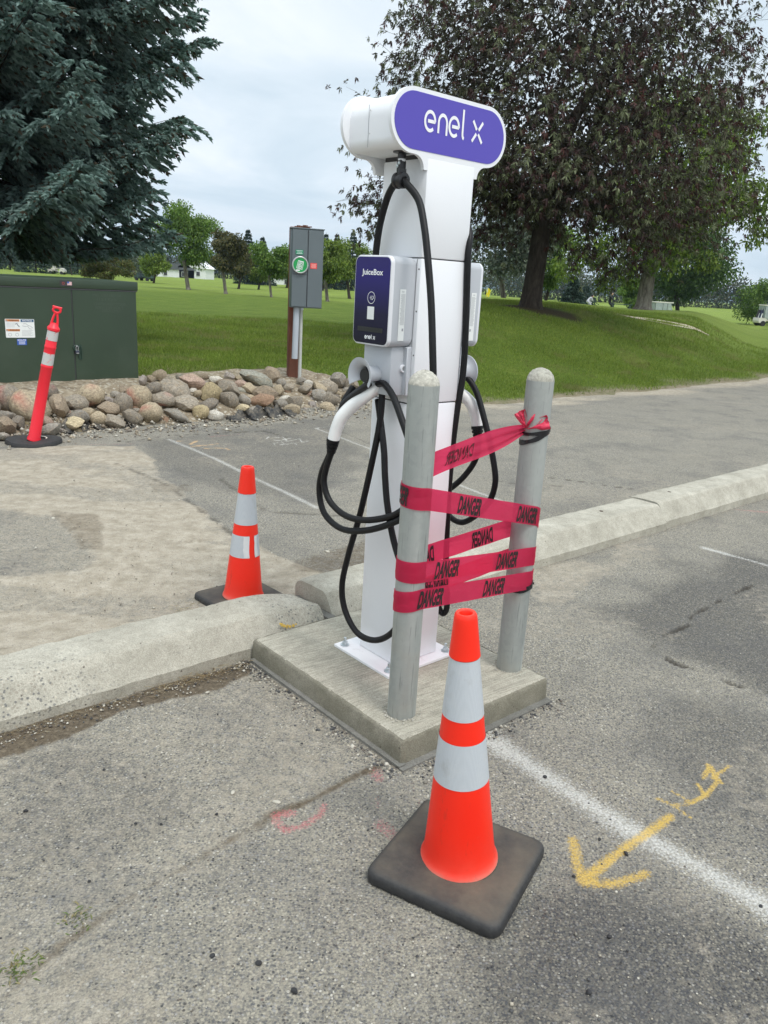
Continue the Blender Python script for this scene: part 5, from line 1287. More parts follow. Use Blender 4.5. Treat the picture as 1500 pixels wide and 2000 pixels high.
# ------------------------------------------------------------------ dry-stacked field stones
q = NT('field_stone'); oi = q.n('ShaderNodeObjectInfo'); co = q.coord('Object')
of = q.n('ShaderNodeVectorMath', operation='ADD'); q.l(co, of.inputs[0]); rv = q.n('ShaderNodeVectorMath', operation='SCALE'); cx = q.n('ShaderNodeCombineXYZ')
for i in range(3): q.l(oi.outputs['Random'], cx.inputs[i])
q.l(cx.outputs[0], rv.inputs[0]); rv.inputs['Scale'].default_value = 37; q.l(rv.outputs[0], of.inputs[1]); cc = of.outputs[0]
n1 = q.noise(cc, 7, 7, .65, .4); n2 = q.noise(cc, 34, 5, .7)
oc = q.n('ShaderNodeObjectInfo').outputs['Color']
c = q.mix(1.0, oc, q.ramp(n1, [(.32, .6), (.5, 1.05), (.66, 1.5)]), 'MULTIPLY')
c = q.mix(q.ramp(q.noise(cc, 4, 6, .6), [(.52, 0.0), (.66, .45)]), c, (.30, .22, .13)); c = q.mix(q.ramp(q.noise(cc, 5.5, 6, .7), [(.60, 0.0), (.72, .5)]), c, (.36, .34, .30))
c = q.mix(.6, c, q.ramp(n2, [(.3, .2), (.7, .85)]), 'OVERLAY')
pk = q.attr('spray'); c = q.mix(q.math('MULTIPLY', pk.outputs['Fac'], q.ramp(q.noise(cc, 40, 4, .7), [(.35, .15), (.6, .75)])), c, (.55, .10, .09))
q.bsdf(c, .85, 0, q.bump(q.math('ADD', n1, q.math('MULTIPLY', n2, .4)), .5, .02), .3); M['stone'] = q.m
def stone_mesh(seed, angular=.0, sub=2, spray=None):
    bm = bmesh.new(); bmesh.ops.create_icosphere(bm, subdivisions=sub, radius=1.0); r2 = np.random.default_rng(seed)
    P = np.array([v.co[:] for v in bm.verts]); off = r2.uniform(0, 50, 3)
    k = 1 + .42 * (fbm(P[:, 0] * 1.3 + off[0] + P[:, 2] * .7, P[:, 1] * 1.3 + off[1] - P[:, 2] * .9, 2, seed) - .5) * 2 * .7
    P = P * k[:, None]
    for _ in range(int(3 + angular * 7)):            # planes knocked off: facets of split rock
        nrm = r2.normal(size=3); nrm /= np.linalg.norm(nrm); d = r2.uniform(.62, .86) if angular > .3 else r2.uniform(.78, .95)
        s_ = P @ nrm; over = s_ > d; P[over] -= np.outer((s_[over] - d) * (.9 if angular > .3 else .7), nrm)
    for v, p in zip(bm.verts, P): v.co = p
    me = bpy.data.meshes.new('stone'); bm.to_mesh(me); bm.free(); me.shade_smooth()
    if angular > .3: me.set_sharp_from_angle(angle=radians(34))
    sp = np.zeros(len(P), np.float32)
    if spray is not None:
        a_ = np.array(spray[0:3]); a_ = a_ / np.linalg.norm(a_); s_ = np.abs((P - P @ np.zeros((3, 3))) @ a_ - spray[3]); sp = .8 * (1 - sst(.03, .18, s_)) * (P[:, 1] < .3)
    at_ = me.attributes.new('spray', 'FLOAT', 'POINT'); at_.data.foreach_set('value', sp.astype(np.float32)); me.materials.append(M['stone'])
    return me
SM_round = [stone_mesh(100 + i, .55) for i in range(8)]; SM_ang = [stone_mesh(200 + i, 1.1) for i in range(7)]
SM_sp = [stone_mesh(300, 0, 2, (1, 0, .8, .1)), stone_mesh(301, 0, 2, (.3, 0, 1, .45)), stone_mesh(302, .2, 2, (1, 0, -.4, .3))]
CK = {'tan': (.36, .29, .19), 'br': (.23, .175, .12), 'gb': (.225, .195, .155), 'g': (.225, .21, .185), 'dg': (.12, .105, .09), 'pk': (.36, .24, .19), 'cr': (.52, .43, .26), 'w': (.60, .57, .50), 'gg': (.27, .28, .235), 'yt': (.33, .26, .13), 'rb': (.28, .15, .085), 'pg': (.26, .23, .22)}
FL = [(-200, 905), (0, 872), (100, 858), (200, 843), (300, 838), (440, 828), (600, 812), (700, 795), (800, 790)]
RW = thing('stone_border', W(4.2, 8.0, 0), 'low dry-stacked border of tan and grey field stones in front of the lawn', 'stone border')
def heap_z(u, v):
    f = np.interp(u, [1.0, 2.0, 3.0, 4.2, 5.5, 6.3], [7.22, 7.42, 7.62, 7.62, 7.95, 7.98]); t = (v - f)
    return float(np.interp(t, [-.3, 0, .35, .9, 1.6], [0, .03, .19, .33, .36]))
def heap_hit(px, py):
    """first point where the sight line meets the heap surface"""
    d = ray(px, py); lo = None
    for t in np.arange(7, 13, .02):
        P = O3 + d * t; u, v = P @ UX, P @ VX
        if P[2] <= heap_z(u, v): return P
    return gp(px, py)
ROCKS = [(19, 781, 42, 50, 'gb', 'S'), (60, 796, 72, 46, 'tan', 'S'), (100, 769, 26, 34, 'dg', 'S'), (115, 796, 40, 42, 'br', 'r'), (147, 788, 44, 32, 'gb', 'r'), (176, 776, 54, 42, 'tan', 'S'), (214, 798, 40, 26, 'br', 'a'),
 (213, 783, 26, 15, 'pg', 'r'), (242, 788, 30, 42, 'gb', 'a'), (272, 778, 44, 48, 'tan', 'S'), (296, 809, 42, 34, 'tan', 'S'), (262, 817, 36, 32, 'gb', 'a'), (224, 823, 42, 24, 'gb', 'a'), (195, 817, 36, 26, 'tan', 'a'), (173, 807, 28, 22, 'tan', 'a'),
 (155, 815, 32, 26, 'g', 'a'), (142, 828, 44, 23, 'cr', 'a'), (90, 823, 30, 18, 'pk', 'a'), (100, 841, 42, 24, 'g', 'a'), (14, 833, 36, 32, 'br', 'r'), (37, 826, 24, 26, 'dg', 'a'), (12, 812, 24, 16, 'g', 'r'), (6, 853, 30, 12, 'g', 'r'),
 (318, 781, 46, 28, 'gb', 'S'), (344, 762, 60, 38, 'gb', 'r'), (379, 746, 48, 32, 'pk', 'a'), (414, 768, 38, 44, 'yt', 'r'), (451, 762, 48, 30, 'gb', 'r'), (448, 780, 37, 34, 'gb', 'r'), (504, 740, 58, 28, 'gg', 'a'), (530, 732, 30, 36, 'br', 'a'),
 (520, 768, 54, 28, 'br', 'a'), (512, 783, 52, 26, 'rb', 'a'), (366, 786, 54, 24, 'gb', 'a'), (411, 790, 36, 22, 'dg', 'r'), (395, 805, 36, 28, 'yt', 'a'), (424, 812, 28, 22, 'w', 'a'), (347, 810, 44, 20, 'g', 'a'), (475, 797, 26, 15, 'cr', 'a'),
 (502, 800, 34, 12, 'g', 'a'), (448, 735, 22, 17, 'pg', 'a'), (424, 741, 28, 13, 'w', 'a'), (440, 748, 36, 16, 'br', 'a'), (472, 751, 26, 16, 'pk', 'r'), (486, 757, 26, 16, 'tan', 'a'), (466, 738, 16, 10, 'tan', 'a'), (312, 733, 26, 20, 'br', 'a'),
 (296, 741, 22, 16, 'br', 'a'), (280, 743, 14, 20, 'pg', 'a'), (302, 759, 32, 26, 'dg', 'a'), (387, 768, 16, 13, 'tan', 'a'), (478, 781, 22, 24, 'g', 'a'), (549, 789, 26, 22, 'g', 'r'), (576, 786, 34, 24, 'gb', 'r'), (573, 802, 34, 22, 'tan', 'r'),
 (546, 762, 20, 22, 'tan', 'a'), (550, 748, 20, 18, 'g', 'a'), (557, 778, 20, 10, 'w', 'a'), (605, 748, 16, 12, 'w', 'a'), (619, 749, 18, 10, 'tan', 'a'), (598, 759, 28, 20, 'gb', 'a'), (629, 757, 36, 14, 'tan', 'a'), (645, 757, 36, 26, 'gb', 'a'),
 (662, 743, 32, 34, 'g', 'r'), (626, 772, 32, 28, 'g', 'r'), (647, 780, 36, 26, 'gb', 'r'), (643, 796, 30, 20, 'tan', 'a'), (690, 752, 30, 26, 'gb', 'r'), (685, 775, 34, 24, 'br', 'a'), (330, 745, 24, 18, 'gb', 'a'), (355, 738, 24, 16, 'g', 'a'), (398, 736, 18, 12, 'br', 'a'),
 (590, 742, 16, 12, 'g', 'a'), (565, 757, 22, 16, 'gb', 'a'), (-30, 790, 50, 44, 'gb', 'r'), (-35, 832, 44, 36, 'br', 'r'), (-75, 800, 50, 44, 'tan', 'r'), (245, 762, 24, 16, 'br', 'a'), (230, 772, 22, 14, 'g', 'a')]
stn = []
r2 = np.random.default_rng(11)
def put_stone(P, w, h, ck, ty, i):
    me = {'r': SM_round[i % 8], 'a': SM_ang[i % 7], 'S': SM_sp[i % 3]}[ty]
    o = bpy.data.objects.new('stone', me); COL.objects.link(o); o.parent = RW
    o.location = tuple(P - np.array(RW.location)); dd = (w + h) / 4
    if ty == 'S': o.rotation_euler = (r2.uniform(-.3, .3), r2.uniform(-.5, .5), radians(-12) + r2.uniform(-.3, .3))
    else: o.rotation_euler = (r2.uniform(-.35, .35), r2.uniform(-.4, .4), r2.uniform(-.5, .5) + (pi if i % 2 else 0))
    o.scale = (w / 2 * 1.18, (w * .6 + h * .4) / 2 * 1.1, h / 2 * 1.12)
    c = (np.array(CK[ck]) * .68 + np.array((.29, .25, .195)) * .32) * r2.uniform(.85, 1.18); o.color = (*c, 1); return o
for i, (px, py, w, h, ck, ty) in enumerate(ROCKS):
    P = heap_hit(px, py + h * .12); dist = np.linalg.norm(P - O3); k = dist / CF
    P = P + VX * (w * k * .12) + ZX * (h * k * .10)
    o = put_stone(P, w * k, h * k, ck, ty, i)
    if ty == 'S': o['label'] = 'rounded field stone marked with red spray paint'
# smaller stones wedged behind and between
for i in range(95):
    px = r2.uniform(-60, 700); f = np.interp(px, [0, 200, 440, 600, 700], [862, 838, 822, 806, 795]); top = np.interp(px, [-60, 260, 300, 440, 560, 600, 700], [795, 790, 742, 740, 745, 752, 750])
    py = top + (f - top) * r2.uniform(.05, .92); s_ = r2.uniform(8, 22); P = heap_hit(px, py); k = np.linalg.norm(P - O3) / CF
    put_stone(P + VX * .06 - ZX * .03, s_ * k, s_ * k * r2.uniform(.5, .8), list(CK)[int(r2.integers(0, 12))], 'a', i)
# earth bank under the stones, from the cabinet to beyond the charging station
us_b = np.arange(.4, 7.6, .09); vs_b = np.arange(-.45, 1.7, .09); V = []; F = []
for u in us_b:
    f = np.interp(u, [1.0, 2.0, 3.0, 4.2, 5.5, 6.3], [7.22, 7.42, 7.62, 7.62, 7.95, 7.98])
    for dv_ in vs_b:
        v = f + dv_; P = W(u, v); z = heap_z(u, v) - .07 + .05 * (fbm(np.array([u * 5]), np.array([v * 5]), 3, 33)[0] - .3) - (.08 if dv_ < -.3 else 0)
        z -= .25 * sst(6.6, 7.4, u); V.append(W(u, v, z if dv_ > -.4 else -.05))
nv = len(vs_b)
for i in range(len(us_b) - 1):
    for j in range(nv - 1): F.append((i * nv + j, (i + 1) * nv + j, (i + 1) * nv + j + 1, i * nv + j + 1))
q = NT('stony_earth'); co = q.coord('World'); n = q.noise(co, 9, 7, .7); v = q.vor(co, 38)
c = q.ramp(n, [(.3, (.13, .10, .07)), (.5, (.27, .22, .155)), (.7, (.42, .36, .27))]); c = q.mix(q.ramp(v.outputs['Color'], [(.72, 0.0), (.78, .75)]), c, (.50, .46, .38)); q.bsdf(c, .95, 0, q.bump(q.math('ADD', n, v.outputs['Distance']), .8, .02), .15); M['earth'] = q.m
part('earth_bank', V, F, M['earth'], None, True, None, kind='structure')

def octa(o_, s_, sq=1.0):
    j = r2.uniform(.6, 1.3, 6)
    V = [o_ + np.array(x) * s_ * k * np.array([1, 1, sq]) for x, k in zip(((1, 0, 0), (-1, 0, 0), (0, 1, 0), (0, -1, 0), (0, 0, 1), (0, 0, -1)), j)]
    F = [(0, 2, 4), (2, 1, 4), (1, 3, 4), (3, 0, 4), (2, 0, 5), (1, 2, 5), (3, 1, 5), (0, 3, 5)]; return V, F
def scatter(name, n, fpos, size, cols, sq=.7):
    V = []; F = []; C = []
    for i in range(n):
        P = fpos(i)
        if P is None: continue
        s_ = size(i); c = cols[int(r2.integers(0, len(cols)))]; v, f = octa(np.array(P) + ZX * s_ * .3, s_, sq); b = len(V); a = r2.uniform(0, pi); R_ = np.array([[cos(a), -sin(a), 0], [sin(a), cos(a), 0], [0, 0, 1]])
        o_ = np.array(P) + ZX * s_ * .3; V += [o_ + R_ @ (x - o_) for x in v]; F += [tuple(k + b for k in x) for x in f]; C += [np.array(c) * r2.uniform(.8, 1.2)] * 6
    me = fast_mesh(name, np.array(V), np.array(F), np.array(C)); return link(name, me, None, M['bits'], kind='stuff')
q = NT('loose_bits'); a_ = q.attr('col'); q.bsdf(a_.outputs['Color'], .85, 0, q.bump(q.noise(q.coord('World'), 120, 3), .4, .003)); M['bits'] = q.m
GREYS = [(.05, .05, .052), (.09, .09, .09), (.25, .23, .19), (.38, .34, .27), (.5, .47, .4), (.14, .12, .10)]
def p_verge(i):
    px = r2.uniform(-40, 760); f = np.interp(px, [0, 200, 440, 600, 760], [866, 846, 832, 812, 800]); py = f + r2.normal(0, 9) - 6; P = gp(px, py); u, v = toUV(P); P[2] = heap_z(u, v) * .9 - .02 if heap_z(u, v) > .03 else 0.002; return P
scatter('verge_gravel', 1500, p_verge, lambda i: abs(r2.normal(.006, .008)) + .004, GREYS[2:] + [(.34, .29, .21), (.40, .34, .26), (.27, .22, .16)])
def p_pad(i):      # crumbs along the left and front foot of the pad
    if i % 3: v = r2.uniform(PV0 - .03, PV1); return W(PU0 - .03 - abs(r2.normal(0, .035)), v, 0.0)
    return W(r2.uniform(PU0, PU1 + .05), PV0 - .03 - abs(r2.normal(0, .035)), 0.0)
scatter('pad_crumbs', 1100, p_pad, lambda i: abs(r2.normal(.0025, .0025)) + .0015, GREYS)
def p_lot(i):
    if i % 4 == 0: return gp(r2.uniform(0, 1500), r2.uniform(1000, 1400), .002)
    return gp(r2.uniform(-50, 1550), r2.uniform(1300, 2050), .001)
scatter('asphalt_grit', 2600, p_lot, lambda i: abs(r2.normal(.0014, .0013)) + .0009, GREYS)
scatter('kerb_gutter_grit', 500, lambda i: W(r2.uniform(.5, 1.6), 2.59 - abs(r2.normal(0, .05)), .002), lambda i: abs(r2.normal(.002, .002)) + .0012, GREYS)
scatter('sand_crumbs', 520, lambda i: gp(r2.uniform(0, 680), r2.uniform(900, 1230), .012), lambda i: abs(r2.normal(.0015, .0025)) + .0012, [(.25, .23, .19), (.38, .34, .27), (.5, .47, .4), (.16, .14, .11)])
# single dark pebbles lying on the asphalt
PEB = [(1064, 1517, .0085, 'dark pebble on the white line, upper right of the front cone'), (1171, 1639, .006, 'small dark pebble lying inside the yellow arrow, upper of two'), (1223, 1666, .008, 'dark pebble between the shaft and barb of the yellow arrow'),
 (1121, 1711, .0055, 'tiny dark pebble at the point of the yellow arrow'), (1190, 1829, .0085, 'dark pebble below the point of the yellow arrow'), (415, 1866, .0072, 'dark pebble lower left, leftmost of the two near the bottom of the photo'), (505, 1881, .009, 'large dark pebble below left of the cone base'),
 (423, 1590, .0060, 'round dark pebble left of the pink curved spray mark'), (425, 1395, .004, 'tiny dark speck of gravel below the kerb soil strip'), (315, 1609, .0045, 'small dark pebble, right one of a close pair left of the pink mark'), (265, 1608, .005, 'small dark pebble, left one of a close pair left of the pink mark'),
 (174, 1721, .0055, 'dark pebble above the sparse yellowish weed'), (203, 1503, .0055, 'dark pebble on the grey patch under the left kerb'), (1486, 1770, .007, 'dark pebble on the white line at the right edge'), (1150, 1938, .009, 'dark pebble on the darkest asphalt at the bottom right'),
 (575, 1935, .009, 'dark pebble at the bottom centre of the photo'), (50, 1583, .007, 'dark pebble at the far left edge of the asphalt')]
M['pebble'] = simple('dark_pebble', (.03, .03, .032), .7, 0, .3, 90, .5, 150)
for i, (px, py, s_, _) in enumerate(PEB):
    P = gp(px, py, s_ * .5); me = SM_ang[i % 7].copy(); me.materials.clear(); me.materials.append(M['pebble'])
    o = bpy.data.objects.new('pebble', me); COL.objects.link(o); o.location = tuple(P); o.scale = (s_, s_ * .85, s_ * .75); o.rotation_euler = (0, 0, i)
    set_props(o, _, 'pebble', 'dark pebbles scattered on the asphalt')
# pale flat chips
M['chip'] = simple('pale_stone_chip', (.45, .42, .35), .8, 0, .1, 60)
for i, (px, py, s_, lab) in enumerate([(540, 1566, .014, 'pale flat stone chip beside the brown soil streak'), (455, 1548, .011, 'pale beige chip lying left of the soil streak'), (640, 1077, .020, 'white stone chip lying behind the kerb joint'), (405, 1352, .011, 'white sliver in the soil along the kerb'), (104, 1012, .022, 'pale stone on the sandy ground far left')]):
    P = gp(px, py, .004); o = bpy.data.objects.new('stone_chip', SM_ang[(i + 3) % 7].copy()); o.data.materials.clear(); o.data.materials.append(M['chip']); COL.objects.link(o); o.location = tuple(P); o.scale = (s_, s_ * .6, s_ * .35); o.rotation_euler = (0, 0, i * 1.3)
    set_props(o, lab, 'stone chip')
# torn black weed cloth at the foot of the stones
q = NT('dirty_weed_cloth'); co = q.coord('World'); q.bsdf(q.mix(q.ramp(q.noise(co, 16, 6, .7), [(.4, 0.0), (.7, .9)]), (.018, .020, .022), (.20, .17, .13)), .75, 0, q.bump(q.noise(co, 30, 4), .7, .02)); M['cloth'] = q.m
for k, (px0, px1, py0, hh_, lab) in enumerate([(455, 588, 806, .085, 'torn black weed cloth showing under the stones left of the meter post'), (103, 215, 836, .09, 'brown scrap of weed cloth under the stones beside the red post'), (243, 272, 822, .05, 'small dark flap of weed cloth under the red marked stone')]):
    V = []; F = []; n = 26; m_ = 7
    for i in range(n + 1):
        px = px0 + (px1 - px0) * i / n; f = np.interp(px, [0, 200, 440, 600, 700], [862, 838, 826, 808, 797]); P = gp(px, f + 3 * sin(i * .9 + k), 0)
        for j in range(m_):
            t = j / (m_ - 1); P2 = P + VX * (.16 * t + .02 * sin(i * 1.3)); env = sin(pi * min(1, max(0, i / n))) ** .5
            V.append(P2 + ZX * (.008 + hh_ * env * sst(0, 1, t) * (1 + .35 * sin(i * 1.7 + j)) + .008 * sin(j * 2.2 + i)))
    for i in range(n):
        for j in range(m_ - 1): F.append((i * m_ + j, (i + 1) * m_ + j, (i + 1) * m_ + j + 1, i * m_ + j + 1))
    part('weed_cloth', V, F, M['cloth'], None, True, None, False, label=lab, cat='weed cloth')

# ------------------------------------------------------------------ foliage helpers
def leafmat(name, trans=.3, rough=.6, tint=(1, 1, 1), spec=.25):
    q = NT(name); a_ = q.attr('col'); c = q.mix(1.0, a_.outputs['Color'], tint, 'MULTIPLY') if tint != (1, 1, 1) else a_.outputs['Color']
    p = q.n('ShaderNodeBsdfPrincipled'); q.l(c, p.inputs['Base Color']); p.inputs['Roughness'].default_value = rough; p.inputs['Specular IOR Level'].default_value = spec
    t = q.n('ShaderNodeBsdfTranslucent'); q.l(c, t.inputs[0]); m_ = q.n('ShaderNodeMixShader'); m_.inputs[0].default_value = trans
    q.l(p.outputs[0], m_.inputs[1]); q.l(t.outputs[0], m_.inputs[2]); q.l(m_.outputs[0], q.out.inputs[0]); return q.m
M['leaf'] = leafmat('leaf_surface'); M['needle'] = leafmat('needle_surface', .3, .6); M['blade'] = leafmat('grass_blade', .35, .6)
q = NT('dark_bark'); co = q.coord('World', (1, 1, .25)); n = q.noise(co, 10, 7, .7, .5); q.bsdf(q.ramp(n, [(.3, (.022, .018, .015)), (.6, (.070, .058, .048)), (.75, (.12, .105, .09))]), .95, 0, q.bump(n, .9, .04), .1); M['bark'] = q.m
q = NT('furrowed_grey_bark'); co = q.coord('World', (1, 1, .22)); n = q.noise(co, 7, 7, .75, .8); q.bsdf(q.ramp(n, [(.34, (.06, .05, .042)), (.5, (.19, .17, .145)), (.7, (.33, .31, .27))]), .95, 0, q.bump(n, 1.0, .08), .1); M['bark2'] = q.m
def unit(a): return a / (np.linalg.norm(a, axis=-1, keepdims=True) + 1e-9)
def leaves(name, P, D, L, Wd, col, mat, parent, droop=0.0, fold=.25, loc=None):
    """pointed two-sided leaves: base P, direction D, length L, width Wd, colours (n,3)"""
    n = len(P); D = unit(D); rnd = rng.normal(size=(n, 3)); N = unit(np.cross(D, rnd)); Sd = np.cross(D, N); L = np.broadcast_to(L, n)[:, None]; Wd = np.broadcast_to(Wd, n)[:, None]
    mid = P + D * L * .45 - ZX * (L * droop * .2); tip = P + D * L - ZX * (L * droop)
    V = np.stack([P, mid + Sd * Wd / 2 + N * Wd * fold, tip, mid - Sd * Wd / 2 + N * Wd * fold], 1).reshape(-1, 3)
    F = np.arange(n * 4).reshape(-1, 4)
    rl = root_loc(parent) if parent is not None else np.zeros(3)
    me = fast_mesh(name, V - rl, F, np.repeat(col, 4, 0)); return link(name, me, parent, mat)
def colmix(n, cols, wts, jit_=.18):
    i = rng.choice(len(cols), n, p=np.array(wts) / sum(wts)); c = np.array(cols)[i] * rng.uniform(1 - jit_, 1 + jit_, (n, 1)); return c
def limb(gl, a, b, r0, r1, bend=.1, n=6, sides=7, sag=0.0, rg=rng):
    a = np.array(a, float); b = np.array(b, float); L = np.linalg.norm(b - a); o1 = rg.normal(size=3) * bend * L; P = []
    for i in range(n + 1):
        t = i / n; P.append(a + (b - a) * t + o1 * sin(pi * t) * .5 + ZX * sag * L * sin(pi * t))
    gl.add(*tube(P, [r0 + (r1 - r0) * i / n for i in range(n + 1)], sides)); return P

# ------------------------------------------------------------------ big blue spruce at the left
def tree_thing(name, loc, label, cat='tree', group=None): return thing(name, loc, label, cat, group)
SY = 14.2; sp0 = at(-60, 600, SY); sp0[2] = gz(sp0[0], sp0[1])
T = tree_thing('blue_spruce_tree', sp0, 'huge blue-green spruce filling the upper left, its lowest boughs hanging over the green cabinet', 'spruce tree')
rg = np.random.default_rng(21)
gl = G(); gl.add(*tube([sp0 + ZX * z for z in (0, 2, 5, 9, 14)], [.27, .24, .19, .12, .02], 12)); gl.done('trunk', M['bark'], T, True, None)
Pn, Dn, Ln, Cn = [], [], [], []
wood = G()
def rad_at(z): return np.interp(z, [1.7, 2.4, 3, 3.7, 4.3, 5, 5.8, 6.4, 8, 11, 14], [4.0, 4.3, 3.95, 4.2, 3.65, 4.4, 4.7, 4.2, 3.8, 2.4, .1])
zz = 2.25
while zz < 11.5:
    nb = 9 if zz < 8 else 5
    for b_ in range(nb):
        a = 2 * pi * (b_ + rg.uniform(-.35, .35)) / nb + zz * 1.9; R = rad_at(zz) * rg.uniform(.74, .99) * (.86 if zz < 2.6 else 1)
        d = np.array([cos(a), sin(a), 0]); side = np.array([-sin(a), cos(a), 0])
        # skip boughs that point straight away and can never be seen
        if d[1] > .75 and d[0] < .2: continue
        base = sp0 + ZX * (zz + rg.uniform(-.15, .15)); dz = -.10 * R if zz < 5 else .0; sagk = .16 + .06 * rg.uniform()
        def cv(t): return base + d * (R * t) + ZX * (dz * t - sagk * R * sin(pi * t * .85) * .55 + .13 * R * t * t * t) + side * (.12 * R * t * t * sin(b_ * 2.1))
        pts = [cv(t) for t in np.linspace(0, .93, 9)]; wood.add(*tube(pts, [.036 * (1 - t) + .004 for t in np.linspace(0, 1, 9)], 5))
        nbl = int(R * 8)
        for k in range(nbl):
            t = .22 + .78 * (k + rg.uniform(-.3, .3)) / nbl; c = cv(min(t, 1)); tl = cv(min(t + .03, 1.03)) - cv(t); tl /= np.linalg.norm(tl)
            for s_ in (-1, 1):
                bl_len = (.95 * (1.15 - t) + .20) * rg.uniform(.7, 1.15) * min(1, R / 3.2); dirv = unit(tl * rg.uniform(.5, .9) + side * s_ * rg.uniform(.6, 1.0) + ZX * rg.uniform(-.45, -.05)); ns_ = max(3, int(bl_len / .055))
                for q_ in range(ns_):
                    u_ = (q_ + 1) / ns_; pos = c + dirv * bl_len * u_ - ZX * (.28 * bl_len * u_ * u_)
                    dd = unit(dirv - ZX * .25 * u_); sd2 = unit(np.cross(dd, ZX)) 
                    pxs = 750 + pos[0] * CF / pos[1]
                    if pos[2] < 1.60 + .25 * min(1, max(0, (pxs - 120) / 180)): continue
                    for w_ in (-1, 1, 0, 2):
                        sh_ = unit(dd * 1.0 + sd2 * (w_ if w_ < 2 else rg.uniform(-.5, .5)) * rg.uniform(.5, 1.0) + ZX * (rg.uniform(-.5, .35) if w_ < 2 else rg.uniform(-1.3, -.5)))
                        if w_ == 0 and q_ < ns_ - 1 and rg.uniform() < .5: continue
                        Pn.append(pos); Dn.append(sh_); Ln.append(rg.uniform(.075, .15)); Cn.append((t, rg.uniform()))
    zz += .36 if zz < 7.2 else .6
wood.done('boughs', M['bark'], T, True, None, False)
Pn = np.array(Pn); Dn = np.array(Dn); Ln = np.array(Ln); Cn = np.array(Cn)
print('spruce shoots', len(Pn))
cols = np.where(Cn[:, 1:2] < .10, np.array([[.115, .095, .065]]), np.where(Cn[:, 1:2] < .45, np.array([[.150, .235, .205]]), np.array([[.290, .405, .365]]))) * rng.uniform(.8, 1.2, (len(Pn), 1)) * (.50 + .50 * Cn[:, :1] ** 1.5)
def shoots(name, P, D, L, Wd, col, parent, blades=3):
    V = []; n = len(P); D = unit(D); A = unit(np.cross(D, np.tile(np.array([.2, .1, 1.]), (n, 1)))); B = np.cross(D, A)
    Vs = []
    for k in range(blades):
        th = pi * k / blades; S_ = A * cos(th) + B * sin(th); L_ = L[:, None]; w_ = Wd
        Vs.append(np.stack([P, P + D * L_ * .35 + S_ * w_, P + D * L_, P + D * L_ * .35 - S_ * w_], 1))
    V = np.concatenate(Vs, 0).reshape(-1, 3); F = np.arange(len(V)).reshape(-1, 4); c = np.tile(np.repeat(col, 4, 0), (blades, 1))
    me = fast_mesh(name, V - root_loc(parent), F, c); return link(name, me, parent, M['needle'])
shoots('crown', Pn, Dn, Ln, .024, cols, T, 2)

# ------------------------------------------------------------------ broadleaf tree builder
def branchy(T, base, fork, clumps, r0, mat, wood_bend=.12, rgx=None, sides=8, twig=3):
    """trunk to the fork, limbs from the fork to every clump"""
    rgx = rgx or np.random.default_rng(5); gl = G(); base = np.array(base, float); fork = np.array(fork, float)
    P = [base - ZX * .1, base + ZX * .05, base + (fork - base) * .12, base + (fork - base) * .5, fork]; gl.add(*tube(spline(P, 4), np.interp(np.arange(17), [0, 4, 8, 12, 16], [r0 * 1.55, r0 * 1.35, r0 * 1.02, r0 * .92, r0 * .85]), 14)); gl.done('trunk', mat, T, True, None)
    gl = G(); order = np.argsort([np.linalg.norm(c[0] - fork) for c in clumps]); nodes = [(fork, r0 * .6)]
    for i in order:
        c = clumps[i][0]; j = min(range(len(nodes)), key=lambda k: np.linalg.norm(nodes[k][0] - c) + (0 if k else .0)); p, r = nodes[j]; r1 = max(.012, r * .5)
        pts = limb(gl, p, c, r * .75, r1, wood_bend, 5, 6, .03, rgx); nodes.append((c, r1)); nodes.append((pts[3], r * .6))
    gl.done('limbs', mat, T, True, None, False)
def leafy(T, clumps, n, L, Wd, cols, wts, droop=.3, name='crown', shell=.55, out=.5, mat=None, twigs=0, seed=3, dn=-.2):
    rgx = np.random.default_rng(seed); w = np.array([c[1][0] * c[1][1] * c[1][2] for c in clumps]) ** (2 / 3); w /= w.sum(); k = rgx.choice(len(clumps), n, p=w)
    C = np.array([c[0] for c in clumps])[k]; R = np.array([c[1] for c in clumps])[k]; d = unit(rgx.normal(size=(n, 3))); rr = (shell + (1 - shell) * rgx.uniform(size=n) ** .7) * rgx.uniform(.85, 1.12, n)
    P = C + d * R * rr[:, None]; D = d * out + rgx.normal(size=(n, 3)) * .6 + np.array([0, 0, dn])
    ci = np.array(cols)[rgx.choice(len(cols), n, p=np.array(wts) / sum(wts))] * rgx.uniform(.8, 1.22, (n, 1)); tint = rgx.uniform(.85, 1.18, len(clumps))[k]; ci = ci * tint[:, None]
    return leaves(name, P, D, rgx.uniform(.75, 1.25, n) * L, rgx.uniform(.8, 1.2, n) * Wd, ci, mat or M['leaf'], T, droop)

# ---- the dark purple-leaved tree on the knoll
PYc = 20.0; pb0 = at(1036, 600, PYc); pb0[2] = gz(pb0[0], pb0[1]); rg = np.random.default_rng(31)
T = tree_thing('purple_leaved_tree', pb0, 'large dark purple-leaved tree on the mulch ring of the knoll behind the charging station', 'purple-leaved tree')
cen = at(1095, 190, PYc + .3); RX, RYy, RZ = 4.6, 4.7, 5.1
def crown_R(d):
    az_, el_ = math.atan2(d[1], d[0]), math.asin(max(-1, min(1, d[2]))); return 1 + .09 * sin(3 * az_ + 1.2) + .06 * sin(5 * az_ + el_ * 4) + .06 * sin(el_ * 7 + az_)
def zmin_at(p):
    px = 750 + (p[0] - .0) * CF / p[1] * .97
    return np.interp(px, [700, 760, 900, 1000, 1100, 1180, 1260, 1330, 1420, 1500], [4.5, 4.0, 3.3, 3.0, 3.1, 2.62, 2.7, 3.1, 4.0, 4.5])
fork = pb0 + np.array([.10, 0, 2.35])
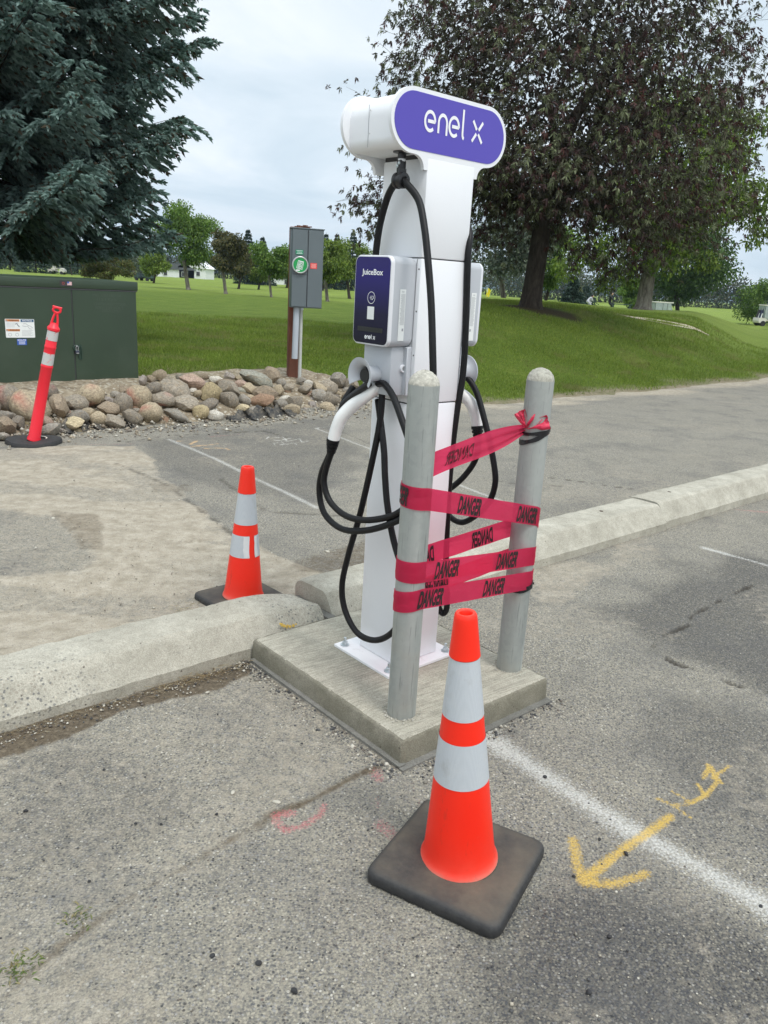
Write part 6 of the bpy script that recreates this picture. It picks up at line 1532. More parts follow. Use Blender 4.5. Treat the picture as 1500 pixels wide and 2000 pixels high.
gl2 = G(); gl2.add(*tube(spline([pb0 - ZX * .15, pb0 + ZX * .12, pb0 + ZX * .55 + UX * .02, pb0 + np.array([.06, 0, 1.5]), fork], 5), np.interp(np.arange(21), [0, 5, 10, 15, 20], [.40, .28, .235, .22, .22]), 18)); gl2.done('trunk', M['bark'], T, True, None)
TPp, TDd = [], []
for i in range(2150):
    d = unit(rg.normal(size=3)); r = (.30 + .70 * rg.uniform() ** .6) * crown_R(d); p = cen + d * np.array([RX, RYy, RZ]) * r
    zm = zmin_at(p) + .25
    if p[2] < zm: p[2] = zm + rg.uniform(0, 1.3) ** 1.5
    pxx = 750 + p[0] * CF / p[1] * .97; pyy = 568 - (p[2] - CH) * CF / p[1]
    if pxx > 1325 and 205 < pyy < 325: continue
    h = p - cen; h[2] *= .4; TPp.append(p); TDd.append(unit(unit(h) + rg.normal(size=3) * .4 + ZX * (.35 if d[2] > .2 else -.12)))
for (px, py, n_, sx) in ((735, 340, 3, .12), (722, 372, 4, .15), (705, 352, 3, .1), (690, 392, 4, .12), (720, 415, 5, .15), (714, 452, 3, .12), (662, 390, 2, .06), (742, 398, 6, .2), (745, 440, 6, .2), (770, 420, 8, .3), (790, 380, 8, .3), (770, 345, 6, .3), (762, 145, 5, .2), (770, 90, 6, .3), (775, 35, 6, .3), (1430, 78, 4, .12), (1405, 88, 5, .2), (1455, 82, 2, .06), (1425, 120, 4, .15), (1440, 178, 4, .12), (1465, 176, 2, .06), (1410, 160, 6, .25), (1450, 290, 5, .25), (1470, 320, 5, .25), (1180, 515, 5, .2), (1230, 520, 8, .3), (1280, 490, 8, .3), (1140, 500, 6, .25), (1340, 440, 8, .3), (1395, 455, 3, .12), (935, 455, 8, .3), (985, 470, 8, .3), (1085, 478, 6, .2)):
    for k in range(n_):
        p = at(px, py, PYc + rg.normal(0, .8)); p = p + rg.normal(0, sx * .6, 3); h = p - cen; h[2] *= .25; d = unit(h); p = p - d * .5; TPp.append(p); TDd.append(unit(d + rg.normal(size=3) * .22 - ZX * .08))
TPp = np.array(TPp); TDd = np.array(TDd)
# branches: every twig joins the nearest wood closer to the fork, so that the limbs fork naturally
gl = G(); nodes = [fork]; nr = [.15]; nd = [0.0]
seeds = []
for i in range(9):
    a = 2 * pi * i / 9 + .3; el_ = rg.uniform(.45, 1.25); d = np.array([cos(a) * cos(el_), sin(a) * cos(el_), sin(el_)]); L_ = rg.uniform(2.4, 4.6); end = fork + d * L_
    pts = limb(gl, fork - ZX * .1, end, .14, .055, .16, 8, 8, .02, rg); 
    for k in range(2, 9): nodes.append(pts[k]); nr.append(.11 - k * .007); nd.append(L_ * k / 8)
for i in range(5):
    a = 2 * pi * i / 5 + 1; end = fork + np.array([cos(a) * 2.6, sin(a) * 2.6, .75]); pts = limb(gl, fork - ZX * .15, end, .09, .04, .14, 7, 7, .10, rg)
    for k in range(2, 8): nodes.append(pts[k]); nr.append(.07 - k * .004); nd.append(2.6 * k / 7)
order = np.argsort(np.linalg.norm(TPp - fork, axis=1)); NA = np.zeros((len(nodes) + 3 * len(TPp), 3)); NA[:len(nodes)] = nodes; cnt = len(nodes); ND = np.zeros(len(NA)); ND[:cnt] = nd; NRr = np.zeros(len(NA)); NRr[:cnt] = nr
for i in order:
    p = TPp[i]; dist = np.linalg.norm(NA[:cnt] - p, axis=1); j = int(np.argmin(dist + .25 * ND[:cnt])); q0 = NA[j]; L_ = dist[j]
    midp = q0 * .5 + p * .5 + rg.normal(0, .08, 3) * L_ + ZX * .06 * L_; r0_ = min(.028, NRr[j] * .7); 
    gl.add(*tube([q0, midp, p, p + TDd[i] * .30, p + TDd[i] * .55 - ZX * .05], [r0_, r0_ * .8, max(.005, r0_ * .6), .004, .002], 3, False))
    for c_, rr_ in ((midp, r0_ * .8), (p, max(.006, r0_ * .6))): NA[cnt] = c_; ND[cnt] = ND[j] + L_; NRr[cnt] = rr_; cnt += 1
gl.done('limbs', M['bark'], T, False, None, False)
# leaves stand in drooping rosettes along the twigs
nt_, nros, nlf = len(TPp), 6, 9
tt = np.linspace(.0, 1, nros)[None, :, None] * rg.uniform(.45, .8, (nt_, 1, 1)); sidev = rg.normal(0, 1, (nt_, nros, 3)) * .11
RP = TPp[:, None, :] + TDd[:, None, :] * tt + sidev - ZX * (tt ** 2) * .25
RD = unit(TDd[:, None, :] * .8 + rg.normal(0, .55, (nt_, nros, 3)))
Aa = unit(np.cross(RD, rg.normal(size=(nt_, nros, 3)))); Bb = np.cross(RD, Aa); ph = (2 * pi * np.arange(nlf) / nlf)[None, None, :, None] + rg.uniform(0, 1, (nt_, nros, nlf, 1))
LD = RD[:, :, None, :] * .55 + (Aa[:, :, None, :] * np.cos(ph) + Bb[:, :, None, :] * np.sin(ph)) * .9 + np.array([0, 0, -.35]); LD = LD.reshape(-1, 3)
LP = (RP[:, :, None, :] + RD[:, :, None, :] * rg.uniform(-.04, .04, (nt_, nros, nlf, 1))).reshape(-1, 3); nL = len(LP)
kind = rg.uniform(size=(nt_, nros)); kind[:, -1] *= .8; kind = np.repeat(kind.reshape(-1), nlf)
col = np.where((kind < .17)[:, None], np.array([[.175, .200, .105]]), np.where((kind < .62)[:, None], np.array([[.080, .082, .048]]), np.where((kind < .90)[:, None], np.array([[.068, .038, .036]]), np.array([[.105, .048, .040]]))))
M['leaf2'] = leafmat('glossy_leaf_surface', .22, .5, spec=.25)
leaves('crown', LP, LD, rg.uniform(.078, .122, nL), rg.uniform(.026, .040, nL), col * rg.uniform(.75, 1.25, (nL, 1)), M['leaf2'], T, .32)
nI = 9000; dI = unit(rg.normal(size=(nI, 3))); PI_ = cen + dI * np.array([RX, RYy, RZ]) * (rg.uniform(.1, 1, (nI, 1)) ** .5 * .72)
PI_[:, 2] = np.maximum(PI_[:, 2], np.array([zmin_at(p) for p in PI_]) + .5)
leaves('dark_fill_leaves', PI_, rg.normal(size=(nI, 3)), .17, .075, np.array([[.045, .040, .030]]) * rg.uniform(.7, 1.3, (nI, 1)), M['leaf2'], T, .2)  # broad dark leaves added inside the crown to keep light from passing through

# ---- other trees: clumps given by where they stand
def clumps_from(px_list, Y, jz=.8, rgx=None, ky=1.0):
    rgx = rgx or np.random.default_rng(2); out = []
    for (px, py, rp) in px_list:
        c = at(px, py, Y + rgx.normal(0, jz)); r = rp * Y / CF; out.append((c, np.array([r, r * ky, r * .85])))
    return out
def crown_clumps(base, h0, h1, rx, n, shape='round', seed=0, size=.33):
    rgx = np.random.default_rng(seed); out = []
    for i in range(n):
        t = rgx.uniform(0, 1); a = rgx.uniform(0, 2 * pi); z = h0 + (h1 - h0) * t
        prof = {'round': sqrt(max(.05, 1 - (2 * t - 1) ** 2)), 'vase': .45 + .75 * t * (1.15 - t * .55), 'wide': sqrt(max(.08, 1 - (1.6 * t - .6) ** 2))}[shape]
        r = rx * prof * sqrt(rgx.uniform(.15, 1)) * .8; k = size * rx * rgx.uniform(.75, 1.3); out.append((np.array(base) + np.array([r * cos(a), r * sin(a), z]), np.array([k * 1.1, k * 1.1, k * .8])))
    return out
YG = [(.15, .22, .035), (.21, .28, .055), (.10, .16, .028)]; DG = [(.060, .11, .028), (.10, .165, .04), (.040, .078, .022)]; BG = [(.125, .215, .04), (.18, .27, .06), (.08, .15, .03)]; SG = [(.13, .16, .12), (.20, .225, .17), (.075, .10, .075)]; BR_ = [(.10, .10, .04), (.14, .125, .05), (.06, .07, .03)]
# cottonwood behind the purple tree: pale furrowed trunk
CY = 38.; cb = at(1255, 607, CY); cb[2] = gz(cb[0], cb[1]); T = tree_thing('cottonwood_tree', cb, 'cottonwood with a thick pale furrowed trunk and yellow-green crown showing behind the purple tree', 'cottonwood tree')
cl_ = clumps_from([(1360, 215, 55), (1400, 260, 55), (1340, 290, 70), (1390, 330, 65), (1430, 300, 45), (1440, 380, 45), (1400, 400, 55), (1350, 380, 60), (1300, 430, 60), (1300, 500, 45), (1260, 470, 50), (1200, 500, 50), (1150, 480, 45), (1110, 520, 30), (1230, 540, 25), (1180, 555, 20), (1330, 470, 45), (1380, 510, 25), (1465, 420, 30), (1485, 380, 40), (1500, 440, 35), (1490, 240, 30), (1470, 470, 18), (1440, 230, 30), (1250, 380, 70), (1200, 400, 60), (1300, 200, 60), (1250, 250, 70)], CY, 1.2, ky=1.2)
branchy(T, cb, at(1272, 500, CY), cl_, .35, M['bark2'], .10)
leafy(T, cl_, 30000, .17, .10, YG + [(.06, .08, .03)], [4, 2, 3, 2], .3, shell=.35, seed=4)
specs = [
 # px, base py, Y, name, label, height m, crown from, half width, shape, palette, leaves, leaf size, trunk r, seed
 (1328, 603, 84, 'broadleaf_tree', 'dense dark green round tree with two stems, right of the clear-sided cart', 11.6, 1.3, 5.9, 'round', DG, 17000, .32, .22, 8),
 (1062, 590, 52, 'broadleaf_tree', 'bright green young tree half hidden by the dark trunk of the purple tree', 5.6, .9, 1.7, 'round', BG, 6000, .20, .11, 9),
 (985, 588, 48, 'willow_tree', 'silvery grey-green willow just left of the dark trunk', 6.3, .7, 2.9, 'wide', SG, 11000, .19, .16, 10),
 (1490, 606, 85, 'broadleaf_tree', 'bright green leafy tree at the right edge, behind the golf cart', 4.4, .3, 3.3, 'round', BG, 8000, .22, .16, 11),
 (1232, 597, 78, 'broadleaf_tree', 'small pale green tree just left of the cottonwood trunk', 3.9, .9, 1.6, 'round', BG, 3500, .22, .12, 12),
 (368, 567, 70, 'broadleaf_tree', 'tall bright green tree with a forked trunk between the spruce boughs and the meter box', 6.9, 1.6, 3.1, 'vase', BG, 12000, .22, .17, 14),
 (300, 545, 95, 'broadleaf_tree', 'low yellow-green tree directly left of the tall bright tree', 3.6, .5, 1.9, 'round', [(.14, .21, .03), (.18, .25, .05)], 4500, .24, .12, 15),
 (441, 570, 63, 'broadleaf_tree', 'olive green tree with a leaning trunk, right of the tall bright tree', 4.7, 1.3, 1.7, 'vase', BR_, 6000, .20, .13, 16),
 (466, 552, 88, 'broadleaf_tree', 'olive tree standing behind the leaning trunk tree', 4.6, 1.0, 2.0, 'round', BR_, 5000, .24, .13, 17),
 (530, 571, 60, 'broadleaf_tree', 'small green tree with a thin pale trunk immediately left of the meter box', 3.7, 1.1, 1.7, 'vase', BG, 5500, .18, .09, 18),
 (505, 551, 92, 'broadleaf_tree', 'mid green bushy tree between the conifer tops and the meter box', 3.6, .8, 1.9, 'round', YG, 4000, .24, .12, 19),
 (640, 580, 58, 'broadleaf_tree', 'green round tree with a pale trunk just right of the meter box', 4.3, 1.0, 1.7, 'round', YG, 6500, .18, .12, 20),
 (683, 572, 70, 'broadleaf_tree', 'green tree partly hidden by the left side of the charger box', 5.0, 1.0, 1.9, 'round', YG, 5500, .20, .13, 22),
 (630, 560, 110, 'broadleaf_tree', 'dark green tree in the back row behind the meter box', 5.6, 1.0, 2.9, 'round', DG, 4500, .28, .16, 23),
 (265, 545, 118, 'silver_tree', 'open pale silver-green tree behind the spreading pine', 6.3, .6, 2.6, 'wide', SG, 4200, .26, .16, 24),
 (560, 560, 115, 'broadleaf_tree', 'far green tree seen behind the meter box post', 5.2, 1.0, 3.0, 'round', YG, 4500, .28, .16, 25),
 (140, 530, 120, 'broadleaf_tree', 'thin young tree left of the spreading pine', 5.0, 1.0, 1.6, 'vase', YG, 2400, .22, .09, 26),
]
for (px, py, Y, nm, lab, h, h0, rx, shp, pal, nl, ls, tr, sd) in specs:
    b = at(px, py, Y); b[2] = gz(b[0], b[1]); top_py = None
    T = tree_thing(nm, b, lab, 'willow tree' if nm == 'willow_tree' else 'tree', 'trees standing on the golf course')
    cl_ = crown_clumps(b, h0 + .15 * h, h * .93, rx, int(16 + rx * 5), shp, sd, .30)
    fk = b + np.array([.05 * h * (1 if sd % 2 else -1), 0, h0 + .12 * h]); branchy(T, b, fk, cl_[::2], tr, M['bark2'] if nm != 'broadleaf_tree' or sd in (14, 16, 18, 20) else M['bark'], .12, np.random.default_rng(sd))
    leafy(T, cl_, nl, ls, ls * .6, pal, [3, 2, 2][:len(pal)], .25, shell=.2, seed=sd)

# conifers on the course
def conifer(px, py, Y, h, r, label, n, cols, seed, ls=.32, nm='conifer_tree', z0=.08):
    b = at(px, py, Y); b[2] = gz(b[0], b[1]); T = tree_thing(nm, b, label, 'conifer', 'conifers standing on the golf course'); rgx = np.random.default_rng(seed)
    V, F = tube([b - ZX * .1, b + ZX * h * .5, b + ZX * h], [.02 * h + .04, .012 * h + .02, .01], 8); part('trunk', V, F, M['bark'], T, True, None)
    nw = 16; lev = rgx.integers(0, nw, n); t = (lev + rgx.uniform(-.25, .25, n)) / nw; t = np.clip(t, 0, 1); az_ = rgx.choice(9, n) * 2 * pi / 9 + lev * .7 + rgx.normal(0, .20, n)
    R = r * (1 - t) ** .85 * (1 + .18 * np.sin(lev * 2.3 + az_ * 3)); rr = R * np.sqrt(rgx.uniform(.02, 1, n)); z = z0 * h + (1 - z0) * h * t - .22 * rr + rgx.normal(0, .05, n) * h * .12
    P = b + np.stack([rr * np.cos(az_), rr * np.sin(az_), z], -1); D = np.stack([np.cos(az_), np.sin(az_), -.35 + rgx.normal(0, .25, n)], -1)
    c = np.array(cols)[rgx.integers(0, len(cols), n)] * rgx.uniform(.75, 1.25, (n, 1)); leaves('crown', P, D, ls * (1.15 - t * .6), ls * .38, c, M['needle'], T, .2)
SP = [(.035, .065, .045), (.055, .09, .065), (.025, .045, .035)]
conifer(1117, 592, 62, 3.3, 1.45, 'small dark spruce standing alone on the fairway in front of the blue hills', 5000, SP, 1, .26)
conifer(1142, 590, 110, 3.4, 2.2, 'low dark conifer clump right behind the lone spruce', 2500, SP, 2, .3)
conifer(484, 550, 125, 8.2, 2.0, 'tall dark conifer showing above the trees left of the meter box', 4500, SP, 3, .4)
conifer(512, 552, 125, 7.2, 1.9, 'second dark conifer top, nearer the meter box', 4500, SP, 4, .4)
conifer(634, 560, 130, 8.6, 2.0, 'dark conifer top right beside the meter box', 3500, SP, 5, .4)
conifer(655, 560, 132, 8.8, 2.0, 'brownish conifer top between two dark ones right of the meter box', 3500, [(.11, .09, .06), (.08, .075, .05)], 6, .4)
conifer(686, 562, 128, 9.0, 2.2, 'dark conifer touching the charger box at its left', 4500, SP, 7, .4)
conifer(70, 525, 120, 6.5, 2.6, 'dark conifer under the spruce boughs above the cabinet', 3500, SP, 8, .4)
conifer(20, 525, 130, 7.0, 2.6, 'dark conifer at the far left edge behind the spruce', 3500, SP, 9, .4)
conifer(152, 528, 128, 4.6, 3.2, 'dark bushy conifer left of the spreading pine', 4000, SP, 10, .4)
# spreading pine behind the cabinet lid
pY = 44; pbx = at(215, 545, pY); pbx[2] = gz(pbx[0], pbx[1]); T = tree_thing('spreading_pine_tree', pbx, 'low spreading pine with reddish branches behind the right end of the cabinet lid', 'pine tree', 'trees standing on the golf course')
cl_ = clumps_from([(195, 497, 18), (220, 505, 20), (175, 513, 18), (245, 515, 16), (205, 522, 22), (180, 530, 20), (230, 530, 18), (250, 536, 12), (170, 536, 12), (205, 540, 18), (185, 492, 12), (232, 495, 12), (255, 524, 9)], pY, .5, ky=1.3); cl_ = [(c, r * np.array([1, 1, .5])) for c, r in cl_]
branchy(T, pbx, pbx + ZX * .35, cl_, .10, M['bark'], .2); leafy(T, cl_, 9000, .10, .05, [(.09, .11, .035), (.15, .16, .05), (.12, .085, .035), (.05, .07, .03)], [3, 2, 1.5, 2], .1, shell=.2, seed=41, dn=.1)
# distant belt of woods on both sides
def belt(x0, x1, py0, Y, h, n, cols, seed, name, label_):
    rgx = np.random.default_rng(seed); cl = []
    for i in range(n):
        px = x0 + (x1 - x0) * (i + .5) / n; b = at(px, py0(px), Y + rgx.normal(0, 5)); hh = h * (.7 + .6 * fbm(np.array([i * .37 + seed]), np.array([0.]), 3, seed)[0]); b[2] = gz(b[0], b[1])
        for k in range(3): cl.append((b + np.array([rgx.normal(0, .8), rgx.normal(0, 2), hh * (.25 + .3 * k)]), np.array([hh * .42, hh * .42, hh * .34])))
    rgl = np.random.default_rng(seed); N_ = n * 260; w = rgl.integers(0, len(cl), N_); C = np.array([c[0] for c in cl])[w]; R = np.array([c[1] for c in cl])[w]; d = unit(rgl.normal(size=(N_, 3)))
    P = C + d * R * rgl.uniform(.5, 1.08, (N_, 1)); c = np.array(cols)[rgl.integers(0, len(cols), N_)] * rgl.uniform(.7, 1.3, (N_, 1))
    o = leaves(name, P, d + rgl.normal(size=(N_, 3)) * .6, .75, .5, c, M['leaf'], None, .2); set_props(o, label_, 'woodland', None, 'stuff'); return o
FB = [(.06, .085, .045), (.09, .11, .06), (.045, .065, .04), (.10, .095, .06)]
belt(900, 1560, lambda x: 566 + (x - 900) * .054, 235, 7.5, 70, FB, 51, 'far_woods', 'far belt of mixed green and brown trees along the right horizon')
belt(-80, 720, lambda x: 516 + x * .052, 250, 6.0, 80, FB, 52, 'far_woods', 'far belt of trees along the left horizon')

# ------------------------------------------------------------------ grass blades on the nearer lawn, edge tufts, weeds, straw
def blades(name, P, h, w, cols, lean=.5, seed=1):
    rgx = np.random.default_rng(seed); n = len(P); a = rgx.uniform(0, 2 * pi, n); S_ = np.stack([np.cos(a), np.sin(a), np.zeros(n)], -1); Ln_ = np.stack([rgx.normal(0, lean, n), rgx.normal(0, lean, n), np.ones(n)], -1)
    V = np.stack([P - S_ * w / 2, P + S_ * w / 2, P + unit(Ln_) * h[:, None]], 1).reshape(-1, 3); F = np.arange(n * 3).reshape(-1, 3); c = np.array(cols)[rgx.integers(0, len(cols), n)] * rgx.uniform(.75, 1.25, (n, 1)) * (.62 + .76 * fbm(P[:, 0] * .7, P[:, 1] * .7, 4, 88))[:, None]
    dry = fbm(P[:, 0] * 1.6 + 4, P[:, 1] * 1.6, 3, 90) > .66; c[dry] = c[dry] * .5 + np.array([.26, .22, .10]) * .5
    cc = np.repeat(c, 3, 0); me = fast_mesh(name, V, F, cc); return link(name, me, None, M['blade'], kind='stuff')
rgx = np.random.default_rng(71); N0 = 420000
Yb = 10.0 + 16 * rgx.uniform(0, 1, N0) ** 1.5; Xb = Yb * rgx.uniform(-.36, .56, N0); sdb = edge_sd(Xb, Yb) + (fbm(Xb * 2.2, Yb * 2.2, 3, 60) - .5) * .5
kp = (sdb > .03) & (rgx.uniform(0, 1, N0) < sst(.0, .35, sdb) * (.35 + .65 * sst(.3, .6, fbm(Xb * 1.1, Yb * 1.1, 3, 14)))); kp &= np.hypot((Xb - 3.38) / 1.15, (Yb - 19.75) / .95) > 1
Xb, Yb = Xb[kp], Yb[kp]; Zb = terrain(Xb, Yb) + .025; hb_ = rgx.uniform(.03, .075, len(Xb)) * np.clip(Yb / 13, .8, 1.5)
blades('lawn_grass', np.stack([Xb, Yb, Zb], -1), hb_, .011 * 1.0, [(.145, .215, .028), (.180, .255, .036), (.235, .285, .055), (.115, .180, .024)], .55, 72)
# weeds in the asphalt
def weed(px, py, n, r, h, lab):
    P0 = gp(px, py); rgx = np.random.default_rng(int(px)); P = P0 + np.stack([rgx.normal(0, r, n), rgx.normal(0, r, n), np.zeros(n)], -1); a = rgx.uniform(0, 2 * pi, n); D = np.stack([np.cos(a) * .8, np.sin(a) * .8, rgx.uniform(.3, 1.1, n)], -1)
    loc = P0.copy(); loc[2] = 0; t = thing('weed', loc, lab, 'weed', 'small weeds growing in asphalt cracks')
    leaves('weed_leaves', P, D, rgx.uniform(.6, 1.2, n) * h, .004, colmix(n, [(.12, .17, .05), (.20, .22, .08), (.30, .26, .13)], [3, 2, 2]), M['leaf'], t, .4)
weed(40, 1893, 110, .022, .030, 'little green weed in the asphalt at the lower left'); weed(148, 1795, 60, .018, .024, 'sparse yellowish weed in the asphalt crack above the lower left weed')
rgx = np.random.default_rng(81)
def straw(name, Pf, n, ln, cols, up=.2):
    P = np.array([Pf(i) for i in range(n)]); a = rgx.uniform(0, pi * 2, n); D = np.stack([np.cos(a), np.sin(a), np.abs(rgx.normal(0, up, n))], -1); o = leaves(name, P, D, rgx.uniform(.5, 1.2, n) * ln, .0013, colmix(n, cols, [1] * len(cols)), M['leaf'], None, .1); set_props(o, kind='stuff'); return o
straw('dead_grass', lambda i: W(rgx.uniform(.55, 1.58), 2.585 - abs(rgx.normal(0, .03)), .004 + rgx.uniform(0, .008)), 420, .035, [(.34, .26, .15), (.22, .15, .08), (.45, .38, .24)])
straw('dead_grass', lambda i: W(rgx.normal(1.35, .10), 2.565 + rgx.normal(0, .02), .004 + rgx.uniform(0, .012)), 220, .04, [(.42, .33, .18), (.34, .24, .12)])
straw('dead_grass', lambda i: gp(rgx.uniform(340, 395), rgx.uniform(1178, 1205), .01), 160, .04, [(.34, .30, .15), (.26, .2, .1)])
straw('dead_grass', lambda i: gp(rgx.uniform(280, 460), rgx.uniform(722, 742), .40), 500, .16, [(.30, .27, .13), (.18, .20, .07), (.38, .32, .2)], 1.2)

# ------------------------------------------------------------------ hills, haze
M['hill'] = simple('forested_hillside', (.035, .060, .062), .95, 0, .25, .004)
def hills(name, Y, prof, seed):
    V = []; F = []; n = 160; px = np.linspace(prof[0][0], prof[-1][0], n)
    for x in px:
        yh = 552 + (x - 750) * .0577; hp = np.interp(x, [p[0] for p in prof], [p[1] for p in prof]) * (.85 + .3 * fbm(np.array([x * .03]), np.array([seed * 1.]), 4, seed)[0]); b = at(x, yh, Y); z = CH + hp * Y / CF
        for k, (dy, kz) in enumerate(((0, -.02), (Y * .03, .45), (Y * .07, .85), (Y * .10, 1.0), (Y * .16, .6), (Y * .3, -.02))):
            V.append((b[0] * (1 + dy / Y), Y + dy + 30 * sin(x * .05 + k), max(-2, z * kz) if k else -2))
    for i in range(n - 1):
        for k in range(5): F.append((i * 6 + k, (i + 1) * 6 + k, (i + 1) * 6 + k + 1, i * 6 + k + 1))
    return part(name, V, F, M['hill'], None, True, None, False, kind='structure')
hills('hills', 2900, [(-500, 26), (-60, 30), (60, 34), (200, 38), (260, 46), (300, 40), (420, 38), (520, 34), (700, 18), (900, 16), (1060, 30), (1090, 32), (1130, 24), (1180, 26), (1240, 30), (1300, 24), (1380, 22), (1400, 26), (1440, 22), (1470, 25), (1560, 27), (2100, 30)], 6)

# ------------------------------------------------------------------ golf carts, people, flag, houses
M['cart_white'] = simple('cream_cart_body', (.62, .60, .54), .4, 0, .04, 3); M['tyre'] = simple('tyre_rubber', (.02, .02, .02), .8, 0, .2, 9); M['vinyl'] = None
q = NT('clear_rain_curtain'); co = q.coord('Object'); p_ = q.n('ShaderNodeBsdfPrincipled'); q.set(p_.inputs['Base Color'], q.mix(q.noise(co, 4, 4), (.25, .32, .32), (.60, .64, .63))); p_.inputs['Roughness'].default_value = .25
t_ = q.n('ShaderNodeBsdfTransparent'); m_ = q.n('ShaderNodeMixShader'); m_.inputs[0].default_value = .35; q.l(p_.outputs[0], m_.inputs[1]); q.l(t_.outputs[0], m_.inputs[2]); q.l(m_.outputs[0], q.out.inputs[0]); M['vinyl'] = q.m
M['dkgreen'] = flat('dark_cart_body', (.03, .06, .05), .5)
def golf_cart(px, py, Y, yaw, label, body, roofc, curtain, zb=None):
    b = at(px, py, Y); b[2] = gz(b[0], b[1]) if zb is None else zb; t = thing('golf_cart', b, label, 'golf cart'); a = np.array([cos(yaw), sin(yaw), 0]); s = np.array([-sin(yaw), cos(yaw), 0]); AX = (a, s, ZX)
    def P(x, y, z): return b + a * x + s * y + ZX * z
    low = [(-1.15, .28), (-.95, .25), (-.62, .25), (-.55, .5), (.55, .3), (.62, .28), (1.10, .30), (1.20, .45), (1.12, .72), (.85, .92), (.62, .95), (.50, .38), (-.10, .38), (-.14, .80), (-.60, .84), (-.75, .72), (-1.18, .70), (-1.22, .45)]
    V, F = prism(low, b - s * .55, a, ZX, s, 0, 1.1); part('cart_body', V, F, body, t, True, 30)
    V, F = bevel_box(0, 0, 0, 0, 0, 0, .04, 2, AX, P(-.05, 0, 1.78), (1.75, 1.15, .09)); part('roof', V, F, roofc, t, True, 30)
    for x0, x1 in ((.82, .55), (-.72, -.72)):
        for y in (-.5, .5):
            V, F = tube([P(x0, y, .8), P(x1, y, 1.76)], .022, 6); part('roof_post', V, F, flat('post_grey', (.12, .12, .12)) if 'pg' not in M else M['pg'], t)
    V, F = bevel_box(0, 0, 0, 0, 0, 0, .05, 2, AX, P(-.42, 0, .92), (.14, 1.0, .45)); part('seat_back', V, F, body, t, True, 30)
    V, F = bevel_box(0, 0, 0, 0, 0, 0, .05, 2, AX, P(-.15, 0, .84), (.5, 1.0, .12)); part('seat', V, F, body, t, True, 30)
    for x in (-.80, .82):
        for y in (-.50, .50):
            V, F = lathe([(0, -.08), (.14, -.08), (.22, -.09), (.235, -.05), (.235, .05), (.22, .09), (.14, .08), (0, .08)], P(x, y, .235), s, 18); part('wheel', V, F, M['tyre'], t, True, 30)
    if curtain:
        for y in (-.56, .56):
            pr = [(-.80, .78), (-.80, 1.72), (.58, 1.72), (.86, .95), (.60, .45), (-.12, .45)]
            V, F = prism(pr, b + s * y, a, ZX, s, -.006, .006); part('rain_curtain', V, F, M['vinyl'], t)
        V, F = prism([(-.56, .76), (.56, .76), (.56, 1.72), (-.56, 1.72)], P(-.83, 0, 0), s, ZX, a, -.006, .006); part('rain_curtain', V, F, M['vinyl'], t)
        for x in (-.80, -.12, .28):
            V, F = box(P(x, -.575, 1.2), (.03, .02, 1.0), AX); part('curtain_seam', V, F, M['dkgreen'], t)
    return t, P, AX
t, Pc, AXc = golf_cart(1503, 622, 72, radians(3), 'cream golf cart with rain curtains, cut by the right edge of the photo', M['cart_white'], M['cart_white'], True, at(1489, 637, 72)[2])
M['bag1'] = flat('navy_golf_bag', (.02, .025, .07)); M['bag2'] = flat('black_white_golf_bag', (.04, .035, .045))
for k, (y, m_, lb) in enumerate(((-.30, M['bag1'], 'navy and white golf bag standing on the back of the cream cart, outer one'), (.18, M['bag2'], 'dark golf bag on the back of the cream cart, inner one'))):
    b0 = Pc(-1.02 - .02 * k, y, .50); tp_ = Pc(-.86, y + .05, 1.34); gb = thing('golf_bag', b0, lb, 'golf bag'); V, F = tube([b0, b0 * .5 + tp_ * .5, tp_], [.13, .14, .15], 12); part('bag_body', V, F, m_, gb, True, 40)
    V, F = tube([b0 * .75 + tp_ * .25 - AXc[1] * .10, b0 * .3 + tp_ * .7 - AXc[1] * .10], .06, 8); part('pocket', V, F, M['sticker'], gb, True, 40)
    for j in range(4):
        e_ = tp_ + (tp_ - b0) * .18 + AXc[0] * (.05 * (j - 1.5)) + AXc[1] * rng.normal(0, .04); V, F = tube([tp_, e_], [.008, .045], 8); part('club_head_cover', V, F, M['bag2'] if j % 2 else M['steel'], gb, True, 40)
t2, P2c, _ = golf_cart(1292, 606, 74, radians(2), 'golf cart shut in clear rain curtains, standing in the hollow right of the cottonwood trunk', M['dkgreen'], M['cart_white'], True, at(1292, 590, 74)[2] - 1.80)
golf_cart(112, 533, 120, radians(0), 'small far white golf cart under the spruce boughs at the left', M['cart_white'], M['cart_white'], False)
golf_cart(282, 541, 105, radians(160), 'tiny dark golf cart left of the low yellow-green tree', M['dkgreen'], M['dkgreen'], False)
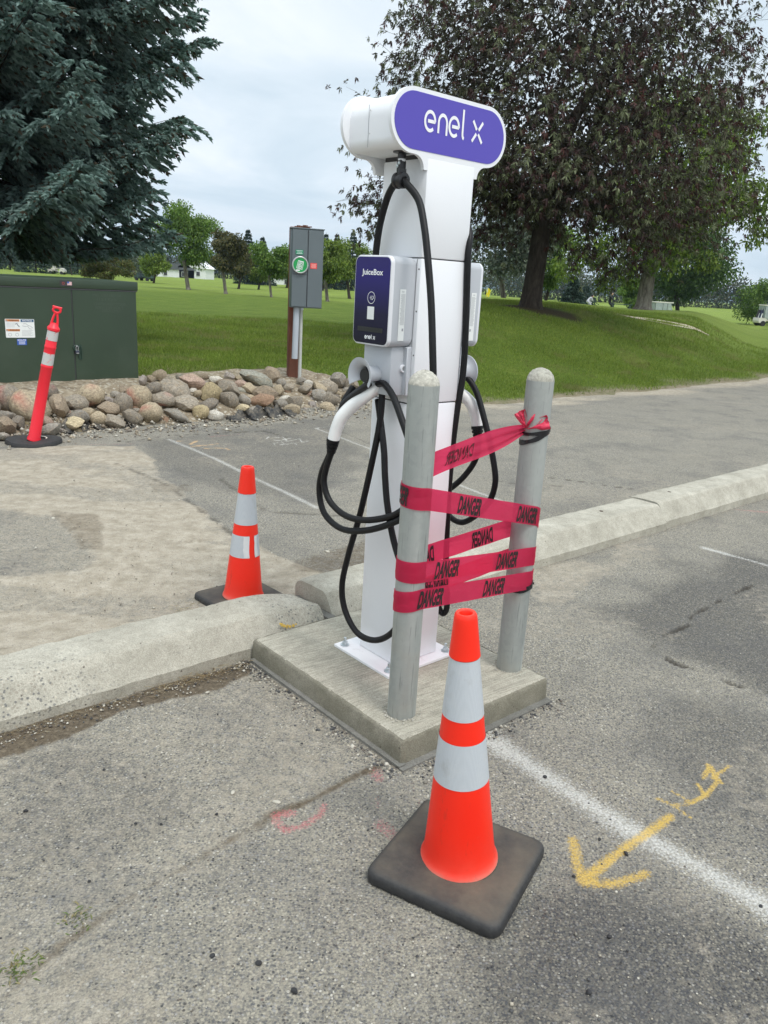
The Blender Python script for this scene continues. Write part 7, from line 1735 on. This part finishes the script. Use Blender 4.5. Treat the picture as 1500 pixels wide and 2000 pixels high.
# people: one continuous skinned body each
M['skin'] = simple('skin', (.45, .28, .20), .6); M['blackcloth'] = simple('black_clothing', (.012, .013, .016), .85); M['greycloth'] = simple('pale_grey_top', (.45, .46, .50), .85)
def person(loc, yaw, label, joints, edges, radii, cloth, head):
    t = thing('person', loc, label, 'person'); me = bpy.data.meshes.new('body'); me.from_pydata(joints, edges, []); o = bpy.data.objects.new('body', me); COL.objects.link(o)
    mod = o.modifiers.new('skin', 'SKIN'); sv = me.skin_vertices[0].data
    for i, r in enumerate(radii): sv[i].radius = (r, r)
    sv[0].use_root = True; sb_ = o.modifiers.new('sub', 'SUBSURF'); sb_.levels = 1; sb_.render_levels = 1
    dg = bpy.context.evaluated_depsgraph_get(); m2 = bpy.data.meshes.new_from_object(o.evaluated_get(dg)); bpy.data.objects.remove(o); o = link('body', m2, t, cloth); m2.shade_smooth(); o.rotation_euler = (0, 0, yaw)
    R_ = Matrix.Rotation(yaw, 4, 'Z'); hc_ = R_ @ Vector(head)
    bm = bmesh.new(); bmesh.ops.create_uvsphere(bm, u_segments=14, v_segments=10, radius=.105)
    for v in bm.verts: v.co.z *= 1.2; v.co.y *= 1.08; v.co.y -= .02 * (abs(v.co.x) < .03 and abs(v.co.z) < .03 and v.co.y < 0)
    m3 = bpy.data.meshes.new('head'); bm.to_mesh(m3); bm.free(); m3.shade_smooth(); hd = link('head', m3, t, M['skin'], tuple(hc_)); hd.rotation_euler = (0, 0, yaw)
    bm = bmesh.new(); bmesh.ops.create_uvsphere(bm, u_segments=14, v_segments=10, radius=.116)
    bmesh.ops.bisect_plane(bm, geom=bm.verts[:] + bm.edges[:] + bm.faces[:], plane_co=(0, -.02, .0), plane_no=(0, -.8, -.5), clear_outer=True)
    m4 = bpy.data.meshes.new('hair'); bm.to_mesh(m4); bm.free(); m4.shade_smooth(); hr = link('hair', m4, t, M['blackcloth'], tuple(hc_ + Vector((0, 0, .02)))); hr.rotation_euler = (0, 0, yaw)
    return t
# kneeling figure: pelvis, spine, chest, neck; thighs forward, shins folded back; arms reaching to the front
J = [(0, 0, .42), (0, -.02, .62), (0, -.06, .84), (0, -.08, .97), (.11, -.02, .40), (.14, -.40, .36), (.13, -.10, .07), (-.11, -.02, .40), (-.15, -.34, .10), (-.13, .05, .07), (.19, -.08, .88), (.23, -.26, .68), (.14, -.46, .60), (-.19, -.08, .88), (-.23, -.26, .66), (-.12, -.45, .56)]
E_ = [(0, 1), (1, 2), (2, 3), (0, 4), (4, 5), (5, 6), (0, 7), (7, 8), (8, 9), (2, 10), (10, 11), (11, 12), (2, 13), (13, 14), (14, 15)]
Rr = [.15, .14, .16, .06, .10, .075, .05, .10, .075, .05, .065, .048, .038, .065, .048, .038]
pz = at(1189, 602, 66); person(pz, radians(70), 'person in black crouching on the fairway left of the cottonwood trunk', J, E_, Rr, M['blackcloth'], (0, -.10, 1.12))
J2 = [(x, y - (.35 if z > .6 else 0) * (z - .4), z * (.82 if z > .5 else 1)) for x, y, z in J]
pz2 = at(1146, 599, 68); person(pz2, radians(95), 'person in a pale top bent low on the fairway, left of the one in black', J2, E_, Rr, M['greycloth'], (0, -.36, .86))
bnch = at(1213, 603, 58); t = thing('bench', bnch, 'low dark bench on the fairway just left of the cottonwood trunk', 'bench')
V, F = box(bnch + ZX * .30, (1.5, .30, .05)); part('seat', V, F, M['dkgreen'], t)
for x in (-.6, .6): V, F = box(bnch + ZX * .13 + np.array([x, 0, 0]), (.08, .25, .30)); part('leg', V, F, M['dkgreen'], t)
# flag on the green
fb_ = at(951, 583, 46); fb_[2] = gz(fb_[0], fb_[1]); t = thing('golf_flag', fb_, 'yellow golf flag on a thin pole beside the charger on the far green', 'golf flag')
ftop = at(951, 563, 46)[2]; V, F = tube([fb_, np.array([fb_[0], fb_[1], ftop])], .016, 6); part('pole', V, F, M['sticker'], t)
V = []; F = []
for i in range(9):
    for j in range(9): V.append((fb_[0] - .02 + .20 * i / 8 * (1 - .35 * j / 8) - .05 * j / 8, fb_[1] + .03 * sin(i * 1.1 + j * .5), ftop - .58 * j / 8 - .12 * (i / 8) ** 2 + .02))
for i in range(8):
    for j in range(8): F.append((i * 9 + j, (i + 1) * 9 + j, (i + 1) * 9 + j + 1, i * 9 + j + 1))
part('flag', V, F, simple('yellow_flag_cloth', (.85, .72, .02), .7), t, True, None, False)
M['hwhite'] = simple('white_siding', (.75, .76, .76), .7); M['hroof'] = simple('grey_shingles', (.10, .105, .12), .85, 0, .2, 3)
for (px, py, w, hgt, lab) in ((385, 548, 5.5, 2.3, 'white house with a grey roof seen behind the fork of the tall bright tree'), (352, 547, 8, 1.8, 'low grey roofed house left of the white house'), (548, 556, 8, 1.6, 'dark roofed house with a white gable beside the meter box')):
    b = at(px, py, 175); b[2] = gz(b[0], b[1]) - .2; t = thing('house', b, lab, 'house')
    V, F = box(b + ZX * hgt / 2, (w, 8, hgt)); part('wall', V, F, M['hwhite'], t)
    V, F = prism([(-w / 2 - .4, 0), (w / 2 + .4, 0), (0, hgt * .9)] if 'white house' in lab and 'low' not in lab else [(-w / 2 - .4, 0), (w / 2 + .4, 0), (w * .3, hgt * .7), (-w * .3, hgt * .7)], b + ZX * hgt, np.array([1., 0, 0]), ZX, np.array([0, 1., 0]), -4.3, 4.3); part('roof', V, F, M['hroof'] if 'low' in lab or 'dark' in lab else M['hwhite'], t)
    for x in (-w * .25, w * .22):
        V, F = box(b + np.array([x, -4.03, hgt * .55]), (.9, .08, 1.0)); fr = part('window_frame', V, F, M['hwhite'], t); V, F = box(b + np.array([x, -4.09, hgt * .55]), (.72, .06, .82)); part('pane', V, F, M['seam'], fr)
# the air between here and the hills
V, F = box((0, 1900, 130), (9000, 4000, 266)); me = mesh_np('haze', V, F); q = NT('haze_air'); vv_ = q.n('ShaderNodeVolumePrincipled'); vv_.inputs['Color'].default_value = (.62, .80, 1.0, 1); vv_.inputs['Density'].default_value = .00018; vv_.inputs['Anisotropy'].default_value = .0
q.l(vv_.outputs[0], q.out.inputs['Volume']); link('haze', me, None, q.m, kind='stuff')
